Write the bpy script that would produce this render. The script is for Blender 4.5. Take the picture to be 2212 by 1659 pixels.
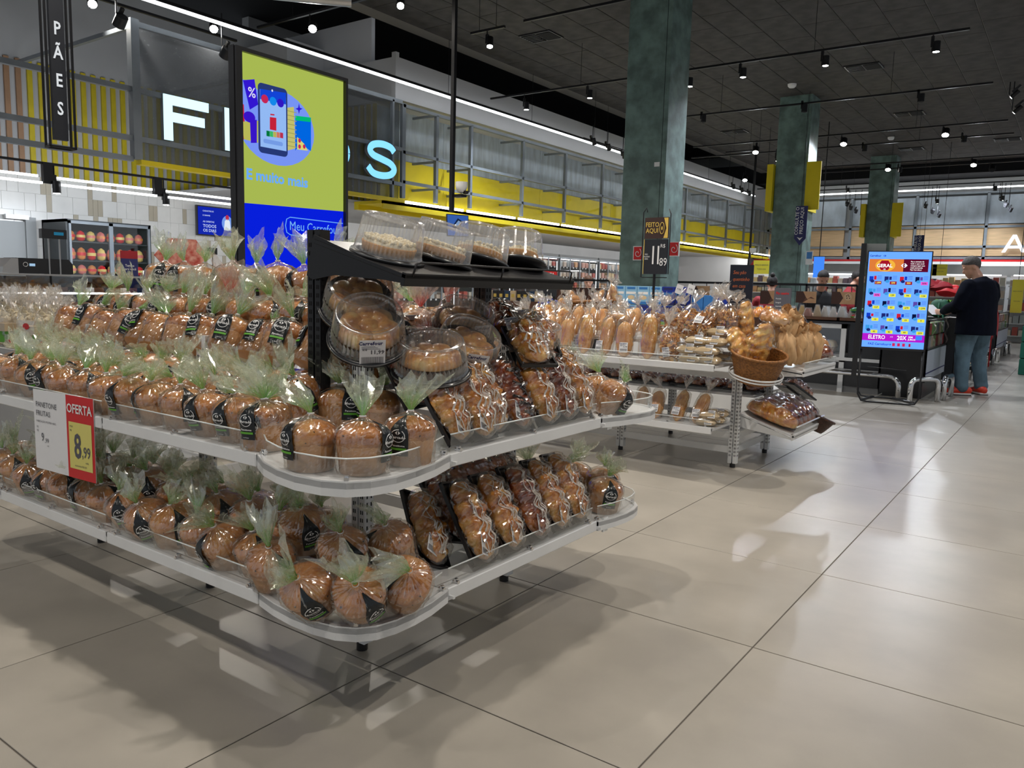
import bpy, math, random
from math import pi, sin, cos, tan, radians, atan2, hypot, sqrt
from mathutils import Vector, Matrix, noise

sc = bpy.context.scene
col = sc.collection
for o in list(bpy.data.objects):
    bpy.data.objects.remove(o)
rnd = random.Random(11)

# ---------------------------------------------------------------- camera
CAMH = 1.217
FPX = 1694.8
_yaw, _pit, _rol = .621268, .1239274, .0266335
_F = Vector((-sin(_yaw) * cos(_pit), cos(_yaw) * cos(_pit), -sin(_pit)))
_r = Vector((cos(_yaw), sin(_yaw), 0))
_u = _r.cross(_F)
_R = _r * cos(_rol) + _u * sin(_rol)
_U = -_r * sin(_rol) + _u * cos(_rol)
cd = bpy.data.cameras.new('camera')
cam = bpy.data.objects.new('camera', cd)
col.objects.link(cam)
cam.matrix_world = Matrix(((_R.x, _U.x, -_F.x, 0), (_R.y, _U.y, -_F.y, 0), (_R.z, _U.z, -_F.z, CAMH), (0, 0, 0, 1)))
cd.sensor_width = 36
cd.lens = FPX / 2212 * 36
cd.clip_start = .05
cd.clip_end = 200
sc.camera = cam

# ---------------------------------------------------------------- world, exposure
sc.view_settings.view_transform = 'Standard'
sc.view_settings.look = 'None'
sc.view_settings.exposure = 0.14
sc.view_settings.gamma = 1
sc.view_settings.use_curve_mapping = False
w = bpy.data.worlds.new('world')
sc.world = w
w.use_nodes = True
w.node_tree.nodes['Background'].inputs[0].default_value = (.86, .93, 1, 1)
w.node_tree.nodes['Background'].inputs[1].default_value = .36
sc.cycles.max_bounces = 6
sc.cycles.diffuse_bounces = 3
sc.cycles.glossy_bounces = 3
sc.cycles.transmission_bounces = 4
sc.cycles.transparent_max_bounces = 14
sc.cycles.caustics_reflective = False
sc.cycles.caustics_refractive = False
sc.cycles.use_denoising = True
sc.cycles.use_adaptive_sampling = True
sc.cycles.adaptive_threshold = .025
sc.cycles.sample_clamp_indirect = 4

LAMP_W = 215.0          # watts of one track spot
WARM = (1, .93, .83)
COOL = (.84, .91, 1)


# ---------------------------------------------------------------- helpers
def at(x, y, axis, v):
    """the point of the plane world[axis] == v that pixel (x, y) of the 2212x1659 frame looks at (used to read the place's measures)"""
    d = _F + _R * ((x - 1106) / FPX) - _U * ((y - 829.5) / FPX)
    o = Vector((0, 0, CAMH))
    return o + d * ((v - o[axis]) / d[axis])


def proj(P):
    d = Vector(P) - Vector((0, 0, CAMH))
    z = d.dot(_F)
    if z < .05:
        return None
    return 1106 + FPX * d.dot(_R) / z, 829.5 - FPX * d.dot(_U) / z


_labels = {}


def tag(o, label=None, cat=None, group=None, kind=None):
    if label:
        o['label'] = label
        _labels.setdefault(label, []).append((o.name, group))
    if cat:
        o['category'] = cat
    if group:
        o['group'] = group
    if kind:
        o['kind'] = kind
    return o


def empty(name, loc=(0, 0, 0), rz=0, label=None, cat=None, group=None, rot=None):
    o = bpy.data.objects.new(name, None)
    col.objects.link(o)
    o.location = loc
    o.rotation_euler = rot if rot else (0, 0, rz)
    o.empty_display_size = .05
    return tag(o, label, cat, group)


def link(name, mesh, parent=None, loc=(0, 0, 0), rot=(0, 0, 0), scale=None):
    o = bpy.data.objects.new(name, mesh)
    col.objects.link(o)
    if parent:
        o.parent = parent
    o.location = loc
    o.rotation_euler = rot
    if scale:
        o.scale = (scale,) * 3 if not hasattr(scale, '__len__') else scale
    return o


def kids(o):
    return [c for c in o.children]


def copy_tree(o, loc=None, rot=None, label=None, scale=None, parent=None):
    c = o.copy()
    col.objects.link(c)
    if parent:
        c.parent = parent
    for ch in kids(o):
        copy_tree(ch, parent=c)
    if loc is not None:
        c.location = loc
    if rot is not None:
        c.rotation_euler = rot
    if scale is not None:
        c.scale = (scale,) * 3
    if label:
        tag(c, label, group=o.get('group'))
    return c


class MB:
    def __init__(s):
        s.v, s.f, s.m, s.sm = [], [], [], []

    def add(s, vs, fs, m=0, smooth=False, M=None):
        b = len(s.v)
        s.v += [tuple(M @ Vector(p)) for p in vs] if M is not None else [tuple(p) for p in vs]
        for f in fs:
            s.f.append([b + i for i in f])
            s.m.append(m)
            s.sm.append(smooth)
        return s

    def box(s, x0, x1, y0, y1, z0, z1, m=0, M=None, c=0):
        if c:
            vs, fs = [], []
            X, Y, Z = (x0, x1), (y0, y1), (z0, z1)
            idx = {}
            for i in (0, 1):
                for j in (0, 1):
                    for k in (0, 1):
                        for a in range(3):
                            p = [X[i], Y[j], Z[k]]
                            for b in range(3):
                                if b != a:
                                    p[b] += c if (i, j, k)[b] == 0 else -c
                            idx[i, j, k, a] = len(vs)
                            vs.append(p)
            q = lambda *t: [idx[k] for k in t]
            fs = [q((0, 0, 0, 0), (0, 0, 1, 0), (0, 1, 1, 0), (0, 1, 0, 0)), q((1, 0, 0, 0), (1, 1, 0, 0), (1, 1, 1, 0), (1, 0, 1, 0)),
                  q((0, 0, 0, 1), (1, 0, 0, 1), (1, 0, 1, 1), (0, 0, 1, 1)), q((0, 1, 0, 1), (0, 1, 1, 1), (1, 1, 1, 1), (1, 1, 0, 1)),
                  q((0, 0, 0, 2), (0, 1, 0, 2), (1, 1, 0, 2), (1, 0, 0, 2)), q((0, 0, 1, 2), (1, 0, 1, 2), (1, 1, 1, 2), (0, 1, 1, 2))]
            for j in (0, 1):
                for k in (0, 1):
                    fs.append(q((0, j, k, 1), (1, j, k, 1), (1, j, k, 2), (0, j, k, 2)))
                    fs.append(q((j, 0, k, 0), (j, 1, k, 0), (j, 1, k, 2), (j, 0, k, 2)))
                    fs.append(q((j, k, 0, 0), (j, k, 1, 0), (j, k, 1, 1), (j, k, 0, 1)))
            for i in (0, 1):
                for j in (0, 1):
                    for k in (0, 1):
                        fs.append(q((i, j, k, 0), (i, j, k, 1), (i, j, k, 2)))
            return s.add(vs, fs, m, False, M)
        vs = [(x, y, z) for z in (z0, z1) for y in (y0, y1) for x in (x0, x1)]
        fs = [(0, 2, 3, 1), (4, 5, 7, 6), (0, 1, 5, 4), (2, 6, 7, 3), (0, 4, 6, 2), (1, 3, 7, 5)]
        return s.add(vs, fs, m, False, M)

    def quad(s, a, b, c, d, m=0):
        return s.add([a, b, c, d], [(0, 1, 2, 3)], m)

    def prism(s, pts, y0, y1, m=0, M=None, ax='y'):
        """polygon pts (x, z) extruded along y (or (x,y) along z with ax='z')"""
        n = len(pts)
        if ax == 'y':
            vs = [(x, y0, z) for x, z in pts] + [(x, y1, z) for x, z in pts]
        elif ax == 'z':
            vs = [(x, z, y0) for x, z in pts] + [(x, z, y1) for x, z in pts]
        else:
            vs = [(y0, x, z) for x, z in pts] + [(y1, x, z) for x, z in pts]
        fs = [list(range(n)), list(range(2 * n - 1, n - 1, -1))] + [(i, i + n, (i + 1) % n + n, (i + 1) % n) for i in range(n)]
        return s.add(vs, fs, m, False, M)

    def cyl(s, p0, p1, r0, r1=None, n=12, m=0, caps=True, M=None, smooth=True):
        r1 = r0 if r1 is None else r1
        p0, p1 = Vector(p0), Vector(p1)
        d = (p1 - p0).normalized()
        a = d.orthogonal().normalized()
        b = d.cross(a)
        vs = []
        for p, r in ((p0, r0), (p1, r1)):
            vs += [p + (a * cos(2 * pi * i / n) + b * sin(2 * pi * i / n)) * r for i in range(n)]
        s.add(vs, [(i, (i + 1) % n, (i + 1) % n + n, i + n) for i in range(n)], m, smooth, M)
        if caps:
            s.add(vs, [list(range(n - 1, -1, -1)), list(range(n, 2 * n))], m, False, M)
        return s

    def tube(s, pts, r, n=8, m=0, closed=False, M=None, flat=None):
        pts = [Vector(p) for p in pts]
        N = len(pts)
        ref = None
        vs = []
        for i, p in enumerate(pts):
            a = pts[(i - 1) % N] if (i > 0 or closed) else p
            b = pts[(i + 1) % N] if (i < N - 1 or closed) else p
            d = (b - a).normalized()
            if ref is None:
                ref = d.orthogonal().normalized()
            ref = (ref - d * ref.dot(d)).normalized()
            q = d.cross(ref)
            rr = r[i] if hasattr(r, '__len__') else r
            for k in range(n):
                t = 2 * pi * k / n
                vs.append(p + ref * cos(t) * rr + q * sin(t) * rr)
        fs = []
        for i in range(N if closed else N - 1):
            j = (i + 1) % N
            for k in range(n):
                fs.append((i * n + k, i * n + (k + 1) % n, j * n + (k + 1) % n, j * n + k))
        if not closed:
            fs.append(list(range(n - 1, -1, -1)))
            fs.append([(N - 1) * n + k for k in range(n)])
        return s.add(vs, fs, m, True, M)

    def lathe(s, prof, n=24, m=0, M=None, smooth=True, fn=None, close_top=False, close_bot=False):
        vs = []
        for (r, z) in prof:
            for k in range(n):
                t = 2 * pi * k / n
                p = (r * cos(t), r * sin(t), z)
                vs.append(fn(p, t, r, z) if fn else p)
        fs = [(i * n + k, i * n + (k + 1) % n, (i + 1) * n + (k + 1) % n, (i + 1) * n + k) for i in range(len(prof) - 1) for k in range(n)]
        if close_bot:
            fs.append(list(range(n - 1, -1, -1)))
        if close_top:
            fs.append([(len(prof) - 1) * n + k for k in range(n)])
        return s.add(vs, fs, m, smooth, M)

    def mesh(s, name, mats):
        me = bpy.data.meshes.new(name)
        me.from_pydata(s.v, [], s.f)
        for mt in (mats if isinstance(mats, (list, tuple)) else [mats]):
            me.materials.append(mt)
        me.polygons.foreach_set('material_index', s.m)
        me.polygons.foreach_set('use_smooth', s.sm)
        me.update()
        return me

    def build(s, name, mats, parent=None, loc=(0, 0, 0), rot=(0, 0, 0)):
        return link(name, s.mesh(name, mats), parent, loc, rot)


_grid_cache = {}


def bx(name, m, parent, x0, x1, y0, y1, z0, z1, c=0):
    return MB().box(x0, x1, y0, y1, z0, z1, c=c).build(name, m, parent)


# ---------------------------------------------------------------- materials
def _nt(name):
    m = bpy.data.materials.new(name)
    m.use_nodes = True
    nt = m.node_tree
    return m, nt, nt.nodes, nt.links


def mat(name, c, rough=.5, metal=0, var=0, vscale=8, bump=0, bscale=60, spec=.5, c2=None, coat=0, coords='Object', stretch=None, trans=0, alpha=1, sub=0):
    m, nt, N, L = _nt(name)
    p = N['Principled BSDF']
    p.inputs['Base Color'].default_value = (*c, 1)
    p.inputs['Roughness'].default_value = rough
    p.inputs['Metallic'].default_value = metal
    p.inputs['Specular IOR Level'].default_value = spec
    p.inputs['Coat Weight'].default_value = coat
    p.inputs['Coat Roughness'].default_value = .08
    p.inputs['Transmission Weight'].default_value = trans
    p.inputs['Alpha'].default_value = alpha
    tc = N.new('ShaderNodeTexCoord')
    src = tc.outputs[coords]
    if stretch:
        mp = N.new('ShaderNodeMapping')
        mp.inputs['Scale'].default_value = stretch
        L.new(src, mp.inputs[0])
        src = mp.outputs[0]
    if var or c2:
        nz = N.new('ShaderNodeTexNoise')
        nz.inputs['Scale'].default_value = vscale
        nz.inputs['Detail'].default_value = 5
        L.new(src, nz.inputs['Vector'])
        rp = N.new('ShaderNodeValToRGB')
        rp.color_ramp.elements[0].position = .35
        rp.color_ramp.elements[1].position = .65
        if c2:
            a, b = c, c2
        else:
            a = tuple(x * (1 - var) for x in c)
            b = tuple(min(1, x * (1 + var)) for x in c)
        rp.color_ramp.elements[0].color = (*a, 1)
        rp.color_ramp.elements[1].color = (*b, 1)
        L.new(nz.outputs['Fac'], rp.inputs[0])
        L.new(rp.outputs[0], p.inputs['Base Color'])
    if bump:
        nb = N.new('ShaderNodeTexNoise')
        nb.inputs['Scale'].default_value = bscale
        nb.inputs['Detail'].default_value = 3
        L.new(src, nb.inputs['Vector'])
        bp = N.new('ShaderNodeBump')
        bp.inputs['Strength'].default_value = bump
        bp.inputs['Distance'].default_value = .01
        L.new(nb.outputs['Fac'], bp.inputs['Height'])
        L.new(bp.outputs[0], p.inputs['Normal'])
    return m


def emit(name, c, s=1.0):
    m, nt, N, L = _nt(name)
    N.remove(N['Principled BSDF'])
    e = N.new('ShaderNodeEmission')
    e.inputs[0].default_value = (*c, 1)
    e.inputs[1].default_value = s
    L.new(e.outputs[0], N['Material Output'].inputs[0])
    if s < 3 or s > 50:
        m.cycles.emission_sampling = 'NONE'
    return m


def srgb(r, g, b):
    f = lambda x: ((x / 255 + .055) / 1.055) ** 2.4 if x > 10 else x / 255 / 12.92
    return f(r), f(g), f(b)


def film(name, tint=(1, 1, 1), fmin=.07, pleat=0, stretch=1, haze=.06, edge=.55, bumps=.6, bscale=45, rough=.12, green=None, gz=.05, body=0.0, bodyc=(.8, .86, .74)):
    """crumpled clear film: transparent, with sharp gloss that grows at grazing angles and a little milky haze in the folds"""
    m, nt, N, L = _nt(name)
    N.remove(N['Principled BSDF'])
    tc = N.new('ShaderNodeTexCoord')
    tr = N.new('ShaderNodeBsdfTransparent')
    tr.inputs[0].default_value = (*tint, 1)
    gl = N.new('ShaderNodeBsdfGlossy')
    gl.inputs['Roughness'].default_value = rough
    nz = N.new('ShaderNodeTexNoise')
    nz.inputs['Scale'].default_value = bscale
    nz.inputs['Detail'].default_value = 4
    nz.inputs['Distortion'].default_value = 1.2
    mp = N.new('ShaderNodeMapping')
    mp.inputs['Scale'].default_value = (1, 1, stretch)
    L.new(tc.outputs['Object'], mp.inputs[0])
    L.new(mp.outputs[0], nz.inputs['Vector'])
    if bumps > .3:
        vo = N.new('ShaderNodeTexVoronoi')
        vo.feature = 'F1'
        vo.inputs['Scale'].default_value = bscale * 1.3
        wv = N.new('ShaderNodeVectorMath')
        wv.operation = 'MULTIPLY_ADD'
        wv.inputs[1].default_value = (.03, .03, .03)
        L.new(nz.outputs['Color'], wv.inputs[0])
        L.new(mp.outputs[0], wv.inputs[2])
        L.new(wv.outputs[0], vo.inputs['Vector'])
        b0 = N.new('ShaderNodeBump')
        b0.inputs['Strength'].default_value = 1
        b0.inputs['Distance'].default_value = .006 * bumps
        L.new(vo.outputs['Distance'], b0.inputs['Height'])
    bp = N.new('ShaderNodeBump')
    bp.inputs['Strength'].default_value = bumps
    bp.inputs['Distance'].default_value = .006
    L.new(nz.outputs['Fac'], bp.inputs['Height'])
    if bumps > .3:
        L.new(b0.outputs[0], bp.inputs['Normal'])
    L.new(bp.outputs[0], gl.inputs['Normal'])
    lw = N.new('ShaderNodeLayerWeight')
    lw.inputs['Blend'].default_value = .3
    mr = N.new('ShaderNodeMapRange')
    mr.inputs['To Min'].default_value = fmin
    mr.inputs['To Max'].default_value = edge
    L.new(lw.outputs['Facing'], mr.inputs['Value'])
    mx = N.new('ShaderNodeMixShader')
    L.new(mr.outputs[0], mx.inputs[0])
    L.new(tr.outputs[0], mx.inputs[1])
    L.new(gl.outputs[0], mx.inputs[2])
    df = N.new('ShaderNodeBsdfTranslucent')
    df.inputs[0].default_value = (*bodyc, 1)
    dd = N.new('ShaderNodeBsdfDiffuse')
    dd.inputs[0].default_value = (*bodyc, 1)
    ad = N.new('ShaderNodeMixShader')
    L.new(df.outputs[0], ad.inputs[1])
    L.new(dd.outputs[0], ad.inputs[2])
    rp = N.new('ShaderNodeMapRange')
    rp.inputs['From Min'].default_value = .5
    rp.inputs['From Max'].default_value = .7
    rp.inputs['To Min'].default_value = body
    rp.inputs['To Max'].default_value = body + haze
    L.new(nz.outputs['Fac'], rp.inputs['Value'])
    mx2 = N.new('ShaderNodeMixShader')
    L.new(rp.outputs[0], mx2.inputs[0])
    L.new(mx.outputs[0], mx2.inputs[1])
    L.new(ad.outputs[0], mx2.inputs[2])
    out = mx2
    if pleat:
        s3 = N.new('ShaderNodeSeparateXYZ')
        L.new(tc.outputs['Object'], s3.inputs[0])
        a3 = N.new('ShaderNodeMath')
        a3.operation = 'ARCTAN2'
        L.new(s3.outputs['X'], a3.inputs[0])
        L.new(s3.outputs['Y'], a3.inputs[1])
        c3 = N.new('ShaderNodeCombineXYZ')
        z3 = N.new('ShaderNodeMath')
        z3.operation = 'MULTIPLY'
        z3.inputs[1].default_value = 6
        L.new(s3.outputs['Z'], z3.inputs[0])
        L.new(a3.outputs[0], c3.inputs[0])
        L.new(z3.outputs[0], c3.inputs[1])
        n3 = N.new('ShaderNodeTexNoise')
        n3.inputs['Scale'].default_value = 9
        n3.inputs['Detail'].default_value = 2
        L.new(c3.outputs[0], n3.inputs['Vector'])
        m3 = N.new('ShaderNodeMapRange')
        m3.inputs['From Min'].default_value = .56
        m3.inputs['From Max'].default_value = .70
        L.new(n3.outputs['Fac'], m3.inputs['Value'])
        h3 = N.new('ShaderNodeMapRange')
        h3.inputs['From Min'].default_value = .085
        h3.inputs['From Max'].default_value = .15
        h3.inputs['To Min'].default_value = .12
        h3.inputs['To Max'].default_value = 1
        L.new(s3.outputs['Z'], h3.inputs['Value'])
        k3 = N.new('ShaderNodeMath')
        k3.operation = 'MULTIPLY'
        L.new(m3.outputs[0], k3.inputs[0])
        L.new(h3.outputs[0], k3.inputs[1])
        q3 = N.new('ShaderNodeMath')
        q3.operation = 'MULTIPLY'
        q3.inputs[1].default_value = pleat
        L.new(k3.outputs[0], q3.inputs[0])
        g3 = N.new('ShaderNodeBsdfGlossy')
        g3.inputs['Roughness'].default_value = .25
        L.new(bp.outputs[0], g3.inputs['Normal'])
        f3 = N.new('ShaderNodeMixShader')
        f3.inputs[0].default_value = .5
        L.new(ad.outputs[0], f3.inputs[1])
        L.new(g3.outputs[0], f3.inputs[2])
        x3 = N.new('ShaderNodeMixShader')
        L.new(q3.outputs[0], x3.inputs[0])
        L.new(out.outputs[0], x3.inputs[1])
        L.new(f3.outputs[0], x3.inputs[2])
        out = x3
    if green:
        sp = N.new('ShaderNodeSeparateXYZ')
        L.new(tc.outputs['Object'], sp.inputs[0])
        g = N.new('ShaderNodeMapRange')
        g.inputs['From Min'].default_value = gz
        g.inputs['From Max'].default_value = 0.0
        g.inputs['To Min'].default_value = 0
        g.inputs['To Max'].default_value = .8
        L.new(sp.outputs['Z'], g.inputs['Value'])
        gr = N.new('ShaderNodeVectorMath')
        at2 = N.new('ShaderNodeMath')
        at2.operation = 'ARCTAN2'
        L.new(sp.outputs['X'], at2.inputs[0])
        L.new(sp.outputs['Y'], at2.inputs[1])
        cb = N.new('ShaderNodeCombineXYZ')
        L.new(at2.outputs[0], cb.inputs[0])
        n2 = N.new('ShaderNodeTexNoise')
        n2.inputs['Scale'].default_value = 3.5
        n2.inputs['Detail'].default_value = 1
        L.new(cb.outputs[0], n2.inputs['Vector'])
        st = N.new('ShaderNodeMapRange')
        st.inputs['From Min'].default_value = .38
        st.inputs['From Max'].default_value = .6
        L.new(n2.outputs['Fac'], st.inputs['Value'])
        ml = N.new('ShaderNodeMath')
        ml.operation = 'MULTIPLY'
        L.new(g.outputs[0], ml.inputs[0])
        L.new(st.outputs[0], ml.inputs[1])
        gd = N.new('ShaderNodeBsdfDiffuse')
        gd.inputs[0].default_value = (*green, 1)
        gt = N.new('ShaderNodeBsdfTranslucent')
        gt.inputs[0].default_value = (*green, 1)
        gm = N.new('ShaderNodeMixShader')
        L.new(gd.outputs[0], gm.inputs[1])
        L.new(gt.outputs[0], gm.inputs[2])
        mx3 = N.new('ShaderNodeMixShader')
        L.new(ml.outputs[0], mx3.inputs[0])
        L.new(out.outputs[0], mx3.inputs[1])
        L.new(gm.outputs[0], mx3.inputs[2])
        out = mx3
    L.new(out.outputs[0], N['Material Output'].inputs[0])
    return m


def crust(name, c1, c2, c3, scale=9, rough=.4, coat=.25, bump=.35, zlo=None, zhi=None):
    """baked crust: browner where the object is high, mottled, slightly shiny"""
    m, nt, N, L = _nt(name)
    p = N['Principled BSDF']
    p.inputs['Roughness'].default_value = rough
    p.inputs['Coat Weight'].default_value = coat
    p.inputs['Coat Roughness'].default_value = .2
    tc = N.new('ShaderNodeTexCoord')
    nz = N.new('ShaderNodeTexNoise')
    nz.inputs['Scale'].default_value = scale
    nz.inputs['Detail'].default_value = 6
    nz.inputs['Roughness'].default_value = .62
    L.new(tc.outputs['Object'], nz.inputs['Vector'])
    rp = N.new('ShaderNodeValToRGB')
    e = rp.color_ramp.elements
    e[0].position, e[0].color = .34, (*c1, 1)
    e[1].position, e[1].color = .68, (*c3, 1)
    k = e.new(.5)
    k.color = (*c2, 1)
    L.new(nz.outputs['Fac'], rp.inputs[0])
    L.new(rp.outputs[0], p.inputs['Base Color'])
    bp = N.new('ShaderNodeBump')
    bp.inputs['Strength'].default_value = bump
    bp.inputs['Distance'].default_value = .006
    n2 = N.new('ShaderNodeTexNoise')
    n2.inputs['Scale'].default_value = scale * 5
    n2.inputs['Detail'].default_value = 4
    L.new(tc.outputs['Object'], n2.inputs['Vector'])
    L.new(n2.outputs['Fac'], bp.inputs['Height'])
    L.new(bp.outputs[0], p.inputs['Normal'])
    return m


M = {}
M['floor'] = mat('floor_porcelain', (.37, .34, .295), .34, var=.10, vscale=2.2, coords='Generated', bump=.02, bscale=200)
M['grout'] = mat('grout', (.16, .14, .12), .8)
M['ceil'] = mat('ceiling_board', (.050, .046, .044), .75, var=.35, vscale=4, bump=.2, bscale=150)
M['ceilgap'] = mat('ceiling_grid_metal', (.20, .19, .175), .5)
M['void'] = mat('void_black', (.004, .004, .006), .9)
M['black'] = mat('black_metal', (.012, .012, .014), .38, metal=.3, bump=.03, bscale=300)
M['blackpl'] = mat('black_plastic', (.015, .015, .017), .3)
M['graymetal'] = mat('grey_frame_metal', (.24, .27, .30), .45, metal=.2, var=.1, vscale=3)
M['white'] = mat('white_enamel', (.78, .79, .80), .28, var=.03, vscale=5, bump=.015, bscale=250)
M['whitedull'] = mat('white_painted_wall', (.42, .42, .42), .7, var=.05, vscale=1.5)
M['bulk'] = mat('bulkhead_paint', (.52, .52, .53), .7, var=.04, vscale=1)
M['yellow'] = mat('yellow_board', srgb(228, 205, 12), .5, var=.05, vscale=3)
M['bluegrey'] = mat('blue_grey_board', (.50, .57, .64), .6, var=.16, vscale=3, stretch=(1, 3, .6))
M['wood'] = mat('far_wood_board', (.62, .42, .23), .5, var=.12, vscale=6, stretch=(.3, 6, 6))
M['slaty'] = mat('yellow_slat', srgb(190, 170, 20), .5, var=.08, vscale=6)
M['slatb'] = mat('brown_slat', srgb(150, 115, 85), .5, var=.08, vscale=6)
M['tilew'] = mat('white_wall_tile', (.80, .78, .74), .22, var=.05, vscale=3)
M['tileb'] = mat('beige_wall_tile', (.50, .44, .34), .25, var=.08, vscale=3)
M['green'] = mat('green_cement_column', (.14, .215, .195), .55, var=.34, vscale=5, bump=.15, bscale=30)
M['chrome'] = mat('chrome', (.75, .75, .76), .12, metal=1)
M['steel'] = mat('brushed_steel', (.5, .5, .5), .35, metal=.9, var=.05, vscale=4)
M['red'] = mat('red_print', srgb(205, 30, 35), .5)
M['whitep'] = mat('white_print', (.85, .85, .85), .5)
M['paper'] = mat('paper_white', (.80, .80, .82), .55)
M['yellowp'] = mat('yellow_print', srgb(240, 225, 70), .5)
M['ink'] = mat('ink_grey', (.09, .09, .11), .6)
M['inkblack'] = mat('ink_black', (.012, .014, .02), .5)
M['navy'] = mat('navy_print', srgb(35, 38, 95), .5)
M['darknavy'] = mat('dark_navy_board', srgb(16, 24, 44), .5)
M['orangep'] = mat('orange_print', srgb(225, 120, 70), .5)
M['gold'] = mat('gold_print', srgb(222, 190, 90), .5)
M['brownp'] = mat('brown_print', srgb(60, 40, 35), .5)
M['greenp'] = mat('green_print', srgb(95, 170, 50), .5)
M['led'] = emit('led_white', (.93, .97, 1), 7)
M['tube'] = emit('tube_white', (.93, .97, 1), 4)
M['lens'] = emit('spot_lens', (1, .96, .90), 60)
M['letter'] = emit('letter_face', (.62, .92, 1), 1.25)
M['letterb'] = emit('letter_face_blue', (.22, .62, 1), 1.2)
M['glass'] = film('case_glass', haze=0, edge=.35, bumps=0, rough=.02)
M['smoke'] = film('smoked_mesh', tint=(.62, .64, .66), haze=0, edge=.10, bumps=0, rough=.3, body=.18, bodyc=(.35, .37, .40))
M['acryl'] = film('acrylic_lip', tint=(.97, .98, .98), haze=.02, edge=.5, bumps=0, rough=.05, body=.05, bodyc=(.9, 1, 1))
M['acryledge'] = mat('acrylic_edge', (.88, .92, .92), .15)
M['film'] = film('bag_film', tint=(.98, .97, .95), fmin=.18, pleat=.5, haze=.05, edge=.45, bumps=.06, bscale=70, rough=.12, bodyc=(.98, .96, .90))
M['tuft'] = film('bag_tuft', tint=(.98, .99, .95), fmin=.2, haze=.25, edge=.45, bumps=.06, bscale=50, rough=.12, green=srgb(130, 205, 80), gz=.06, body=.13, bodyc=(.93, 1, .80))
M['tuftr'] = film('bag_tuft_red', tint=(.99, .95, .93), fmin=.2, haze=.2, edge=.45, bumps=.06, bscale=50, rough=.12, green=srgb(245, 70, 60), gz=.06, body=.12, bodyc=(1, .78, .72))
M['tuftc'] = film('bag_tuft_clear', tint=(.98, .97, .96), fmin=.2, haze=.22, edge=.45, bumps=.06, bscale=50, rough=.12, body=.12, bodyc=(1, .94, .86))
M['wrap'] = film('pastry_film', tint=(.98, .97, .95), fmin=.14, haze=.03, edge=.42, bumps=.06, bscale=60, rough=.12, bodyc=(1, 1, 1))
M['lid'] = film('clear_lid', tint=(.99, .99, .99), fmin=.14, haze=.05, edge=.65, bumps=.05, bscale=30, rough=.12, body=.09, bodyc=(1, 1, 1))
M['loaf'] = crust('panettone_crust', srgb(150, 82, 28), srgb(206, 132, 60), srgb(230, 170, 98), 14)
M['case'] = mat('paper_mould', srgb(176, 126, 76), .6, var=.10, vscale=20, stretch=(1, 1, .2))
M['tagblack'] = mat('black_label', (.010, .013, .016), .28, bump=.2, bscale=60)
M['raisin'] = mat('raisin', (.03, .012, .01), .4)
M['past'] = crust('braided_crust', srgb(150, 66, 18), srgb(216, 138, 50), srgb(242, 196, 112), 18, rough=.25, coat=.8)
M['pastd'] = crust('dark_glazed_crust', srgb(70, 22, 8), srgb(140, 58, 20), srgb(208, 128, 50), 16, rough=.22, coat=.9)
M['icing'] = mat('white_icing', (.78, .72, .66), .3, coat=.5)
M['choc'] = mat('chocolate', (.018, .008, .006), .2, coat=.6)
M['bun'] = crust('golden_bun', srgb(164, 88, 28), srgb(228, 160, 76), srgb(250, 214, 134), 16, rough=.35, coat=.5)
M['cake'] = mat('cake_side', srgb(224, 162, 90), .7, var=.1, vscale=30, bump=.2, bscale=150)
M['crumb'] = mat('crumb_topping', srgb(250, 236, 204), .8, var=.04, vscale=60, bump=.2, bscale=120)
M['bread'] = crust('soft_bread', srgb(206, 130, 60), srgb(238, 176, 108), srgb(250, 212, 154), 10, rough=.5, coat=.15, bump=.15)
M['toast'] = crust('toast_bits', srgb(170, 96, 36), srgb(222, 160, 84), srgb(240, 204, 140), 30, rough=.6, coat=.1)
M['pita'] = mat('flat_bread', srgb(222, 196, 156), .6, var=.06, vscale=14, bump=.25, bscale=40)
M['kraft'] = mat('kraft_paper', srgb(206, 166, 120), .7, var=.10, vscale=9, bump=.4, bscale=25)
M['wicker'] = mat('wicker', srgb(140, 92, 44), .45, var=.35, vscale=70, bump=.5, bscale=90)
M['wickerd'] = mat('wicker_dark', srgb(66, 38, 24), .5, var=.3, vscale=60, bump=.5, bscale=90)
M['skin'] = mat('skin', srgb(222, 168, 142), .5, var=.04, vscale=12)
M['hairg'] = mat('hair_grey', srgb(88, 82, 78), .7, var=.3, vscale=60, bump=.5, bscale=160)
M['hair'] = mat('hair_dark', srgb(34, 26, 24), .6, var=.3, vscale=60, bump=.5, bscale=160)
M['jacket'] = mat('navy_jacket', srgb(9, 13, 27), .9, spec=.15, var=.2, vscale=9, bump=.3, bscale=9)
M['jeans'] = mat('blue_jeans', srgb(92, 116, 130), .85, var=.22, vscale=7, bump=.35, bscale=12)
M['shoered'] = mat('red_trainer', srgb(215, 62, 36), .5)
M['sole'] = mat('white_sole', (.75, .73, .70), .5)
M['shirtred'] = mat('red_shirt', srgb(150, 22, 34), .7, var=.1, vscale=9)
M['shirtblack'] = mat('black_shirt', (.01, .01, .012), .7)


_txt = {}


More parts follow.
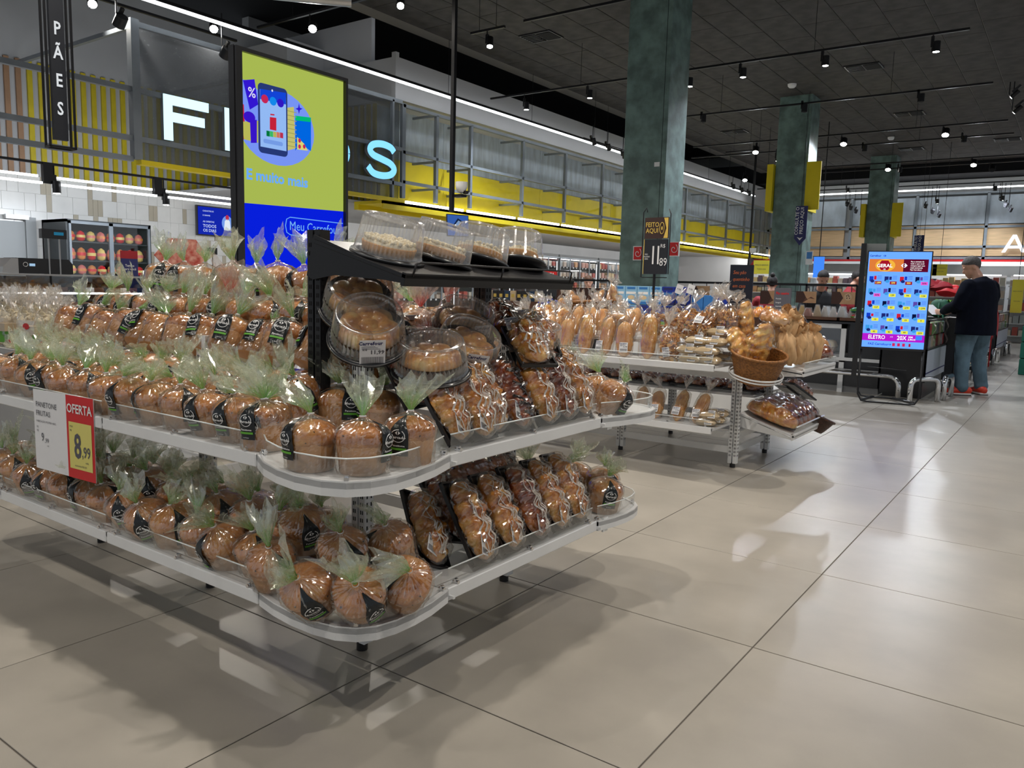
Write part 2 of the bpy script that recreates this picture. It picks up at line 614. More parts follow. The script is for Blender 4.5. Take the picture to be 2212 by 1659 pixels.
def text(body, size, m, parent, loc, rot=(pi / 2, 0, 0), align='CENTER', name='lettering', bold=0, sx=1, shear=0, spacing=1, line=1):
    k = (body, size, m.name, align, bold, shear, spacing)
    cu = _txt.get(k)
    if cu is None:
        cu = bpy.data.curves.new('lettering', 'FONT')
        cu.body = body
        cu.size = size
        cu.align_x = align
        cu.align_y = 'CENTER'
        cu.resolution_u = 2
        cu.offset = bold * size
        cu.shear = shear
        cu.space_character = spacing
        cu.space_line = line
        cu.materials.append(m)
        _txt[k] = cu
    o = link(name, cu, parent, loc, rot)
    if sx != 1:
        o.scale = (sx, 1, 1)
    return o


def flat(name, m, parent, pts, y=0, depth=.0015):
    """a printed or lit shape on a board whose face lies in local XZ at y (towards -y); pts are (x, z)"""
    a = 0
    for i in range(len(pts)):
        x0, z0 = pts[i]
        x1, z1 = pts[(i + 1) % len(pts)]
        a += x0 * z1 - x1 * z0
    if a < 0:
        pts = pts[::-1]
    return MB().add([(x, y, z) for x, z in pts], [list(range(len(pts)))]).build(name, m, parent)


def rect(x0, z0, x1, z1):
    return [(x0, z0), (x1, z0), (x1, z1), (x0, z1)]


def disc(cx, cz, rx, rz=None, n=24, a0=0, a1=2 * pi):
    rz = rx if rz is None else rz
    return [(cx + rx * cos(a0 + (a1 - a0) * i / n), cz + rz * sin(a0 + (a1 - a0) * i / n)) for i in range(n)]


def rrect(x0, z0, x1, z1, r, n=5):
    pts = []
    for cx, cz, a in ((x1 - r, z0 + r, -pi / 2), (x1 - r, z1 - r, 0), (x0 + r, z1 - r, pi / 2), (x0 + r, z0 + r, pi)):
        pts += [(cx + r * cos(a + pi / 2 * i / n), cz + r * sin(a + pi / 2 * i / n)) for i in range(n + 1)]
    return pts

# ================================================================ the setting
def struct(o):
    o['kind'] = 'structure'
    return o


# floor: 0.9 m porcelain tiles over grout
TS, TOX, TOY = .9, -.807, 1.700
fl = struct(bx('floor', M['grout'], None, -16, 9, -4, 42, -.12, -.0035))
g = .0022
tile_me = MB().box(g, TS - g, g, TS - g, -.0034, 0, c=.0012).mesh('tile', M['floor'])
cells = []
for i in range(-18, 11):
    for j in range(-6, 46):
        x, y = TOX + i * TS, TOY + j * TS
        d = 1e9
        for a in (0, .5, 1):
            for b in (0, .5, 1):
                q = proj((x + a * TS, y + b * TS, 0))
                if q and -60 < q[0] < 2272 and -60 < q[1] < 1720:
                    d = min(d, hypot(x, y))
        cells.append((d if d < 1e8 else 500 + hypot(x, y), i, j))
cells.sort()
rest = MB()
for n, (d, i, j) in enumerate(cells):
    x, y = TOX + i * TS, TOY + j * TS
    if n < 290:
        link('tile', tile_me, fl, (x, y, 0))
    else:
        rest.box(x + g, x + TS - g, y + g, y + TS - g, -.0034, 0)
rest.build('tile_field', M['floor'], fl)['kind'] = 'stuff'

# ceiling: black boards hung in a grid, 0.575 x 1.15 m, void beyond its left edge
CZ = 5.3
ce = struct(bx('ceiling', M['ceilgap'], None, -9.35, 9, -4, 36, CZ + .012, CZ + .1))
TX, TY = .575, 1.15
cme = MB().box(.006, TX - .006, .006, TY - .006, 0, .012, c=.003).mesh('ceiling_tile', M['ceil'])
cells = []
for i in range(-8, 24):
    for j in range(-14, 21):
        x, y = -5.02 + i * TX, 11.62 + j * TY - (TY / 2 if i % 2 else 0)
        if x < -9.4 or x > 8.5:
            continue
        q = proj((x + TX / 2, y + TY / 2, CZ))
        vis = q and -80 < q[0] < 2300 and -80 < q[1] < 500
        cells.append((hypot(x, y) + (0 if vis else 500), x, y))
cells.sort()
rest = MB()
for n, (d, x, y) in enumerate(cells):
    if n < 290:
        link('tile', cme, ce, (x, y, CZ))
    else:
        rest.box(x + .006, x + TX - .006, y + .006, y + TY - .006, CZ, CZ + .012)
rest.build('tile_field', M['ceil'], ce)['kind'] = 'stuff'
struct(bx('ceiling_void', M['void'], None, -17, -9.3, -4, 42, 6.2, 6.3))
for (x, y) in ((-7.58, 11.15), (-3.55, 15.56), (-3.5, 19.94), (-7.58, 20.1), (-4.2, 24.6), (-1.9, 24.2)):
    pos = {0: 'nearest the tall video totem', 1: 'above the middle of the aisle'}.get(0)
    v = empty('air_vent', (x, y, CZ - .02))
    bx('frame', M['blackpl'], v, -.3, .3, -.22, .22, 0, .02)
    for k in range(6):
        bx('slat', M['black'], v, -.27, -.01, -.18 + k * .065, -.15 + k * .065, -.012, 0)
    bx('grille', M['void'], v, .02, .27, -.18, .18, -.006, 0)
    near = {-7.58: 'left', -3.55: 'middle', -3.5: 'middle', -4.2: 'far', -1.9: 'far right'}[x]
    tag(v, 'slotted air vent in the ceiling, %s' % {11.15: 'above the hanging camera pole', 15.56: 'right of the second green column, the nearer one', 19.94: 'in front of the third green column',
        20.1: 'just right of the big first column', 24.6: 'small and far, above the third column', 24.2: 'small and far, at the right'}[y], 'vent')

# far wall (Y = 28): grey top, light strip, pale boards, wood frieze, red line, grey strip
YF = 29.0
wf = struct(bx('wall_far', M['whitedull'], None, -14, 9, YF, YF + .2, 0, 6.2))
bx('coving', M['void'], wf, -14, 9, YF - 1.5, YF - .01, 4.95, 5.6)
for i, x in enumerate([-9.4, -8.2, -6.6, -4.6, -2.6, -.6, 1.4]):
    bx('board', M['bluegrey'], wf, x + .03, x + (1.94 if i > 1 else 1.4), YF - .12, YF - .02, 3.55, 4.42)
    bx('wood_board', M['wood'], wf, x + .03, x + (1.94 if i > 1 else 1.4), YF - .14, YF - .02, 2.55, 3.52)
    bx('post', M['graymetal'], wf, x - .04, x + .04, YF - .2, YF - .14, 2.45, 4.5)
for z in (2.45, 2.80, 3.42, 4.48):
    bx('rail', M['graymetal'], wf, -10, 9, YF - .2, YF - .14, z, z + .07)
bx('red_band', M['red'], wf, -10, 9, YF - .3, YF - .1, 2.37, 2.43)
bx('canopy_band', M['whitep'], wf, -10, 9, YF - .3, YF - .05, 2.28, 2.365)
struct(bx('trim_1', M['led'], None, -8.6, 6, YF - .75, YF - .71, 3.95 + .62, 3.99 + .62))
struct(bx('trim_2', M['led'], None, -3.1, 6, YF - .4, YF - .36, 2.24, 2.27))

# left facade: grey frame of posts and rails at X = -9.3, panels behind it
XF = -9.3
wl = struct(bx('wall_left', M['whitedull'], None, -13.6, -13.4, 9.75, 42, 0, 6.2))
fr = struct(MB().box(XF - .03, XF + .03, 9.68, 9.76, 2.62, 4.14).build('trim_3', M['graymetal']))
for z in (4.08, 3.34, 2.86):
    bx('rail', M['graymetal'], fr, XF - .03, XF + .03, 9.7, 29, z, z + .05)
ys = [10.55, 11.5, 13.15, 14.76, 16.38, 18.0, 19.6, 21.2, 22.8, 24.4, 26.0, 27.6]
pm = MB().box(XF - .03, XF + .03, -.03, .03, 2.62, 4.1).mesh('post', M['graymetal'])
bm_ = MB().box(XF - .55, XF - .03, -.02, .02, -.02, .02).mesh('bracket', M['graymetal'])
for y in ys:
    link('post', pm, fr, (0, y, 0))
    for z in (4.1, 3.32, 2.86):
        link('bracket', bm_, fr, (0, y, z))
y = 9.75
for y1 in ys[1::1]:
    pass
edges = [9.76, 11.5, 14.76, 18.0, 21.2, 24.4, 28.9]
for a, b in zip(edges, edges[1:]):
    bx('pale_board', M['bluegrey'], fr, XF - .72, XF - .66, a + .004, b - .004, 3.36, 4.2)
    bx('yellow_board', M['yellow'], fr, XF - .7, XF - .64, a + .004, b - .004, 2.9, 3.36)
    bx('yellow_board', M['yellow'], fr, XF - .62, XF - .56, a + .004, b - .004, 2.55, 2.9)
bx('yellow_soffit', M['yellow'], fr, XF - .7, XF - .02, 9.3, 28.9, 2.50, 2.55)
bx('yellow_lip', M['yellow'], fr, XF - .06, XF - .02, 9.3, 28.9, 2.42, 2.55)
bx('grey_soffit', M['whitedull'], fr, -13.4, XF - .7, 7.2, 28.9, 2.53, 2.58)
bx('soffit_face', M['yellow'], fr, XF - .7, XF - .6, 9.3, 28.9, 2.42, 2.5)
k = 0
y = 9.8
while y < 28:
    struct(bx('trim_%d' % (4 + k), M['led'], None, XF - .015, XF + .02, y, y + 1.50, 2.545, 2.585))
    y += 1.63
    k += 1
# bulkhead above the facade
bk = struct(bx('wall_bulkhead', M['bulk'], None, -11.2, XF - .05, 9.6, 29, 4.2, 4.86))
bx('parapet', M['bulk'], bk, XF - .13, XF - .04, 9.58, 9.66, 4.2, 4.93)
bx('back_block', M['bulk'], bk, -14, -11.2, 8.9, 9.8, 4.2, 5.25)
# long light line over the frame
ll = struct(bx('trim_20', M['led'], None, XF + .28, XF + .315, 5.0, 26, 4.35, 4.38))
bx('channel', M['black'], ll, XF + .27, XF + .325, 3, 26, 4.38, 4.42)
for y in (10.5, 13, 16, 19, 22, 25):
    MB().cyl((XF + .3, y, 4.42), (XF + .3, y, 6.2), .004, n=5).build('wire', M['black'], ll)

# department recess left of the frame: striped wall over tiled wall at X = -12.5
XT = -12.5
wt = struct(bx('wall_tiled', mat('light_grout', (.55, .53, .49), .8), None, XT - .2, XT - .012, -2, 9.7, 0, 2.62))
tw = MB()
tb = MB().box(-.012, .002, .002, .073, .002, .248).mesh('tile', M['tileb'])
beige = 0
for j in range(11):
    z = j * .25 - .13
    i = -10
    while i < 128:
        y = i * .075
        if y > 3 and z > .9 and rnd.random() < .22 and beige < 140:
            beige += 1
            link('tile', tb, wt, (XT, y, z))
            i += 1
        else:
            n_ = min(rnd.choice((2, 3, 4)), 128 - i)
            tw.box(XT - .012, XT, y + .002, y + n_ * .075 - .002, max(z, 0) + .002, z + .248)
            i += n_
tw.build('white_tiles', M['tilew'], wt)['kind'] = 'stuff'
ws = struct(bx('wall_striped', M['whitedull'], None, XT - .22, XT + .01, -2, 9.7, 2.62, 5.6))
sy = MB().box(0, .035, 0, .068, 2.62, 4.22).mesh('slat', M['slaty'])
sb = MB().box(0, .035, 0, .068, 2.62, 4.22).mesh('slat', M['slatb'])
y = -.5
while y < 13.2:
    if y < 9.6:
        link('slat', sb if y < 5.25 else sy, ws, (XT + .01, y, 0))
    y += .150
# side return wall closing the recess
sr = struct(bx('wall_return', M['bulk'], None, -13.4, XF - .72, 9.7, 9.78, 2.58, 5.6))
for k in range(18):
    link('slat', sy, sr, (-9.95 - k * .150, 9.7, 0), (0, 0, -pi / 2))
bx('cornice', M['whitedull'], ws, XT, XF, -2, -1.9, 2.5, 4)

# frame left of the facade
f2 = struct(MB().box(XF - .05, XF + .05, 5.12, 5.22, 2.60, 4.2).build('trim_21', M['graymetal']))
for z in (3.40, 2.84, 2.60):
    bx('rail', M['graymetal'], f2, XF - .03, XF + .03, -1, 5.12, z - .03, z + .03)
for z, h in ((4.15, .06), (3.40, .06), (2.84, .06)):
    bx('rail', M['graymetal'], f2, XF - .03, XF + .03, 5.22, 9.68, z - h / 2, z + h / 2)
for y in (9.45,):
    bx('post', M['graymetal'], f2, XF - .03, XF + .03, y, y + .04, 2.6, 4.15)
bx('mesh_panel', M['smoke'], f2, XF - .055, XF - .045, 5.22, 9.68, 2.60, 4.15)
bx('yellow_bar', M['yellow'], f2, XF - .07, XF + .05, 5.2, 9.7, 2.545, 2.60)
for y in (1.5, 3.2):
    bx('arm', M['graymetal'], f2, XT, XF, y, y + .05, 3.95, 4.0)
bx('cross_arm', M['graymetal'], f2, XT, XF, 5.15, 5.2, 4.1, 4.15)
bx('cross_arm', M['graymetal'], f2, XT, XF, 7.3, 7.35, 4.1, 4.15)

# unseen area lights added behind the yellow lip to brighten the wall fridges
for n in range(4):
    l_ = bpy.data.lights.new('fridge_fill', 'AREA')
    l_.shape = 'RECTANGLE'
    l_.size, l_.size_y = .08, 4.2
    l_.energy = 60
    lo = bpy.data.objects.new('fridge_fill', l_)
    col.objects.link(lo)
    lo.location = (-10.15, 12.5 + n * 4.8, 2.46)
    lo.rotation_euler = (0, radians(62), 0)
# columns
for n, (X, Y, s) in enumerate(((-4.85, 10.3, .66), (-4.85, 17.1, .66), (-4.72, 25.5, .70))):
    c = struct(MB().box(X - s, X, Y, Y + s * .95, 0, CZ + .02, c=.006).build('column', M['green']))
    bx('joint', M['void'], c, X - .075, X - .068, Y - .001, Y + .01, 0, CZ)
    if n:
        b = empty('light_box', (X, Y, 0))
        bx('panel', M['yellow'], b, .01, .05, -.06, s + .02, 2.95, 3.92)
        bx('side_panel', M['yellow'], b, .01, .3, -.10, -.06, 2.95, 3.92)
        tag(b, 'yellow hanging box on the right side of the %s green column' % ('second' if n == 1 else 'third, farthest'), 'sign')
        b = empty('light_box', (X - s, Y, 0))
        bx('panel', M['yellow'], b, -.14, -.01, -.12, .35, 2.95, 3.92)
        tag(b, 'narrow yellow box on the left side of the %s green column' % ('second' if n == 1 else 'third, farthest'), 'sign')
# steel service door at the far left
dr = struct(bx('door_1', mat('door_steel', (.30, .31, .31), .5, metal=.3), None, XT, XT + .05, 3.2, 5.22, 0, 1.95))
bx('frame', bpy.data.materials['door_steel'], dr, XT, XT + .08, 5.22, 5.36, 0, 2.02)
bx('closer', M['steel'], dr, XT + .05, XT + .12, 4.95, 5.25, 1.98, 2.04)
MB().cyl((XT + .07, 4.3, .9), (XT + .07, 4.3, 1.15), .012).build('handle', M['chrome'], dr)

# ================================================================ light tracks and spots
ZT = 4.6


def bulb(loc, tilt=(0, 0), on=True, power=1.0, color=WARM, label=None, cone=142, light=True, s=1.0):
    t = empty('track_spotlight', loc, label=label, cat='spotlight', group='track spotlights under the black ceiling')
    MB().box(-.018, .018, -.018, .018, .06, .20).build('adapter', M['black'], t)
    c = MB().cyl((0.05, 0, .0), (0.05, 0, .13), .046 * s, n=16).build('can', M['black'], t)
    MB().box(.0, .05, -.012, .012, .07, .10).build('joint', M['black'], t)
    lm = M['lens'] if on else M['void']
    MB().lathe([(.0, -.002), (.025, -.004), (.04 * s, -.001)], 14, fn=lambda p, a, r, z: (p[0] + .05, p[1], z)).build('lens', lm, t)
    t.rotation_euler = (tilt[0], tilt[1], 0)
    if on and light:
        l = bpy.data.lights.new('spot_beam', 'SPOT')
        l.energy = LAMP_W * power
        l.color = color
        l.spot_size = radians(cone)
        l.spot_blend = .75
        l.shadow_soft_size = .05
        lo = bpy.data.objects.new('spot_beam', l)
        col.objects.link(lo)
        lo.parent = t
        lo.location = (.05, 0, -.02)
    return t


def aim(t, tgt, k=1.0):
    d = Vector(tgt) - t.location
    q = Vector((0, 0, -1)).rotation_difference(d)
    t.rotation_euler = Matrix.Identity(3).to_quaternion().slerp(q, k).to_euler()


def track(x0, x1, y, z=ZT, wires=2):
    t = empty('light_track', (0, 0, 0))
    bx('bar', M['black'], t, x0, x1, y - .018, y + .018, z, z + .03)
    for k in range(wires):
        x = x0 + (x1 - x0) * (k + .5) / wires
        MB().cyl((x, y, z + .03), (x, y, CZ), .004, n=5).build('wire', M['black'], t)
    return t


for x0, x1, y, lab in ((-9.11, -1.46, 11.82, 'first long black light track crossing the big near column'), (-7.4, -1.44, 14.88, 'black light track with unlit spots, second behind the big column'),
                       (-7.81, -1.44, 18.06, 'third black light track, passing in front of the second column'), (-8.47, -1.43, 19.5, 'fourth black light track, just behind the third'),
                       (-5.92, .8, 22.4, 'far black light track starting right of the second column'), (-6.2, .8, 23.4, 'far black light track just below the one starting right of the second column'),
                       (-9, 1.5, 26.2, 'farthest high black light track before the far wall'), (-7.07, -6.5, 8.7, 'short black light track over the hanging camera pole'),
                       (-6.16, -1.0, 8.66, 'black light track at the top edge beside the big column'), (-9.42, -6.5, 7.0, 'black light track meeting the corner above the tall totem'),
                       (-7.4, -6.6, 19.1, 'very short black track holding two pale spots on the second column'), (-9, 2, 27.3, 'last black light track, level with the far wall beam')):
    tag(track(x0, x1, y), lab, 'light track')
t = empty('light_track', (0, 0, 0))
bx('bar', M['black'], t, -9.92, -9.88, 3.5, 7.0, ZT - .1, ZT - .07)
tag(t, 'black light track running along the grey frame at the upper left', 'light track')
t = empty('light_track', (0, 0, 0))
_a, _b = at(1260, 298, 0, -8.6), at(1348, 325, 0, -8.6)
MB().tube([_a, _b], .018, 4).cyl(_a.lerp(_b, .25), _a.lerp(_b, .25) + Vector((0, 0, CZ - _a.z)), .004, n=5).build('bar', M['black'], t)
tag(t, 'short black track with three tilted spots left of the big column', 'light track')

lamps = [((200, 15), 1, 'lit spot glaring at the top left beside the vertical sign'), ((462, 68), 1, 'lit spot glaring where the white light line breaks'),
         ((675, 65), 1, 'lit spot glaring above the tall green and blue totem'), ((865, 15), 1, 'lit spot at the top edge right of the steel pipe'),
         ((1058, 100), 1, 'lit can spot hanging alone right of the camera pole'), ((1137, 235), 1, 'lit can spot at the left end of the first long track'),
         ((1274, 210), 1, 'second lit can spot on the first long track'), ((1490, 185), 1, 'lit can spot in front of the big column edge'),
         ((1605, 165), 1, 'lit can spot first to the right of the big column'), ((1783, 140), 1, 'lit can spot above the second column on the first track'),
         ((2022, 110), 1, 'last lit can spot on the first long track'), ((1632, 328), 1, 'lit glaring spot between the big and second columns'),
         ((1822, 310), 1, 'lit glaring spot just right of the second column'), ((2042, 290), 1, 'brightest glaring spot high above the standing man'),
         ((1609, 388), 1, 'small glaring spot above the white light line beside the big column'), ((1918, 365), 1, 'glaring spot on the third column'),
         ((2103, 355), 1, 'glaring spot right of the third column'), ((1832, 413), 1, 'small lit spot between the second and third columns'),
         ((2025, 437), 1, 'small lit spot before the far wall, above the kiosk'), ((2166, 430), 1, 'small lit spot before the far wall at the right edge'),
         ((1520, 262), 0, 'unlit black spot right of the big column on the second track'), ((1738, 240), 0, 'unlit black spot in front of the second column'),
         ((1990, 218), 0, 'unlit black spot near the right end of the second track'), ((1868, 325), 0, 'unlit black spot left of the third column'),
         ((2083, 305), 0, 'unlit black spot at the right end of the fourth track'), ((2143, 366), 0, 'unlit black spot right of the glaring pair over the man'),
         ((1944, 370), 0, 'unlit black spot against the third column'), ((1680, 346), 2, 'pale spot on the left face of the second column'),
         ((1729, 340), 2, 'pale spot on the right of the second column face'), ((2150, 410), 0, 'small unlit spot in the cluster at the far right')]
depthY = {1137: 11.82, 1274: 11.82, 1490: 11.82, 1605: 11.82, 1783: 11.82, 2022: 11.82, 1520: 14.88, 1738: 14.88, 1990: 14.88, 1632: 18.06, 1822: 18.06, 2042: 18.06, 1868: 19.5,
          2083: 19.5, 1609: 22.4, 1918: 22.4, 2103: 22.4, 1832: 26.2, 2025: 27.3, 2166: 27.3, 1058: 8.7, 675: 7.0, 865: 7.0, 2143: 23.4, 1944: 22.4, 1680: 19.1, 1729: 19.1, 2150: 27.3}
for (px, on, lab) in lamps:
    if px[0] in depthY:
        P = at(px[0], px[1] + 2, 1, depthY[px[0]])
    else:
        P = at(px[0], px[1], 0, -9.9 if px[0] == 200 else -9.46)
    bl = bulb((P.x - .05, P.y, P.z), s=1.0 if 'glar' not in lab else (1.25 if P.y < 15 else 1.55), on=bool(on), light=on >= 1, power=(1.0 if P.y < 20 else .8) * (.45 if on == 2 else 1), color=WARM if P.y < 11 else COOL, label=lab,
         tilt=(0, 0) if P.y < 15 else (.25 if on == 1 else 0, 0))
    if 'glar' in lab or px[0] in (865, 1058):
        aim(bl, (-1.6, 1.0, .6), (.8 if P.y < 9 else .4) if px[0] != 1058 else .3)
        if P.y < 9:
            bl.children[-1].data.energy *= .45
for n, (px, py) in enumerate(((1280, 313), (1312, 325), (1345, 342))):
    P = at(px, py, 0, -8.6)
    bulb(P, tilt=(.5, 0), on=n == 2, light=False, label=['first tilted unlit spot on the short diagonal track', 'middle tilted unlit spot on the short diagonal track', 'third tilted spot on the short diagonal track, the lit one by the column'][n])
for n, (px, py) in enumerate(((1582, 408), (1600, 415), (1616, 422))):
    P = at(px, py, 0, -8.6)
    bulb(P, tilt=(.5, 0), on=True, light=False, label='small tilted spot hanging before the white light line, %s of three' % ['nearest', 'middle', 'farthest'][n])
for n, (px, py) in enumerate(((1826, 444), (1834, 452), (1845, 459), (1858, 465), (1995, 448), (2010, 460), (2024, 468), (2158, 432), (2168, 446), (2178, 456))):
    P = at(px, py, 1, 27.5)
    bulb(P, tilt=(.4, .4), on=False, light=False, s=.9, label='small tilted black spot before the far wall, %s' % (
        ['highest of four between the columns', 'second of four between the columns', 'third of four between the columns', 'lowest of four between the columns', 'upper of three above the kiosk', 'middle of three above the kiosk',
         'lower of three above the kiosk', 'upper of three at the right edge', 'middle of three at the right edge', 'lower of three at the right edge'][n]))
for n, (px, py) in enumerate(((2180, 205), (2186, 238))):
    P = at(px, py, 1, 14.9)
    bulb(P, tilt=(.3, .9), on=True, light=False, s=.7, label=['upper', 'lower'][n] + ' of two small tilted spots hanging at the right edge')
for n, (px, py) in enumerate(((252, 50), (480, 118))):
    P = at(px, py, 0, -9.3)
    bulb(P, tilt=(0, .8), on=False, light=False, s=1.5, label=['tilted black floodlight left of the tall totem, upper one', 'tilted black floodlight beside the top corner of the tall totem'][n])

# tracks with lit spots outside the frame: over the camera, to its left and right (same 3.1 m rhythm)
for yy, xs in ((5.6, (-6.6, -4.2, -1.8, .8)), (2.4, (-5.2, -2.2, .8)), (-.8, (-3.6, -.4))):
    tag(track(min(xs) - .6, max(xs) + .6, yy), 'black light track over the shop floor %s' % {5.6: 'behind the front bread stand', 2.4: 'above the front bread stand', -.8: 'on this side of the front bread stand'}[yy], 'light track')
    for x in xs:
        bulb((x, yy, 4.42), power=.9 if yy > 0 else .7, label='lit can spot, %s on the track %s' % (['leftmost', 'second', 'third', 'rightmost'][xs.index(x)], {5.6: 'behind the front stand', 2.4: 'above the front stand', -.8: 'on this side of the front stand'}[yy]))
# right-hand aisle lights (out of frame), cooler
for n, (x, y) in enumerate(((1.2, 9.0), (2.6, 13.0), (2.6, 18.5))):
    bulb((x, y, 4.42), power=.8, color=COOL, label='cool can spot over the right aisle, %s one' % ['nearest', 'middle', 'farthest'][n])

# spots and twin tubes over the service counter at the left
t = empty('tube_lights', (0, 0, 0))
XK = -9.3
bx('upper_rail', M['black'], t, XK - .02, XK + .02, 1.5, 6.8, 2.40, 2.425)
for a, b in ((1.4, 4.05), (4.25, 5.35), (5.5, 6.75)):
    for dx, dz in ((0, 0), (.10, -.08)):
        bx('tube', M['tube'], t, XK + dx - .014, XK + dx + .014, a, b, 2.27 + dz - .012, 2.27 + dz + .012)
for y in (4.15, 5.42, 6.82):
    bx('hanger', M['black'], t, XK - .03, XK + .03, y - .05, y + .05, 2.2, 2.42)
tag(t, 'pair of long white tubes on a black rail over the counter', 'lamp')
for n, y in enumerate((4.22, 5.5, 6.62)):
    bulb((XK, y, 2.10), on=True, light=n == 1, power=.35, s=.9, label='short black spot under the twin tubes, %s' % ['leftmost and brightest', 'middle one', 'the one by the wall screen'][n])
for n, y in enumerate((2.7, 4.8, 6.1)):
    l_ = bpy.data.lights.new('tube_glow', 'AREA')
    l_.shape = 'RECTANGLE'
    l_.size, l_.size_y = .06, 1.2
    l_.energy = 38
    l_.color = COOL
    lo = bpy.data.objects.new('tube_glow', l_)
    col.objects.link(lo)
    lo.location = (XK - .03, y, 2.20)
    lo.rotation_euler = (0, radians(50), 0)
def stem(t):
    top = ZT if t.location.z < ZT - .03 else CZ
    if t.location.z < 3 and t.location.y < 8:
        top = 2.4
    o = MB().cyl((0, 0, 0), (0, 0, top - t.location.z), .009, n=6).build('stem', M['black'], t)
    o.rotation_euler = t.rotation_euler.to_matrix().inverted().to_euler()


for o in list(bpy.data.objects):
    if o.name.startswith('track_spotlight'):
        stem(o)
_a, _b = at(1574, 402, 0, -8.6), at(1622, 416, 0, -8.6)
tag(MB().tube([_a, _b], .018, 4).cyl(_a, (_a.x, _a.y, CZ), .005, n=5).build('light_track', M['black']), 'tiny far track with three tilted spots before the white light line', 'light track')
# hanging monitor and dome camera on the black pole
P = at(978, 300, 0, -6)
pole = empty('camera_pole', (-6, P.y, 0))
MB().box(-.022, .022, -.022, .022, 2.05, CZ).build('pole', M['black'], pole)
MB().lathe([(.0, -.06), (.045, -.04), (.065, 0), (.07, .03), (.07, .07)], 16, M=Matrix.Translation((.1, .05, 2.32))).build('dome_camera', M['whitep'], pole)
MB().lathe([(.0, -.035), (.03, -.03), (.045, 0)], 12, M=Matrix.Translation((.14, .08, 2.29))).build('camera_eye', M['blackpl'], pole)
bx('camera_arm', M['black'], pole, 0, .14, .0, .1, 2.22, 2.25)
tag(pole, 'black ceiling pole with a white dome camera', 'camera')
mn = empty('monitor', (-5.95, P.y - .02, 1.90), label='small hanging screen showing a store camera view, under the pole', cat='screen')
mn.rotation_euler = (radians(-8), 0, radians(62))
mn.scale = (.72, .72, .85)
mn.location.y += .08
bx('case', M['blackpl'], mn, -.19, .19, 0, .03, -.15, .15)
flat('screen', emit('mon_blue', srgb(60, 105, 190), .7), mn, rect(-.18, -.14, .18, .14), -.002)
flat('picture', emit('mon_dark', srgb(24, 40, 70), .7), mn, [(-.1, -.02), (-.02, -.08), (.08, .06), (.0, .1)], -.004)
flat('picture', emit('mon_light', srgb(140, 170, 210), .7), mn, [(-.06, 0), (-.02, -.03), (.05, .05), (.01, .07)], -.005)
flat('picture', emit('mon_pale', srgb(110, 140, 190), .7), mn, [(.08, -.1), (.14, -.1), (.14, .02), (.1, .02)], -.004)
# second pole far behind
P = at(1624, 480, 0, -7.5)
pole2 = empty('camera_pole', (-7.5, P.y, 0))
MB().box(-.025, .025, -.025, .025, 2.0, CZ).build('pole', M['black'], pole2)
MB().lathe([(.0, -.08), (.07, -.05), (.09, 0), (.09, .08)], 14, M=Matrix.Translation((.08, 0, 2.35))).build('dome_camera', M['whitep'], pole2)
bx('monitor', M['blackpl'], pole2, .0, .05, -.15, .2, 1.85, 2.15)
tag(pole2, 'far black ceiling pole with camera beside the second column', 'camera')
for n, (px, py, Y) in enumerate(((1711, 184, 16.4), (1925, 298, 22))):
    P = at(px, py, 2, CZ - .02)
    MB().lathe([(0, -.05), (.05, -.05), (.08, -.02), (.085, .02)], 16).build('smoke_detector', M['whitep'], None, P)
    tag(bpy.data.objects['smoke_detector' if n == 0 else 'smoke_detector.001'], 'small white smoke detector on the ceiling above the %s column' % ['second', 'third'][n], 'detector')
pp = MB().cyl((-4.3, 3.2, 3.30), (-3.2, 4.4, 3.3), .07, n=20).build('steel_pipe', M['steel'])
tag(pp, 'thick shiny steel pipe crossing the top edge of the view', 'pipe')
P = at(600, -10, 2, 4.4)
pp.location = Vector((P.x + 3.75, P.y - 3.8, 1.12))


# ================================================================ signs and screens
def emblem(parent, m, cx, cz, s, y, name='emblem'):
    """two facing arrow heads, the left one with a notch, the right one with a C-like cut"""
    flat(name, m, parent, [(cx - s, cz), (cx - .25 * s, cz + .75 * s), (cx - .25 * s, cz + .35 * s), (cx - .5 * s, cz), (cx - .25 * s, cz - .35 * s), (cx - .25 * s, cz - .75 * s)], y)
    flat(name, m, parent, [(cx + 1.05 * s, cz), (cx + .3 * s, cz - .75 * s), (cx - .1 * s, cz - .6 * s), (cx + .35 * s, cz - .3 * s), (cx + .1 * s, cz - .1 * s), (cx - .1 * s, cz),
                           (cx + .1 * s, cz + .1 * s), (cx + .35 * s, cz + .3 * s), (cx - .1 * s, cz + .6 * s), (cx + .3 * s, cz + .75 * s)], y)


E_ = {}


def EM(r, g, b, s=.85):
    k = (r, g, b, s)
    if k not in E_:
        E_[k] = emit('screen_%d_%d_%d' % (r, g, b), srgb(r, g, b), s)
    return E_[k]


# tall totem: faces +X at X = -4.5
XS = -4.5
A_, B_ = at(513, 300, 0, XS), at(752, 300, 0, XS)
WS = B_.y - A_.y
HS = at(752, 170, 0, XS).z
tt = empty('video_totem', (XS, A_.y, 0), pi / 2, 'tall black totem screen with green and blue advertising, behind the bread', 'screen')
bx('case', M['blackpl'], tt, 0, WS, .03, .07, .05, HS)
bx('side_strip', M['blackpl'], tt, -.006, .0, .02, .075, .05, HS + .005)
bx('foot', M['blackpl'], tt, -.05, WS + .05, -.05, .35, 0, .05)
MB().box(.0, WS, 0, .03, HS - .025, HS).box(0, WS, 0, .03, .95, 1.0).box(0, .045, 0, .03, 1, HS - .025).box(WS - .022, WS, 0, .03, 1, HS - .025).build('bezel', M['blackpl'], tt)
zs = lambda px, py: at(px, py, 0, XS)


def S(px, py):
    p = at(px, py, 0, XS)
    return (p.y - A_.y, p.z)


def SP(*pts):
    return [S(*p) for p in pts]


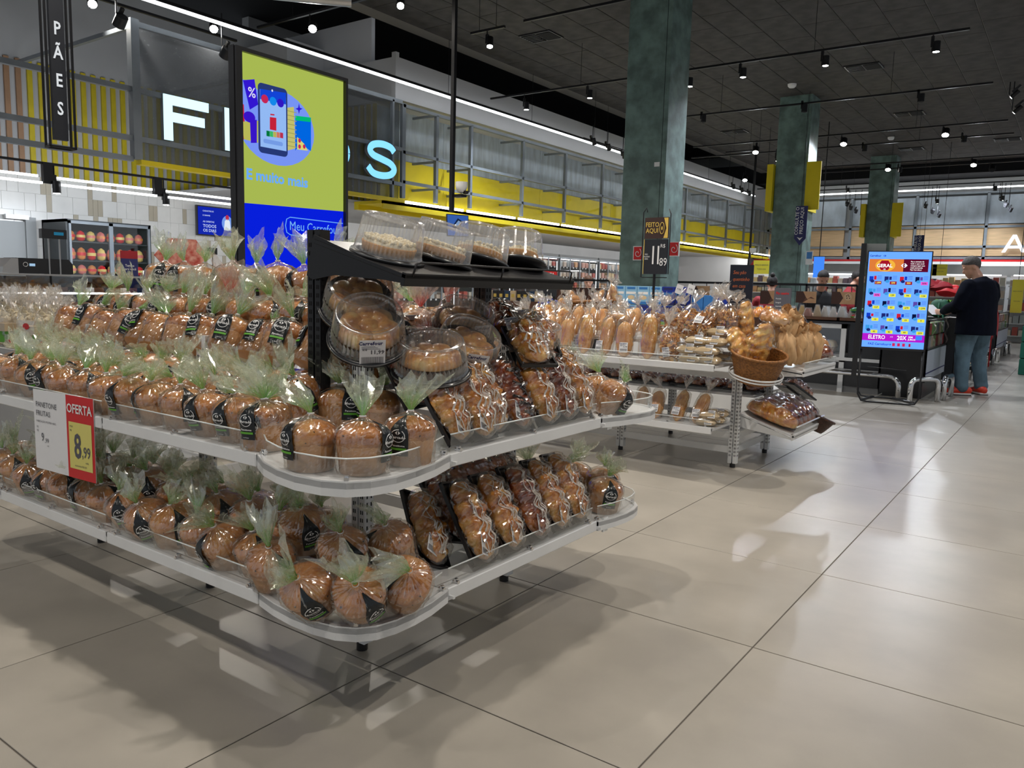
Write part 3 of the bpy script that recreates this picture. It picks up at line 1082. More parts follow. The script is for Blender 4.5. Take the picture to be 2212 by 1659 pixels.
yd = .028
flat('screen', EM(172, 190, 84), tt, [(.045, S(525, 437)[1]), (WS - .022, S(750, 457)[1]), (WS - .022, HS - .025), (.045, HS - .025)], yd)
flat('screen_blue_half', EM(8, 32, 225), tt, [(.045, 1.0), (WS - .022, 1.0), (WS - .022, S(750, 457)[1]), (.045, S(525, 437)[1])], yd)
blob = [S(517, 166)]
c1 = S(605, 268)
rx = S(684, 270)[0] - c1[0]
flat('blue_circle', EM(122, 152, 250), tt, disc(c1[0], c1[1] - .02, rx, S(605, 185)[1] - c1[1], 32), yd - .001)
flat('blue_circle', EM(122, 152, 250), tt, SP((517, 166), (535, 172), (560, 190), (560, 260), (517, 260)), yd - .0015)
flat('coupon', EM(52, 24, 215), tt, SP((530, 172), (555, 170), (563, 225), (545, 236)), yd - .002)
text('%', .09, EM(225, 225, 250), tt, (S(549, 200)[0], yd - .004, S(549, 200)[1]), bold=.01)
flat('red_carton', EM(200, 30, 70), tt, SP((517, 215), (532, 225), (536, 300), (519, 302)), yd - .002)
flat('white_swirl', EM(230, 200, 230), tt, SP((518, 250), (530, 240), (527, 265), (519, 275)), yd - .003)
flat('yellow_gift', EM(190, 190, 90), tt, SP((528, 262), (563, 260), (563, 308), (532, 300)), yd - .0025)
flat('gift_ribbon', EM(58, 22, 205), tt, SP((545, 258), (560, 258), (560, 308), (547, 308)), yd - .003)
flat('gift_bow', EM(58, 22, 205), tt, disc(S(544, 252)[0], S(544, 252)[1], .045, .035), yd - .003)
flat('coins', EM(200, 196, 110), tt, SP((623, 232), (640, 230), (643, 320), (625, 325)), yd - .002)
for k in range(9):
    p = S(633, 240 + k * 9.4)
    flat('coin_edge', EM(160, 160, 90), tt, rect(p[0] - .05, p[1] - .002, p[0] + .05, p[1] + .003), yd - .003)
flat('blue_box', EM(0, 105, 230), tt, SP((643, 250), (677, 253), (677, 326), (655, 310), (643, 325)), yd - .002)
flat('green_lid', EM(0, 190, 120), tt, SP((643, 249), (676, 253), (676, 263), (643, 259)), yd - .003)
flat('dotted_corner', EM(225, 215, 120), tt, SP((647, 295), (662, 310), (670, 325), (647, 322)), yd - .003)
for q in ((652, 303), (652, 316), (662, 316)):
    flat('red_dot', EM(200, 40, 90), tt, disc(*S(*q), .012, .015, 10), yd - .004)
flat('star', EM(50, 24, 215), tt, SP((651, 222), (653, 232), (659, 234), (653, 237), (651, 246), (649, 237), (643, 234), (649, 232)), yd - .003)
flat('phone', EM(40, 58, 120), tt, rrect(S(563, 300)[0], S(590, 333)[1], S(626, 300)[0], S(590, 185)[1] + .005, .03), yd - .005)
flat('phone_display', EM(150, 190, 250), tt, rect(S(567, 300)[0], S(590, 320)[1], S(623, 300)[0], S(590, 198)[1]), yd - .006)
flat('phone_header', EM(20, 70, 220), tt, SP((566, 191), (622, 200), (622, 225), (566, 213)), yd - .007)
for q, c in (((576, 213), (200, 40, 90)), ((594, 218), (20, 140, 240)), ((610, 222), (50, 24, 200))):
    flat('header_dot', EM(*c), tt, disc(*S(*q), .028, .028, 16), yd - .008)
flat('carton_picture', EM(200, 35, 60), tt, SP((587, 252), (601, 254), (601, 282), (587, 279)), yd - .008)
flat('carton_cap', EM(200, 35, 60), tt, SP((588, 245), (597, 246), (597, 249), (588, 248)), yd - .008)
for k, c in enumerate(((0, 120, 60), (60, 190, 100), (190, 180, 90), (210, 120, 100), (190, 50, 80))):
    p = S(583 + k * 7.3, 288 + k)
    flat('score_box', EM(*c), tt, rect(p[0] - .013, p[1] - .018, p[0] + .013, p[1] + .018), yd - .009)
flat('button', EM(120, 160, 235), tt, rrect(S(573, 300)[0], S(595, 312)[1], S(615, 300)[0], S(595, 303)[1], .012), yd - .008)
flat('camera_dot', EM(220, 230, 250), tt, disc(*S(592, 195), .007, .008, 10), yd - .009)
p = S(606, 386)
text('E muito mais', .098, EM(110, 175, 252), tt, (p[0], yd - .003, p[1]), bold=.03, sx=1)
p0 = S(622, 487)
for (zz, off) in ((0, 0),):
    MB().tube([(x, 0, z) for x, z in rrect(p0[0], p0[1] - .06, WS + .12, p0[1] + .06, .055)][10:-1] if False else [(x, 0, z) for x, z in [(WS - .03, p0[1] - .085), (p0[0] + .04, p0[1] - .06), (p0[0] + .01, p0[1] - .045), (p0[0], p0[1]), (p0[0] + .01, p0[1] + .045), (p0[0] + .04, p0[1] + .06), (WS - .03, p0[1] + .055)]], .003, 6).build('pill_outline', EM(110, 175, 252), tt, (0, yd - .002, 0))
text('Meu Carrefour', .088, EM(120, 185, 252), tt, (S(630, 484)[0], yd - .003, S(630, 487)[1] - .003), align='LEFT', sx=.86)

# PÃES hanging sign: black tall box frame with white letters
px0 = at(90, 150, 0, -6.0)
pa = empty('hanging_sign', (-6.0, px0.y + .03, 0), pi / 2 - .12, 'narrow black hanging sign reading PÃES downwards in white', 'sign')
W_ = .178
for x in (0, W_ - .012):
    for y in (-.0, .09):
        MB().box(x, x + .014, y, y + .014, 2.11, CZ).build('upright', M['black'], pa)
for z in (2.11, 3.3):
    MB().box(0, W_, 0, .014, z, z + .014).box(0, W_, .09, .104, z, z + .014).box(0, .014, 0, .1, z, z + .014).box(W_ - .014, W_, 0, .1, z, z + .014).build('cross_bar', M['black'], pa)
bx('panel', M['inkblack'], pa, .042, W_ - .042, .03, .07, 2.17, 3.6)
for ch, py in (('P', 60), ('Ã', 112), ('E', 172), ('S', 233)):
    p = at(120, py, 0, -6)
    text(ch, .125, emit('sign_letter_' + ch, (.85, .88, .9), .75), pa, (.089, .026, p.z), bold=.02, sx=.72)

# FRIOS letters on the facade
for n, (ch, a, b, zb, zt) in enumerate((('F', 5.49, 6.10, 2.88, 3.42), ('I', 6.335, 6.48, 2.88, 3.42), ('R', 6.85, 7.45, 2.88, 3.42), ('O', 7.75, 8.5, 2.88, 3.42), ('S', 8.86, 9.5, 2.90, 3.42))):
    if ch == 'R' :
        ch = 'R'
    lt = empty('lit_letter', (XF + .06, a, zb), pi / 2, 'glowing letter %s of the counter sign, %s' % (ch, {'F': 'left of the totem, whole', 'I': 'half hidden by the totem edge', 'R': 'hidden behind the totem', 'O': 'peeping out right of the totem', 'S': 'blue-white, right of the totem'}[ch]), 'sign')
    Wd, Hh, tk = b - a, zt - zb, .115
    mb = MB()
    if ch == 'F':
        shapes = [rect(0, 0, tk, Hh), rect(tk, Hh - tk, Wd, Hh), rect(tk, Hh * .42, Wd - .06, Hh * .42 + tk)]
    elif ch == 'I':
        shapes = [rect(0, 0, tk, Hh)]
    elif ch == 'R':
        shapes = [rect(0, 0, tk, Hh), rect(tk, Hh - tk, Wd - .1, Hh), rect(tk, Hh * .42, Wd - .1, Hh * .42 + tk), rect(Wd - tk, Hh * .42, Wd, Hh), [(Wd - .25, Hh * .42), (Wd - .05, 0), (Wd + .08, 0), (Wd - .1, Hh * .42)]]
    else:
        if ch == 'O':
            path = [(Wd / 2 + Wd / 2 * .85 * cos(t), Hh / 2 + Hh / 2 * .82 * sin(t)) for t in [2 * pi * k / 32 for k in range(33)]]
        else:
            ctrl = [(.92, .80), (.80, .92), (.5, .97), (.2, .90), (.09, .74), (.2, .60), (.5, .52), (.8, .43), (.93, .27), (.80, .10), (.5, .03), (.2, .07), (.03, .24)]
            path = []
            for i in range(len(ctrl) - 1):
                p0, p1, p2, p3 = ctrl[max(i - 1, 0)], ctrl[i], ctrl[i + 1], ctrl[min(i + 2, len(ctrl) - 1)]
                for k in range(5):
                    t = k / 5
                    path.append(tuple(.5 * (2 * p1[a] + (p2[a] - p0[a]) * t + (2 * p0[a] - 5 * p1[a] + 4 * p2[a] - p3[a]) * t * t + (3 * p1[a] - p0[a] - 3 * p2[a] + p3[a]) * t ** 3) for a in (0, 1)))
            path.append(ctrl[-1])
            path = [(x * Wd, z * Hh) for x, z in path]
        shapes = []
        h = tk / 2 * .92
        nn = len(path)
        off = []
        for i in range(nn):
            x0, z0 = path[max(i - 1, 0)]
            x1, z1 = path[min(i + 1, nn - 1)]
            L_ = hypot(x1 - x0, z1 - z0)
            off.append((-(z1 - z0) / L_ * h, (x1 - x0) / L_ * h))
        for i in range(nn - 1):
            (x0, z0), (x1, z1) = path[i], path[i + 1]
            (a0, b0), (a1, b1) = off[i], off[i + 1]
            shapes.append([(x0 + a0, z0 + b0), (x0 - a0, z0 - b0), (x1 - a1, z1 - b1), (x1 + a1, z1 + b1)])
    for s_ in shapes:
        mb.prism(s_, 0, .06, 0)
    mb.build('return', M['graymetal'], lt)
    fb = MB()
    for s_ in shapes:
        fb.prism(s_, -.012, -.001, 0)
    fb.build('face', M['letterb'] if ch in 'SO' else M['letter'], lt)

# far wall letter A
lt = empty('lit_letter', (at(2163, 545, 1, YF - .32).x, YF - .32, at(2163, 545, 1, YF - .32).z), 0, 'white glowing letter A at the right edge of the far wall', 'sign')
mb = MB()
for s_ in ([(0, 0), (.14, 0), (.52, .78), (.38, .78)], [(.76, 0), (.9, 0), (.52, .78), (.38, .78)], [(.2, .18), (.7, .18), (.66, .29), (.24, .29)]):
    mb.prism([(x_ * .68, z_ * .68) for x_, z_ in s_], 0, .08, 0)
mb.build('face', emit('letter_white', (.85, .9, 1), 1.6), lt)

# wall screen in the recess
P = at(427, 445, 0, XT + .1)
ws_ = empty('wall_screen', (XT + .1, P.y, 0), pi / 2, 'blue and green wall screen over the service counter', 'screen')
z0, z1 = at(427, 505, 0, XT + .1).z, P.z
bx('case', M['blackpl'], ws_, -.02, 1.25, .0, .05, z0 - .02, z1 + .02)
flat('screen', EM(20, 40, 175), ws_, rect(0, z0, .72, z1), -.002)
flat('screen_green_part', EM(140, 160, 70), ws_, rect(.72, z0, 1.23, z1), -.002)
for k, (s_, b) in enumerate((('CADASTRE-SE', .034), ('E GANHE', .034), ('AS OFERTAS', .04), ('TODOS', .075), ('OS DIAS', .07))):
    text(b and s_, b, EM(190, 205, 250), ws_, (.09, -.004, z1 - .07 - k * .075 - (.03 if k > 1 else 0)), align='LEFT', bold=.02)
flat('figure', EM(120, 160, 240), ws_, disc(.57, z0 + .22, .11, .13), -.004)
flat('figure', EM(230, 240, 250), ws_, [(.5, z0 + .1), (.64, z0 + .1), (.62, z0 + .26), (.57, z0 + .3), (.52, z0 + .26)], -.005)
flat('figure', EM(190, 50, 80), ws_, disc(.57, z0 + .32, .035, .045), -.005)
flat('picture', EM(190, 200, 130), ws_, disc(.95, z0 + .3, .2, .12), -.004)

# kiosk on the floor
kk0, kk1 = at(1882, 869, 2, 0), at(1988, 873, 2, 0)
ang = atan2(kk1.y - kk0.y, kk1.x - kk0.x)
KW = (kk1 - kk0).length
TL, BL = at(1868, 548, 1, 9.5), at(1860, 752, 1, 9.65)
kq = empty('digital_kiosk', (-1.965, 9.53, 0), .19, 'floor kiosk with a bright blue offers screen, right of the second bread stand', 'screen')
kw = .625
bx('case', M['blackpl'], kq, -.012, kw + .012, .0, .05, .62, 1.715)
bx('side_post', M['blackpl'], kq, -.085, -.03, .04, .10, .30, 1.80)
bx('back_panel', mat('grey_back_panel', (.35, .37, .36), .5), kq, -.03, .17, .10, .13, 1.60, 1.80)
MB().tube([(0, .02, .62), (0, .02, .10), (.04, .02, .03), (.10, .02, .02), (kw - .1, .02, .02), (kw - .04, .02, .03), (kw, .02, .10), (kw, .02, .62)], .011, 8).tube([(-.01, .40, .5), (-.01, .42, .10), (.03, .42, .04), (.1, .42, .03), (kw - .1, .42, .03)], .010, 8).build('stand_tube', M['black'], kq)
MB().tube([(.08, .02, .42), (kw - .15, .02, .40)], .004, 5).build('brace', M['blackpl'], kq)
MB().tube([(.05, .03, .04), (.16, .42, .03)], .018, 6).build('brace', M['blackpl'], kq)
MB().tube([(kw - .05, .03, .04), (kw - .25, .42, .03)], .018, 6).build('brace', M['blackpl'], kq)
y_ = -.003
K0, K1 = .645, 1.705
flat('screen', EM(100, 158, 255, 1.15), kq, rect(0, K0, kw, K1), y_)
KX = lambda u: u * kw
KZ = lambda v: K1 - v * (K1 - K0)


def KR(name, c, u0, v0, u1, v1, d=1):
    return flat(name, EM(*c, 1.0), kq, rect(KX(u0), KZ(v1), KX(u1), KZ(v0)), y_ - .001 * d)


def KT(s_, u, v, size, c=(255, 255, 255), d=3, **k):
    return text(s_, size, EM(*c, 1.0), kq, (KX(u), y_ - .001 * d, KZ(v)), **k)


KT('Carrefour', .11, .042, .028, (20, 50, 150), bold=.03)
emblem(kq, EM(20, 50, 170, 1.0), KX(.26), KZ(.042), .014, y_ - .002)
KR('banner_orange', (215, 120, 55), .02, .075, .57, .205)
KR('banner_maroon', (90, 10, 40), .57, .075, .96, .205)
flat('banner_sun', EM(235, 175, 60, 1.0), kq, disc(KX(.28), KZ(.14), .10, .068), y_ - .002)
flat('banner_badge', EM(160, 20, 40, 1.0), kq, disc(KX(.27), KZ(.14), .068, .062, 6), y_ - .003)
KT('GERAL', .27, .145, .052, d=5, bold=.03)
emblem(kq, EM(240, 240, 255, 1.0), KX(.27), KZ(.18), .012, y_ - .005)
emblem(kq, EM(235, 240, 255, 1.0), KX(.58), KZ(.14), .032, y_ - .005)
for k, s_ in enumerate(('Faz a semana de', 'tudo o que você', 'compra aqui com', 'mais economia', 'Faz Carrefour')):
    KT(s_, .68, .10 + k * .021, .020, d=4, align='LEFT', bold=.02)
rk = random.Random(3)
prices = ['1.099', '599', '999', '50%', '50%', '139', '94', '134', '127', '97', '279', '1.299', '10', '17', '19', '9', '45', '45', '99', '259']
pc = [(20, 60, 190), (30, 40, 110), (200, 30, 50), (10, 20, 60), (60, 150, 220), (90, 70, 160)]
for r_ in range(5):
    for c_ in range(4):
        u, v = .03 + c_ * .245, .23 + r_ * .128
        n = r_ * 4 + c_
        KR('product', pc[(n * 7) % 6], u + .01, v + .025, u + .075, v + .075)
        KR('product', pc[(n * 5 + 2) % 6], u + .085, v + .015 + rk.random() * .02, u + .125, v + .06)
        flat('product', EM(*pc[(n * 3 + 1) % 6], 1.0), kq, disc(KX(u + .06), KZ(v + .075), .022, .018, 7), y_ - .0015)
        cpr = (150, 30, 40) if n < 3 else (230, 90, 200) if n in (3, 4) else (225, 225, 70)
        KR('price_box', cpr, u + .10, v + .075, u + .21, v + .108, 2)
        KT(prices[n], u + .155, v + .092, .026, (250, 240, 120) if n < 3 else (40, 40, 60), d=4, bold=.02)
        for q in range(3):
            KR('small_print', (60, 100, 200), u + .14, v + .02 + q * .014, u + .21, v + .024 + q * .014)
KR('pink_band', (175, 25, 200), 0, .855, 1, .930, 2)
KT('ELETRO', .235, .893, .062, d=4, bold=.015, sx=.80)
KT('20X', .64, .893, .064, d=4, bold=.02, sx=.86)
KT('ATÉ', .475, .885, .016, d=4)
KT('SEM', .78, .880, .026, d=4, bold=.02)
KT('JUROS', .80, .905, .026, d=4, bold=.02)
KR('pink_band_box', (60, 130, 250), .86, .862, .96, .905, 3)
KT('FAZ Carrefour', .27, .965, .034, (30, 60, 200), d=3, bold=.02)
emblem(kq, EM(30, 60, 200, 1.0), KX(.46), KZ(.965), .013, y_ - .003)
for u in (.52, .6, .68):
    KR('icon', (200, 40, 90), u - .022, .948, u + .022, .98)
KR('icon', (170, 20, 50), .76, .948, .79, .98)
bpy.data.materials['screen_100_158_255'].cycles.emission_sampling = 'FRONT'
bpy.data.materials['screen_172_190_84'].cycles.emission_sampling = 'FRONT'

# price-check banners hanging by the columns
for n, (X, Y, s_, z0, z1, lab) in enumerate(((-4.95, 16.9, 1, 2.22, 3.02, 'navy pointed banner reading CONSULTE O PREÇO AQUI on the second column'), (-4.2, 25.2, 1, 2.1, 3.0, 'far navy banner with the same price-check words, beside the kiosk top'))):
    P = at(1730 if n == 0 else 1989, 480, 1, Y)
    bnr = empty('price_banner', (P.x, Y, 0), -.05, lab, 'sign')
    if n:
        z0, z1 = at(1989, 560, 1, Y).z, at(1989, 508, 1, Y).z
    w_ = .12 if n == 0 else .13
    MB().cyl((0, .01, z1), (0, .01, CZ), .004, n=5).build('wire', M['black'], bnr)
    MB().prism([(-w_, z0 + .14), (0, z0), (w_, z0 + .14), (w_, z1), (-w_, z1)], 0, .02).build('board', M['navy'], bnr)
    text('CONSULTE O\nPREÇO AQUI', .098, M['whitep'], bnr, (-.03, -.003, (z0 + z1) / 2 + .1), rot=(pi / 2, -pi / 2, 0), bold=.01, sx=.95)
    flat('arrow', M['whitep'], bnr, [(-.06, z0 + .17), (0, z0 + .10), (.06, z0 + .17), (0, z0 + .145)], -.003)
sgn = empty('column_sticker', (-5.2, 10.29, 1.62))

# ================================================================ goods: shared meshes
def text_polys(body, size, bold=0):
    cu = bpy.data.curves.new('tmp_text', 'FONT')
    cu.body = body
    cu.size = size
    cu.align_x = 'CENTER'
    cu.align_y = 'CENTER'
    cu.resolution_u = 1
    cu.offset = bold * size
    o = bpy.data.objects.new('tmp_text', cu)
    col.objects.link(o)
    bpy.context.view_layer.update()
    me = o.to_mesh()
    vs = [tuple(v.co) for v in me.vertices]
    fs = [list(p.vertices) for p in me.polygons]
    o.to_mesh_clear()
    bpy.data.objects.remove(o)
    bpy.data.curves.remove(cu)
    return vs, fs


BAGP = [(.066, .0), (.0705, .012), (.072, .045), (.0735, .082), (.0775, .100), (.0765, .118), (.068, .136), (.050, .150), (.030, .158), (.014, .165), (.007, .172)]


def bagr(z):
    for (r0, z0), (r1, z1) in zip(BAGP, BAGP[1:]):
        if z <= z1:
            return r0 + (r1 - r0) * (z - z0) / (z1 - z0)
    return .007


def nz(p, s, seed=0):
    return noise.noise(Vector(p) * s + Vector((seed * 7.3, seed * 3.1, seed)))


loaf_me, bag_me, tuft_me, lab_me, print_me = [], [], [], [], []
for k in range(5):
    def f(p, t, r, z, k=k):
        d = 1 + .05 * nz((cos(t) * .08, sin(t) * .08, z), 22, k) + .03 * nz((cos(t) * .08, sin(t) * .08, z), 55, k)
        return (p[0] * d, p[1] * d, z + (.012 * nz((p[0], p[1], z), 18, k) if z > .1 else 0))
    mb = MB().lathe([(.062, .078), (.0680, .084), (.0705, .096), (.0705, .110), (.0655, .126), (.052, .139), (.030, .147), (.004, .150)], 30, 0, fn=f, close_top=True)
    loaf_me.append(mb.mesh('loaf', M['loaf']))
rz_ = MB()
for k, (t, z) in enumerate(((.2, .097), (1.1, .121), (2.7, .104), (3.3, .132), (4.9, .094), (5.2, .126))):
    r = bagr(z) - .0068
    rz_.lathe([(0, -.0024), (.0034, -.001), (.0026, .001), (0, .0024)], 5, M=Matrix.Translation((r * cos(t), r * sin(t), z)) @ Matrix.Rotation(k, 4, 'X'))
raisin_me = rz_.mesh('raisin', M['raisin'])
case_me = MB().lathe([(.0, .0), (.058, .0), (.0615, .003), (.0690, .088), (.0675, .088)], 30, 0, fn=lambda p, t, r, z: (p[0] * (1 + .008 * sin(30 * t)), p[1] * (1 + .008 * sin(30 * t)), z)).mesh('paper_mould', M['case'])
for k in range(5):
    def f(p, t, r, z, k=k):
        a = .010 + .07 * max(0, (z - .125) / .045) + .02 * max(0, (.03 - z) / .03)
        q = Vector((cos(t), sin(t), z * 10))
        d = 1 + a * sin((13 + k) * t + k + 60 * z) + a * .8 * sin(29 * t + 2 * k) + .05 * noise.noise(q * 2.2 + Vector((k * 9, 0, 0)))
        d += .026 * noise.noise(Vector((cos(t) * 8, sin(t) * 8, z * 40 + k * 5))) + .030 * noise.noise(Vector((cos(t) * 19, sin(t) * 19, z * 55 + k)))
        return (p[0] * d, p[1] * d, z + .0015 * noise.noise(Vector((cos(t) * 15, sin(t) * 15, z * 200))))
    P_ = []
    for (r0, z0), (r1, z1) in zip(BAGP, BAGP[1:]):
        m_ = 1 if z1 - z0 < .013 and z0 < .02 else 5 if z1 - z0 > .03 else 3
        P_ += [(r0 + (r1 - r0) * i / m_, z0 + (z1 - z0) * i / m_) for i in range(m_)]
    P_.append(BAGP[-1])
    bag_me.append(MB().lathe(P_, 84, 0, fn=f, smooth=False).mesh('bag', M['film']))
for k in range(7):
    rr = random.Random(k + 50)
    lean = Vector((rr.uniform(-.6, .6), rr.uniform(-.6, .6)))
    ph = [rr.uniform(0, 6.28) for _ in range(4)]
    H = rr.uniform(.072, .10)
    sq = rr.uniform(.45, .85)

    def f(p, t, r, z, k=k, lean=lean, ph=ph, H=H, sq=sq):
        q = z / H
        d = 1 + q * (.38 * sin(2 * t + ph[0]) + .30 * sin(5 * t + ph[1]) + .16 * sin(9 * t + ph[2]))
        d += .30 * q * noise.noise(Vector((cos(t) * 4, sin(t) * 4, q * 4 + k)))
        zz = z * (1 + .28 * q * sin(3 * t + ph[1]) + .12 * q * sin(11 * t + ph[2])) + .012 * q * nz((cos(t), sin(t), q), 4, k)
        x, y = p[0] * d, p[1] * d * sq
        return (x + lean.x * zz * q * .6, y + lean.y * zz * q * .6, zz)
    prof = [(.0065, 0), (.011, H * .10), (.021, H * .26), (.033, H * .45), (.043, H * .65), (.050, H * .83), (.054, H)]
    mb = MB().lathe(prof, 34, 0, fn=f, smooth=False)
    # inner second layer, tighter
    prof2 = [(.004, 0), (.009, H * .15), (.018, H * .4), (.026, H * .65), (.030, H * .85)]
    mb.lathe(prof2, 18, 0, fn=f, smooth=False)
    tuft_me.append(mb)
tuft_g = [m.mesh('bag_tuft', M['tuft']) for m in tuft_me]
tuft_r = [m.mesh('bag_tuft', M['tuftr']) for m in tuft_me[:3]]
tuft_c = [m.mesh('bag_tuft', M['tuftc']) for m in tuft_me[:5]]
tie_me = MB().lathe([(.0085, -.003), (.010, 0), (.0085, .003)], 10).mesh('tie', M['whitep'])


def onbag(s, z, lift):
    r = bagr(z) * 1.02 + lift
    a = s / .078
    return (r * cos(a), r * sin(a), z)


# black label draped from the neck down the side
mb = MB()
rows = [(.160, .006), (.150, .014), (.138, .020), (.124, .026), (.110, .029), (.095, .029), (.080, .029), (.065, .029), (.050, .029), (.040, .029)]
nc = 8
vs = []
for z, hw in rows:
    for i in range(nc + 1):
        vs.append(onbag(hw * (2 * i / nc - 1), z, .0016 + .0012 * sin(i * 2.1 + z * 90)))
fs = [(r * (nc + 1) + i, r * (nc + 1) + i + 1, (r + 1) * (nc + 1) + i + 1, (r + 1) * (nc + 1) + i) for r in range(len(rows) - 1) for i in range(nc)]
mb.add(vs, [f[::-1] for f in fs], 0, True)
label_me = mb.mesh('label', M['tagblack'])
mb = MB()
ring = []
N_ = 26
for i in range(N_):
    for rr in (.0185, .0205):
        a = 2 * pi * i / N_
        ring.append(onbag(rr * cos(a), .104 + rr * sin(a), .0042))
mb.add(ring, [(2 * i, 2 * i + 1, (2 * ((i + 1) % N_)) + 1, 2 * ((i + 1) % N_)) for i in range(N_) if not 3 < i < 6], 0)
for body, size, z, b in (('Mercado', .0125, .100, .03), ('Panettone', .0095, .073, .02), ('de frutas', .006, .047, 0)):
    v_, f_ = text_polys(body, size, b)
    mb.add([onbag(x, z + y, .0045) for x, y, _ in v_], f_, 0)
for sgn_ in (-1, 1):
    mb.add([onbag(sgn_ * .0075, .114, .0045), onbag(sgn_ * .001, .120, .0045), onbag(sgn_ * .002, .114, .0045), onbag(sgn_ * .001, .108, .0045)], [(0, 1, 2, 3)], 0)
for (s0, s1, z0, z1) in ((-.024, .024, .059, .066),):
    n = 6
    v_ = [onbag(s0 + (s1 - s0) * i / n, z, .0045) for z in (z0, z1) for i in range(n + 1)]
    mb.add(v_, [(i, i + 1, i + n + 2, i + n + 1) for i in range(n)], 1)
print_me = mb.mesh('label_print', [M['whitep'], M['greenp']])

npan = 0


def panettone(loc, label, group, rot=None, lab_ang=None, s=1.0, red=False, tuft=True, lean=0, leandir=0, parts=5, sq=.86):
    """bagged panettone: loaf in a paper mould, film bag, gathered tuft, black label"""
    global npan
    npan += 1
    k = npan
    t = empty('panettone', loc, label=label, cat='panettone', group=group)
    R0 = Matrix.Rotation(leandir, 4, 'Z') @ Matrix.Rotation(lean, 4, 'Y') @ Matrix.Rotation(-leandir, 4, 'Z')
    t.rotation_euler = (R0 @ Matrix.Rotation(lab_ang if lab_ang is not None else rnd.uniform(0, 6.28), 4, 'Z')).to_euler()
    t.scale = (s * .97, s * .97, s * sq)
    link('loaf', loaf_me[k % 5], t, rot=(0, 0, k * 1.7))
    link('paper_mould', case_me, t)
    link('bag', bag_me[(k * 3) % 5], t, rot=(0, 0, k * .9))
    if tuft:
        a = rnd.uniform(0, 6.28)
        tl = rnd.uniform(0, .75)
        tf = link('bag_tuft', (tuft_r[k % 3] if red else tuft_g[(k * 5) % 7]), t, (0, 0, .171), rot=(tl * cos(a), tl * sin(a), k * 2.1), scale=[rnd.uniform(.78, 1.05) * q_ for q_ in (1, 1, 1.15)])
    if parts > 3:
        lb = link('label', label_me, t)
        link('label_print', print_me, lb)
    if parts > 4:
        link('tie', tie_me, t, (0, 0, .171))
        link('raisins', raisin_me, t, rot=(0, 0, k * 1.1))['kind'] = 'stuff'
    return t


# ---- filled plaits on black trays
def superloft(L, w, h, bump, seed, n=20, segs=30, ridges=8, amp=.12):
    vs = []
    for i in range(segs + 1):
        u = i / segs
        x = (u - .5) * L
        e = max(0.0, 1 - abs(2 * u - 1) ** 3.2) ** .5
        e = max(e, .06)
        for k in range(n):
            t = 2 * pi * k / n
            c, s_ = cos(t), sin(t)
            rd = 1 + amp * sin(ridges * pi * u * 2 + 1.8 * abs(c) * 2 + seed) * (.4 + .6 * max(0, s_)) + bump * nz((x, c * w, s_ * h), 38, seed)
            vs.append((x, c * w / 2 * e * rd, (s_ if s_ > 0 else s_ * .35) * h * e * rd + h * .33))
    fs = [(i * n + k, (i + 1) * n + k, (i + 1) * n + (k + 1) % n, i * n + (k + 1) % n) for i in range(segs) for k in range(n)]
    fs += [list(range(n)), list(range((segs + 1) * n - 1, segs * n - 1, -1))]
    return vs, fs


def rib(pts, w, m, mb, z=.0008):
    vs = []
    for i, p in enumerate(pts):
        p = Vector(p)
        a = Vector(pts[max(i - 1, 0)])
        b = Vector(pts[min(i + 1, len(pts) - 1)])
        d = (b - a).normalized()
        s_ = d.cross(Vector((0, 0, 1))).normalized() * w
        vs += [p - s_, p + Vector((0, 0, w * .7)), p + s_]
    fs = []
    for i in range(len(pts) - 1):
        fs += [(3 * i, 3 * i + 1, 3 * i + 4, 3 * i + 3), (3 * i + 1, 3 * i + 2, 3 * i + 5, 3 * i + 4)]
    mb.add(vs, fs, m, True)


L_, W2, H2 = .270, .116, .054
plait_me = {}
for k, (mm, kk) in enumerate((('past', 0), ('past', 1), ('pastd', 2), ('pastd', 3))):
    v, f = superloft(L_, W2, H2, .30, kk, ridges=5, amp=.13)
    plait_me[k] = MB().add(v, f, 0, True).mesh('plait', M[mm])


def topz(x, y, k):
    e = max(.06, 1 - abs(2 * (x / L_)) ** 3.2) ** .5
    c = max(-1, min(1, y / (W2 / 2 * e)))
    s_ = sqrt(1 - c * c)
    u = x / L_ + .5
    rd = 1 + .13 * sin(5 * pi * u * 2 + 1.8 * abs(c) * 2 + k) * (.4 + .6 * s_)
    return s_ * H2 * e * rd + H2 * .33


ice_me = []
for k in range(4):
    mb = MB()
    rr = random.Random(k)
    for ln in range(7):
        pts, ws_ = [], []
        y0 = rr.uniform(-.012, .034) if ln < 5 else rr.uniform(-.034, .0)
        ph_, fr_ = rr.uniform(0, 6), rr.uniform(.16, .42)
        for i in range(44):
            x = -L_ * .45 + L_ * .90 * i / 43
            y = y0 + .010 * sin(i * fr_ + ph_) + .012 * noise.noise(Vector((i * .13, ln * 3.1, k * 7)))
            pts.append((x, y, topz(x, y, k) + .002))
        w0 = rr.uniform(.0014, .0034)
        for i in range(0, 43, 1):
            w_ = w0 * (1 + 1.6 * max(0, noise.noise(Vector((i * .35, ln * 5.3, k)))))
            rib(pts[i:i + 2], w_, 0, mb)
    ice_me.append(mb.mesh('icing', M['icing']))
mb = MB()
rr = random.Random(5)
for i in range(9):
    x = -.11 + i * .027
    y = rr.uniform(-.02, .02)
    rib([(x - .012, y - .028, topz(x, y - .02, 2) + .001), (x, y, topz(x, y, 2) + .003), (x + .010, y + .026, topz(x, y + .02, 2) + .001)], .007, 0, mb)
choc_me = mb.mesh('chocolate_filling', M['choc'])
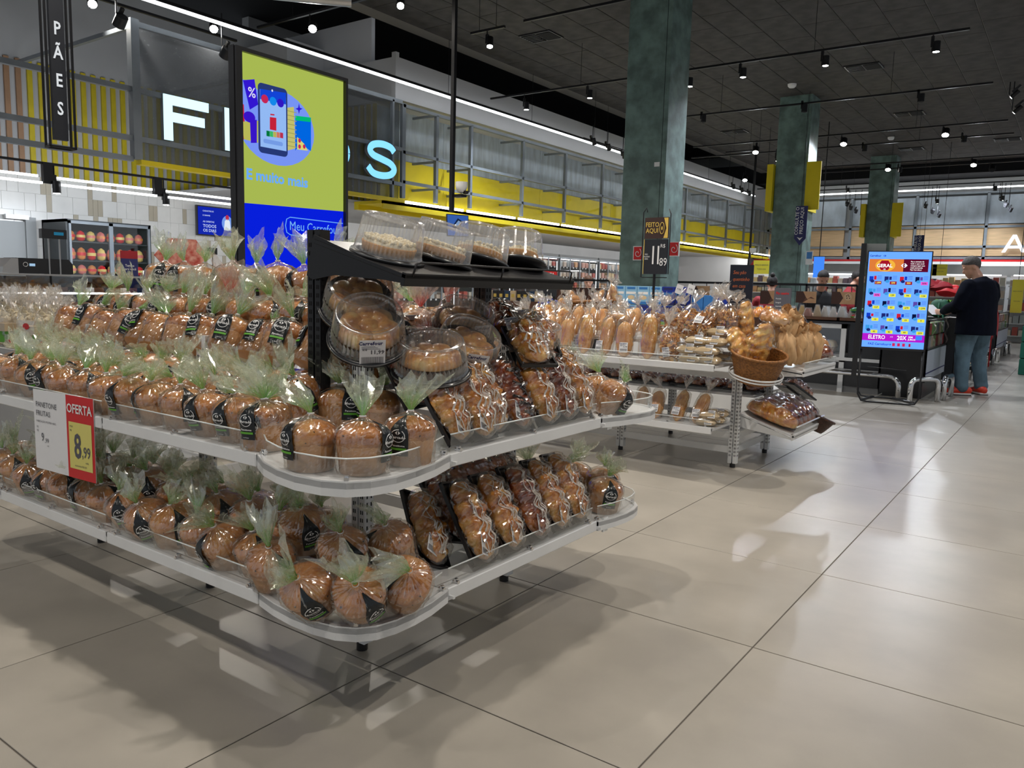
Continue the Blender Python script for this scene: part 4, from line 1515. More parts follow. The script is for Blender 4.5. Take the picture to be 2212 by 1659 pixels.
tray_me = MB().box(-.138, .138, -.062, .062, -.002, .0).prism([(-.138, -.062), (-.145, -.068), (-.145, .068), (-.138, .062)], 0, .012, ax='z').prism([(.138, .062), (.145, .068), (.145, -.068), (.138, -.062)], 0, .012, ax='z').box(-.140, .140, .060, .068, 0, .012).box(-.140, .140, -.068, -.060, 0, .012).mesh('tray', M['blackpl'])
v, f = superloft(.290, .134, .064, .18, 9, ridges=9, amp=.05, segs=40, n=32)
v = [(x + .0025 * nz((x, y, z), 120, 1), y + .0025 * nz((x, y, z), 120, 2), z + .003 * nz((x, y, z), 110, 3)) for x, y, z in v]
wrap_me = MB().add(v, f, 0, False).mesh('film_wrap', M['wrap'])


def sticker_mesh(w_, h_):
    mb = MB().box(-w_ / 2, w_ / 2, -h_ / 2, h_ / 2, 0, .0006)
    bars = random.Random(2)
    x = -w_ * .42
    while x < w_ * .42:
        b = bars.uniform(.0006, .0016)
        mb.add([(x, -h_ * .42, .0012), (x + b, -h_ * .42, .0012), (x + b, -h_ * .12, .0012), (x, -h_ * .12, .0012)], [(0, 1, 2, 3)], 1)
        x += b + bars.uniform(.0008, .0016)
    for body, sz, yy, xx in (('Carrefour', .18, .38, -.08), ('KG', .1, .15, -.3), ('11,99', .2, .05, .18)):
        v_, f_ = text_polys(body, h_ * sz, .03)
        mb.add([(p[0] + xx * w_, p[1] + yy * h_, .0013) for p in v_], f_, 2 if body == 'Carrefour' else 1)
    for q in range(3):
        mb.add([(-w_ * .42, h_ * (.26 - q * .05), .0012), (w_ * (.1 + .1 * q), h_ * (.26 - q * .05), .0012), (w_ * (.1 + .1 * q), h_ * (.275 - q * .05), .0012), (-w_ * .42, h_ * (.275 - q * .05), .0012)], [(0, 1, 2, 3)], 1)
    return mb.mesh('price_sticker', [M['paper'], M['ink'], M['navy']])


stick_me = sticker_mesh(.052, .062)
stick_big = sticker_mesh(.075, .095)


def plait(loc, M3, kind, label, group, sticker=True, ice=True):
    t = empty('filled_plait', loc, label=label, cat='pastry', group=group)
    t.rotation_euler = M3.to_euler()
    link('tray', tray_me, t)
    p = link('plait', plait_me[kind % 4], t)
    if ice:
        link('icing', ice_me[kind % 4], p)
    if kind % 4 == 2:
        link('chocolate_filling', choc_me, p)
    link('film_wrap', wrap_me, t)
    if sticker:
        link('price_sticker', stick_me, t, (-.11, -.035, .040), (radians(18), radians(-8), radians(90)))
    return t


# ---- round cakes under clear lids
def lidmesh(r0, r1, h, name='lid', n=96):
    def f(p, t, r, z):
        d = 1 + (.022 if int(t / (2 * pi) * n + .01) % 2 else -.008) * (1 if .01 < z < h - .006 else 0)
        return (p[0] * d, p[1] * d, z)
    return MB().tube([(r1 * cos(t_), r1 * sin(t_), h - .002) for t_ in [2 * pi * i / 48 for i in range(48)]], .0028, 5, closed=True).tube([((r0 + .009) * cos(t_), (r0 + .009) * sin(t_), .006) for t_ in [2 * pi * i / 48 for i in range(48)]], .003, 5, closed=True).lathe([(r0 + .008, .0), (r0 + .008, .008), (r0, .012), (r0 - .003, .02), (r1 + .004, h - .010), (r1, h - .004), (r1 - .006, h), (r1 - .014, h - .002), (r1 - .018, h - .008), (r1 - .05, h - .008), (0.001, h - .008)], n, 0, fn=f, smooth=False).mesh(name, M['lid'])


lid_me = lidmesh(.114, .097, .108)
basep = MB().lathe([(.0, .002), (.10, .002), (.104, .010), (.116, .012), (.124, .009), (.126, .0), (.0, .0)], 48).mesh('base_tray', M['blackpl'])


def fl_cake(p, t, r, z):
    d = 1 + .02 * cos(34 * t) * (1 if z < .030 else 0)
    return (p[0] * d, p[1] * d, z)


cake_me = MB().lathe([(.0, .010), (.084, .010), (.092, .034), (.090, .037), (.0, .038)], 68, 0, fn=fl_cake).mesh('cake', M['cake'])
mb = MB()
rr = random.Random(8)
mb.lathe([(.088, .034), (.086, .043), (.060, .047), (.03, .044), (.0, .046)], 32, 0, fn=lambda p, t, r, z: (p[0], p[1], z + .006 * nz(p, 60)))
for i in range(170):
    a, r = rr.uniform(0, 6.28), .084 * sqrt(rr.random())
    s_ = rr.uniform(.004, .009)
    mb.lathe([(0, -s_ * .7), (s_, -s_ * .2), (s_ * .8, s_ * .5), (0, s_ * .7)], 6, 0, M=Matrix.Translation((r * cos(a), r * sin(a), .046 + s_ * .3)) @ Matrix.Rotation(a * 3, 4, 'X'))
crumb_me = mb.mesh('crumb_topping', M['crumb'])
mb = MB()
for k in range(8):
    if k < 7:
        cx, cy = .056 * cos(k * 2 * pi / 7), .056 * sin(k * 2 * pi / 7)
    else:
        cx = cy = 0
    mb.lathe([(.038, .012), (.040, .030), (.038, .046), (.032, .060), (.020, .068), (.002, .071)], 14, 0, fn=lambda p, t, r, z, cx=cx, cy=cy: (p[0] * (1 + .1 * nz((p[0] + cx, p[1] + cy, z), 30)) + cx, p[1] + cy, z + .004 * nz((p[0] + cx, p[1], z), 40)), close_top=True)
bunring_me = mb.mesh('bun_ring', M['bun'])
band_me = MB().lathe([(.103, .010), (.107, .050)], 60, 0, fn=lambda p, t, r, z: (p[0] * (1 + .02 * cos(60 * t)), p[1] * (1 + .02 * cos(60 * t)), z)).mesh('dark_mould', M['choc'])


def domecake(loc, kind, label, group, rot=(0, 0, 0), s=1.0, sticker=None):
    t = empty('boxed_cake' if kind == 'crumb' else 'boxed_bun_ring', loc, label=label, cat='cake' if kind == 'crumb' else 'bun ring', group=group, rot=rot)
    t.scale = (s, s, s * 1.25 if kind == 'crumb' else s)
    link('base_tray', basep, t)
    if kind == 'crumb':
        c = link('cake', cake_me, t)
        link('crumb_topping', crumb_me, c)
    else:
        c = link('bun_ring', bunring_me, t)
        link('dark_mould', band_me, c)
    link('lid', lid_me, t)
    if sticker is not None:
        a = sticker
        link('price_sticker', stick_big, t, (.112 * cos(a), .112 * sin(a), .045), (radians(83), 0, a + pi / 2), )
    return t


# ---- bagged long loaves
def bagmesh(prof, pleats, name, m, seed=0, sy=1.0, n=48):
    def f(p, t, r, z):
        d = 1 + .03 * sin(pleats * t + seed) + .02 * sin(pleats * 2.3 * t + z * 60) + .03 * noise.noise(Vector((cos(t) * 8, sin(t) * 8, z * 50))) + .06 * nz((cos(t), sin(t), z * 12), 1.6, seed)
        return (p[0] * d, p[1] * d * sy, z)
    return MB().lathe([q for a_, b_ in zip(prof, prof[1:]) for q in (a_, ((a_[0] + b_[0]) / 2, (a_[1] + b_[1]) / 2))] + [prof[-1]], n, 0, fn=f, smooth=False).mesh(name, m)


def loafmesh(r, L, cuts, seed, m, sy=.8):
    prof = []
    for i in range(15):
        u = i / 14
        e = max(.05, 1 - abs(2 * u - 1) ** 3) ** .5
        prof.append((r * e, u * L))

    def f(p, t, rr, z):
        d = 1 + .05 * sin(cuts * z / L * 2 * pi + 2 * cos(t) + seed) + .08 * nz((p[0], p[1], z), 20, seed)
        return (p[0] * d, p[1] * d * sy, z)
    return MB().lathe(prof, 22, 0, fn=f, close_top=True, close_bot=True).mesh('loaf', m)


longloaf = [loafmesh(.046, .24, 5, 1, M['bread']), loafmesh(.052, .22, 7, 2, M['bread']), loafmesh(.044, .25, 3, 3, M['bun'])]
longbag = [bagmesh([(.03, -.004), (.052, .01), (.056, .08), (.056, .17), (.048, .225), (.026, .25), (.009, .265)], 9, 'bag', M['film'], k, .85) for k in range(3)]


def longbread(loc, label, group, rot, k=0, s=1.0, sticker=True, tuft=True):
    t = empty('bagged_loaf', loc, label=label, cat='bread', group=group, rot=rot)
    t.scale = (s,) * 3
    link('loaf', longloaf[k % 3], t)
    link('bag', longbag[k % 3], t)
    if tuft:
        link('bag_tuft', tuft_c[k % 5], t, (0, 0, .262), (rnd.uniform(-.5, .5), rnd.uniform(-.5, .5), k), .8)
    if sticker:
        link('price_sticker', stick_me, t, (rnd.uniform(-.01, .01), -.052, .05), (pi / 2, rnd.uniform(-.3, .3), 0))
    return t


toastbits = []
for k in range(3):
    rr = random.Random(70 + k)
    mb = MB()
    for i in range(95):
        z = .012 + .17 * rr.random()
        R_ = .062 * (1 if z < .14 else 1 - (z - .14) * 6)
        a, r = rr.uniform(0, 6.28), R_ * sqrt(rr.uniform(.35, 1))
        X = Matrix.Translation((r * cos(a), r * sin(a) * .8, z)) @ Matrix.Rotation(rr.uniform(0, 3), 4, (rr.random(), rr.random(), rr.random() + .1)) @ Matrix.Diagonal((rr.uniform(.8, 1.5), rr.uniform(.7, 1.1), .45, 1))
        mb.lathe([(.009, -.009), (.016, -.004), (.016, .004), (.010, .009)], 7, 0, M=X, close_top=True, close_bot=True, smooth=False)
    toastbits.append(mb.mesh('toast_bits', M['toast']))
toastbag = [bagmesh([(.05, 0), (.070, .01), (.076, .06), (.074, .13), (.062, .18), (.030, .215), (.010, .232)], 11, 'bag', M['film'], k, .85) for k in range(3)]


def toastpack(loc, label, group, rot=(0, 0, 0), k=0, s=1.0, sticker=True):
    t = empty('toast_bag', loc, label=label, cat='bag of toast', group=group, rot=rot)
    t.scale = (s,) * 3
    link('toast_bits', toastbits[k % 3], t)['kind'] = 'stuff'
    link('bag', toastbag[k % 3], t)
    link('bag_tuft', tuft_c[(k + 2) % 5], t, (0, 0, .230), (rnd.uniform(-.4, .4), rnd.uniform(-.4, .4), k), .95)
    if sticker:
        link('price_sticker', stick_me, t, (rnd.uniform(-.02, .02), -.068, .06), (pi / 2, rnd.uniform(-.2, .2), 0))
    return t


def pillow(lx, ly, lz, seed, n=12):
    vs, fs = [], []
    for side in (1, -1):
        for i in range(n + 1):
            for j in range(n + 1):
                u, v = 2 * i / n - 1, 2 * j / n - 1
                hgt = (max(0, 1 - u ** 4) * max(0, 1 - v ** 4)) ** .5
                vs.append((u * lx / 2, v * ly / 2 * (1 - .04 * abs(u)), side * lz / 2 * hgt * (1 + .1 * nz((u, v, side), 2.5, seed)) + lz / 2))
    m_ = (n + 1) ** 2
    for i in range(n):
        for j in range(n):
            a = i * (n + 1) + j
            fs.append((a, a + n + 1, a + n + 2, a + 1))
            fs.append((m_ + a, m_ + a + 1, m_ + a + n + 2, m_ + a + n + 1))
    return vs, fs


v, f = pillow(.19, .12, .052, 1)
pita_me = MB().add(v, f, 0, True).mesh('flat_breads', M['pita'])
v, f = pillow(.235, .128, .060, 2)
pitaw_me = MB().add(v, f, 0, True).mesh('film_wrap', M['wrap'])


def pitapack(loc, rz, label, group, s=1.0):
    t = empty('flat_bread_pack', loc, rz, label, 'bread', group)
    t.scale = (s, s, s * 1.35)
    link('flat_breads', pita_me, t)
    link('film_wrap', pitaw_me, t)
    link('price_sticker', stick_me, t, (0.02, -.048, .040), (radians(55), 0, rnd.uniform(-.1, .1)), (1.3, 1, 1))
    return t


# kraft bag with a roll showing through its window
def kraftmesh(seed):
    def f(p, t, r, z):
        q = Vector((cos(t), sin(t), z * 9))
        d = 1 + .30 * noise.noise(q * 1.6 + Vector((seed * 5, 0, 0))) + .22 * noise.noise(q * 4 + Vector((0, seed * 5, 0)))
        return (p[0] * d + z * .10 * sin(seed * 2), p[1] * d * .62, z + .02 * noise.noise(q * 3))
    return MB().lathe([(.02, 0), (.060, .004), (.074, .03), (.078, .06), (.080, .09), (.076, .12), (.066, .145), (.048, .165), (.026, .178), (.030, .19), (.044, .205), (.040, .22)], 44, 0, fn=f).mesh('bag', M['kraft'])


kraft_me = [kraftmesh(k) for k in range(4)]
win_me = bagmesh([(.040, .02), (.066, .04), (.072, .09), (.060, .13)], 7, 'window', M['wrap'], 3, .75)


def kraftbag(loc, label, group, rot=(0, 0, 0), k=0, s=1.0):
    t = empty('kraft_bread_bag', loc, label=label, cat='bread bag', group=group, rot=rot)
    t.scale = (s,) * 3
    link('bag', kraft_me[k % 4], t)
    link('window', win_me, t, (0, -.012, 0))
    return t


# wicker basket (weave as real coils)
def basketmesh(r0, r1, h, coils, n=72, m='wicker', thick=.008):
    vs, prof = [], []
    st = coils * 4
    for i in range(st + 1):
        u = i / st
        prof.append((r0 + (r1 - r0) * u ** .8, h * u))
    mb = MB()

    def f(p, t, r, z):
        row = int(z / h * coils * .999)
        d = 1 + .010 * sin(2 * pi * coils * z / h) + .012 * sin(n / 4 * t + (pi if row % 2 else 0))
        return (p[0] * d, p[1] * d, z)
    mb.lathe(prof, n, 0, fn=f)
    mb.lathe([(r0 * .9, .004)] + [(a - thick, b) for a, b in prof[2:]], n, 0)
    mb.lathe([(0, .003), (r0, .003)], n, 0)
    mb.tube([((r1) * cos(2 * pi * i / 40), (r1) * sin(2 * pi * i / 40), h) for i in range(40)], .010, 8, closed=True)
    return mb.mesh('weave', M[m])

# ================================================================ front bread stand
def post(name, parent, x, y, z0, z1, m, face='x', w_=.030, sp=.026):
    """twin uprights with slots on the face that looks along face"""
    mb = MB()
    mb.box(x - w_, x - .004, y - .02, y + .02, z0 + .03, z1).box(x + .004, x + w_, y - .02, y + .02, z0 + .03, z1)
    o = mb.build(name, m, parent)
    sl = MB()
    n = int((z1 - z0 - .1) / sp)
    for i in range(n):
        z = z0 + .08 + i * sp
        for xx in (x - w_ / 2 - .006, x - w_ / 2 + .002, x + w_ / 2 - .002, x + w_ / 2 + .006):
            sl.box(xx - .0017, xx + .0017, y - .0212, y - .0195, z, z + .013)
        for yy in (y - .009, y + .009):
            sl.box(x + w_ - .0005, x + w_ + .0012, yy - .0022, yy + .0022, z, z + .013)
    s_ = sl.build('slots', M['void'], o)
    s_['kind'] = 'stuff'
    MB().cyl((x, y, z0), (x, y, z0 + .035), .019, n=12).build('foot', M['blackpl'], o)
    return o


def lipbox(parent, pts, z, h=.058, name='acrylic_lip'):
    """bent clear strip standing along pts, with a brighter polished top edge and steel clips"""
    mb = MB()
    n = len(pts)
    vs = [(x, y, zz) for zz in (z, z + h) for x, y in pts]
    mb.add(vs, [(i, i + 1, i + 1 + n, i + n) for i in range(n - 1)])
    o = mb.build(name, M['acryl'], parent)
    MB().tube([(x, y, z + h) for x, y in pts], .0024, 5).build('polished_edge', M['acryledge'], o)
    return o


def clip(parent, x, y, z, a):
    R_ = Matrix.Translation((x, y, z)) @ Matrix.Rotation(a, 4, 'Z')
    MB().cyl((0, -.012, .008), (0, .008, .008), .006, n=10, M=R_).box(-.006, .006, -.006, .002, -.004, .018, M=R_).build('clip', M['chrome'], parent)


g1 = empty('bread_stand', (0, 0, 0), label='white slotted two-tier display stand with acrylic lips in front', cat='display stand')
PX0, PX1, PY0, PY1 = -3.55, -1.84, 1.75, 2.55
for x, y in ((PX1, PY0), (PX1, PY1), (PX0, PY0), (PX0, PY1), (-2.70, PY0), (-2.70, PY1)):
    post('post', g1, x, y, 0, 1.0 if y == PY0 else 1.10, M['white'])
for z in (.20, .62):
    bx('beam', M['white'], g1, PX0, PX1, PY0 - .012, PY0 + .012, z, z + .05)
    bx('beam', M['white'], g1, PX0, PX1, PY1 - .012, PY1 + .012, z, z + .05)
    bx('beam', M['white'], g1, PX1 - .012, PX1 + .012, PY0, PY1, z, z + .05)
    bx('beam', M['white'], g1, PX0 - .012, PX0 + .012, PY0, PY1, z, z + .05)
YE, XE, YB, XL = 1.345, -1.438, 2.965, -3.95
cor = [(-1.838, 1.345), (-1.75, 1.326), (-1.66, 1.316), (-1.57, 1.317), (-1.50, 1.33), (-1.45, 1.358), (-1.418, 1.40), (-1.404, 1.46), (-1.402, 1.53), (-1.410, 1.61), (-1.432, 1.705)]

corU = [(-1.838, 1.345), (-1.75, 1.30), (-1.66, 1.272), (-1.569, 1.258), (-1.48, 1.268), (-1.42, 1.296), (-1.385, 1.345), (-1.370, 1.42), (-1.378, 1.50), (-1.398, 1.60), (-1.434, 1.705)]


def shelf(name, x0, x1, y0, y1, zb, edge, clips=3, tilt=0):
    """straight deck with a boxed front edge on the given side"""
    k_ = .004
    o = MB().box(x0 + (k_ if edge == 'l' else 0), x1 - (k_ if edge == 'r' else 0), y0 + (k_ if edge == 'f' else 0), y1 - (k_ if edge == 'b' else 0), zb + .020, zb + .036).build(name, M['white'], g1)
    e = .018
    if edge == 'f':
        b = (x0, x1, y0, y0 + e)
    elif edge == 'r':
        b = (x1 - e, x1, y0, y1)
    elif edge == 'b':
        b = (x0, x1, y1 - e, y1)
    else:
        b = (x0, x0 + e, y0, y1)
    MB().box(*b, zb, zb + .040, c=.003).build('front_edge', M['white'], o)
    i = .013
    r = .02
    if edge == 'f':
        P = [(x0 + .015, y0 + i), (x1 - .015, y0 + i)]
        C = [((x0 + (x1 - x0) * k / (clips - 1)) if 0 < k < clips - 1 else (x0 + .05 if k == 0 else x1 - .05), y0 + i, 0) for k in range(clips)]
    elif edge == 'r':
        P = [(x1 - i, y0 + .015), (x1 - i, y1 - .02)]
        C = [(x1 - i, (y0 + .05, (y0 + y1) / 2, y1 - .05)[k], pi / 2) for k in range(3)]
    elif edge == 'b':
        P = [(x0 + .015, y1 - i), (x1 - .015, y1 - i)]
        C = []
    else:
        P = [(x0 + i, y0 + .015), (x0 + i, y1 - .015)]
        C = []
    lipbox(o, P, zb + .036)
    for c in C:
        clip(o, c[0], c[1], zb + .036, c[2])
    return o


def corner(zb, sx=1, sy_=1, n=''):
    """rounded corner deck: outline cor mirrored about the stand"""
    cx, cy = -1.84, 1.705
    mx = (PX0 + PX1) / 2
    my = (1.705 + 2.60) / 2

    def T(p):
        x, y = p
        if sx < 0:
            x = 2 * mx - x
        if sy_ < 0:
            y = 2 * my - y
        return (x, y)
    outer = [T(p) for p in (corU if zb > .5 else cor)]
    back = [T((cx, cy))]
    poly = outer + back
    if sx * sy_ < 0:
        poly = poly[::-1]
    o = MB().prism(poly, zb + .020, zb + .036, ax='z').build('corner_shelf', M['white'], g1)
    vs, fs = [], []
    k = len(outer)
    inner = []
    for i, (x, y) in enumerate(outer):
        c_ = Vector(T((cx, cy)))
        d = (Vector((x, y)) - c_).normalized() * .016
        inner.append((x - d.x, y - d.y))
    mb = MB()
    for a in range(k - 1):
        q = [outer[a], outer[a + 1], inner[a + 1], inner[a]]
        if sx * sy_ < 0:
            q = q[::-1]
        mb.prism(q, zb, zb + .040, ax='z')
    mb.build('front_edge', M['white'], o)
    ins = []
    for (x, y) in outer:
        c_ = Vector(T((cx, cy)))
        d = (Vector((x, y)) - c_).normalized() * .015
        ins.append((x - d.x, y - d.y))
    ins[0], ins[-1] = (ins[0][0] + .012 * sx, ins[0][1]), (ins[-1][0], ins[-1][1] - .012 * sy_)
    lipbox(o, ins, zb + .036)
    if sy_ > 0 or True:
        for j in (0, k // 2, k - 1):
            x, y = ins[j]
            clip(o, x, y, zb + .036, (.1, .75, 1.5)[(0, k // 2, k - 1).index(j)])
    return o


for zb in (.284, .690):
    shelf('shelf', -2.695, -1.846, YE, 1.72, zb, 'f')
    shelf('shelf', PX0, -2.705, YE, 1.72, zb, 'f')
    shelf('shelf', -1.83, XE, 1.712, 2.60, zb, 'r')
    shelf('shelf', -2.695, -1.846, 2.58, YB, zb, 'b')
    shelf('shelf', PX0, -2.705, 2.58, YB, zb, 'b')
    shelf('shelf', XL, PX0 - .01, 1.712, 2.60, zb, 'l')
    corner(zb)
    corner(zb, -1, 1)
    corner(zb, 1, -1)
    corner(zb, -1, -1)
    for x, y, a in ((-1.84, 1.72, 0), (-1.84, 2.60, 0)):
        MB().prism([(0, -.07), (.05, -.07), (.40, -.008), (.40, 0), (0, 0)], -.004, .004).build('bracket', M['white'], g1, (x + .02, y, zb + .018))
    for x in (-1.84, -2.70, -3.55):
        MB().prism([(0, -.07), (-.05, -.07), (-.38, -.008), (-.38, 0), (0, 0)], -.004, .004, ax='x').build('bracket', M['white'], g1, (x, 1.73, zb + .018))
    MB().box(-.004, .004, -.035, .0, -.01, .045).build('end_clip', M['white'], g1, (XE + .008, 2.665, zb))
# stepped inner decks that raise the middle of the pile
for (y0, y1, z) in ((1.64, 1.845, .900), (1.845, 2.03, .985), (2.03, 2.30, 1.102)):
    bx('step_deck', M['white'], g1, PX0 - .1, -1.99, y0, y1, z - .018, z)
bx('step_riser', M['white'], g1, PX0 - .1, -1.99, 1.64, 1.66, .73, .88)
bx('back_deck', M['white'], g1, -1.98, -1.86, 1.70, 2.55, .86, .88)

# black upper shelf carrying cakes
bs = empty('cake_shelf', (0, 0, 0), label='black slotted metal shelf rack with wire lip holding four boxed cakes', cat='shelf')
BX = -1.95
for y in (1.665, 2.505):
    post('post', bs, BX, y, .80, 1.375, M['black'])
sh = empty('deck', (BX, 0, 1.285))
sh.parent = bs
tl = radians(15)
dk = MB().box(0, .40, 1.63, 2.54, -.012, .0, c=.001).box(.385, .40, 1.63, 2.54, -.034, .004, c=.001)
o = dk.build('shelf_plate', M['black'], bs, (BX + .02, 0, 1.345), (0, tl, 0))
for y in (1.635, 2.530):
    MB().prism([(0, -.11), (.03, -.115), (.12, -.075), (.33, -.03), (.40, -.02), (.40, 0), (0, .02)], -.003, .003).build('bracket', M['black'], bs, (BX + .01, y, 1.340), (0, tl, 0))
bpy.data.objects.remove(sh)
MB().tube([(.40, 1.66, -.005), (.40, 1.665, .032), (.40, 1.68, .036), (.40, 2.49, .036), (.40, 2.505, .032), (.40, 2.51, -.005)], .0032, 6).tube([(.40, 2.08, -.005), (.40, 2.08, .036)], .003, 6).build('wire_lip', M['black'], bs, (BX + .02, 0, 1.345), (0, tl, 0))

names = ['first', 'second', 'third', 'fourth', 'fifth', 'sixth', 'seventh', 'eighth', 'ninth', 'tenth', 'eleventh', 'twelfth', 'thirteenth', 'fourteenth', 'fifteenth', 'sixteenth', 'seventeenth', 'eighteenth', 'nineteenth', 'twentieth']
for n, (y, dx) in enumerate(((1.750, 0), (1.975, .01), (2.195, .0), (2.415, .01))):
    x = .20 + dx
    P = Matrix.Rotation(tl, 4, 'Y') @ Vector((x, y, 0.001))
    domecake((BX + .02 + P.x, P.y, 1.345 + P.z), 'crumb', 'crumb-topped round cake under a clear ribbed lid, %s from the left on the black shelf' % names[n], 'boxed crumb cakes on the black shelf', rot=(0, tl, n * .7), s=.92)

# ---- panettones on the front stand
FACE = -.95      # direction towards the camera, around z


def row(xs, y, z, where, group, lean=0, leandir=0, jz=0, parts=5, jy=.012, red=(), face=.9, s0=1.0, sq=.88):
    xs = list(xs)
    for n, x in enumerate(xs):
        la = FACE + rnd.uniform(-face, face) + (rnd.choice((0, 0, 0, 1.6, -1.6)))
        ln = lean + abs(rnd.gauss(0, .10))
        ld = leandir + rnd.uniform(-.5, .5) if lean > .05 else rnd.uniform(0, 6.28)
        zz = z
        tot = len(xs)
        lab = '%s-tufted panettone, %s from the right %s' % ('red' if n in red else 'green', names[n], where)
        panettone((x + rnd.uniform(-.01, .01), y + rnd.uniform(-jy, jy), zz + rnd.uniform(0, jz)), lab, group, lab_ang=la, lean=ln, leandir=ld, s=s0 * rnd.uniform(.95, 1.04), red=n in red, parts=parts, sq=sq)


def span(a, b, st):
    out = []
    x = a
    while (x > b if st < 0 else x < b):
        out.append(x)
        x += st
    return out


ZU, ZL = .727, .321
# upper level: rounded corner
GU = 'panettones on the upper shelf'
GL = 'panettones on the lower shelf'
for n, (x, y, z, la, ln, ld, lab) in enumerate((
        (567, 930, ZU, FACE - .45, .06, 2.2, 'big panettone just left of the upper rounded corner, its black label facing out'),
        (667, 968, ZU, FACE - .75, .0, 0, 'panettone at the upper rounded corner, left of three, label at its left side'),
        (780, 975, ZU, FACE + 1.25, .0, 0, 'panettone at the middle of the upper rounded corner, brown mould turned to us'),
        (882, 958, ZU, FACE - .3, .03, 0, 'panettone right of three at the upper rounded corner, label reading in front'),
        (728, 893, ZU + .02, FACE + .7, .15, 2.2, 'panettone behind the three of the upper corner, label turned right'),
        (812, 893, ZU + .02, FACE - .9, .12, 0, 'panettone behind the right one of the upper corner'),
        (790, 822, ZU + .115, FACE + 1.0, .05, 0, 'raised panettone above the upper corner with its tuft pointing up'),
        (686, 838, ZU + .06, FACE + .2, .45, FACE - .6, 'tilted panettone left of the raised one at the upper corner'),
        (738, 775, ZU + .15, FACE - 2.2, .55, .4, 'leaning panettone, mould side up, above the tilted one at the upper corner'))):
    q = at(x, y - 3, 2, z + .062) + Vector((-.012, .017, 0))
    x, y = q.x, q.y
    panettone((x, y, z), lab, GU, lab_ang=la, lean=ln, leandir=ld, s=1.0)
row(span(-1.90, -3.62, -.150), 1.447, ZU + .002, 'in the front row of the upper shelf', GU, face=.9, lean=.10, leandir=FACE - .6, jy=.02)
row(span(-1.97, -3.75, -.152), 1.575, ZU + .025, 'in the second row of the upper shelf', GU, lean=.35, leandir=FACE - .3, face=1.2)
row(span(-1.98, -3.75, -.155), 1.68, ZU + .06, 'in the third row of the upper shelf', GU, lean=.45, leandir=FACE - .5, parts=4)
row(span(-1.96, -3.90, -.156), 1.755, .925, 'in the leaning row above the upper shelf', 'panettones leaning on the first step', lean=.50, leandir=FACE + pi - .6, face=.7, s0=1.03, sq=1.0)
row(span(-2.12, -3.85, -.150), 1.94, .988, 'on the second step of the pile', 'panettones on the second step', lean=.12, red=(5,), s0=1.03, sq=.95)
row(span(-2.18, -3.75, -.180), 2.12, 1.104, 'on the top step of the pile', 'panettones on the top step', s0=1.12, sq=.98)
# upper left corner of the stand
for n, (x, y) in enumerate(((-3.76, 1.44), (-3.86, 1.56), (-3.85, 1.72), (-3.84, 1.88), (-3.83, 2.05))):
    panettone((x, y, ZU), 'panettone on the far left end of the upper shelf, %s from the front' % names[n], GU, lab_ang=FACE)
# far side, peeping past the right end
for n, (x, y, z) in enumerate(((-1.50, 2.74, ZU), (-1.62, 2.84, ZU), (-1.80, 2.86, ZU), (-1.95, 2.80, ZU + .1), (-2.1, 2.75, ZU + .12))):
    panettone((x, y, z), 'panettone at the far right end of the upper shelf, %s seen past the plaits' % names[n], GU, lab_ang=-.3, lean=.5 if n == 0 else .2, leandir=.2)
for n, (x, y, z) in enumerate(((-1.50, 2.75, ZL), (-1.60, 2.90, ZL), (-1.74, 2.80, ZL), (-1.90, 2.76, ZL), (-1.75, 2.92, ZL), (-2.05, 2.74, ZL), (-2.2, 2.75, ZL))):
    panettone((x, y, z), 'panettone at the far right end of the lower shelf, %s from the end' % names[n], GL, lab_ang=-.8 + n * .4, lean=.15, leandir=.2)
for n, (x, y) in enumerate(((-2.30, 2.74), (-2.46, 2.74), (-2.62, 2.74), (-2.80, 2.74))):
    panettone((x, y, ZU), 'panettone on the far side of the upper shelf, %s from the right' % names[n], GU, parts=4)
# red tuft pair and mates behind the cakes shelf
for n, (x, y, z, rd) in enumerate(((-2.16, 2.16, .995, 0), (-2.02, 2.06, .97, 1), (-2.02, 2.22, .985, 1), (-2.02, 2.38, .99, 1), (-1.90, 2.14, .895, 1), (-2.2, 2.36, 1.0, 0), (-1.90, 2.34, .895, 1), (-2.06, 1.90, .93, 0))):
    panettone((x, y, z), ['large panettone half hidden behind the left black post', 'red-tufted panettone under the cake shelf, first', 'red-tufted panettone under the cake shelf, second', 'big red-tufted panettone under the cake shelf with black and red label',
                          'red-tufted panettone in front, bag gathered upright under the cake shelf', 'panettone deep under the right of the cake shelf', 'red-tufted panettone low under the right of the cake shelf', 'greenish panettone beside the left black post'][n],
              'panettones under the cake shelf', red=bool(rd), lab_ang=FACE + n, s=1.08 if n == 3 else 1, lean=.15, leandir=FACE)

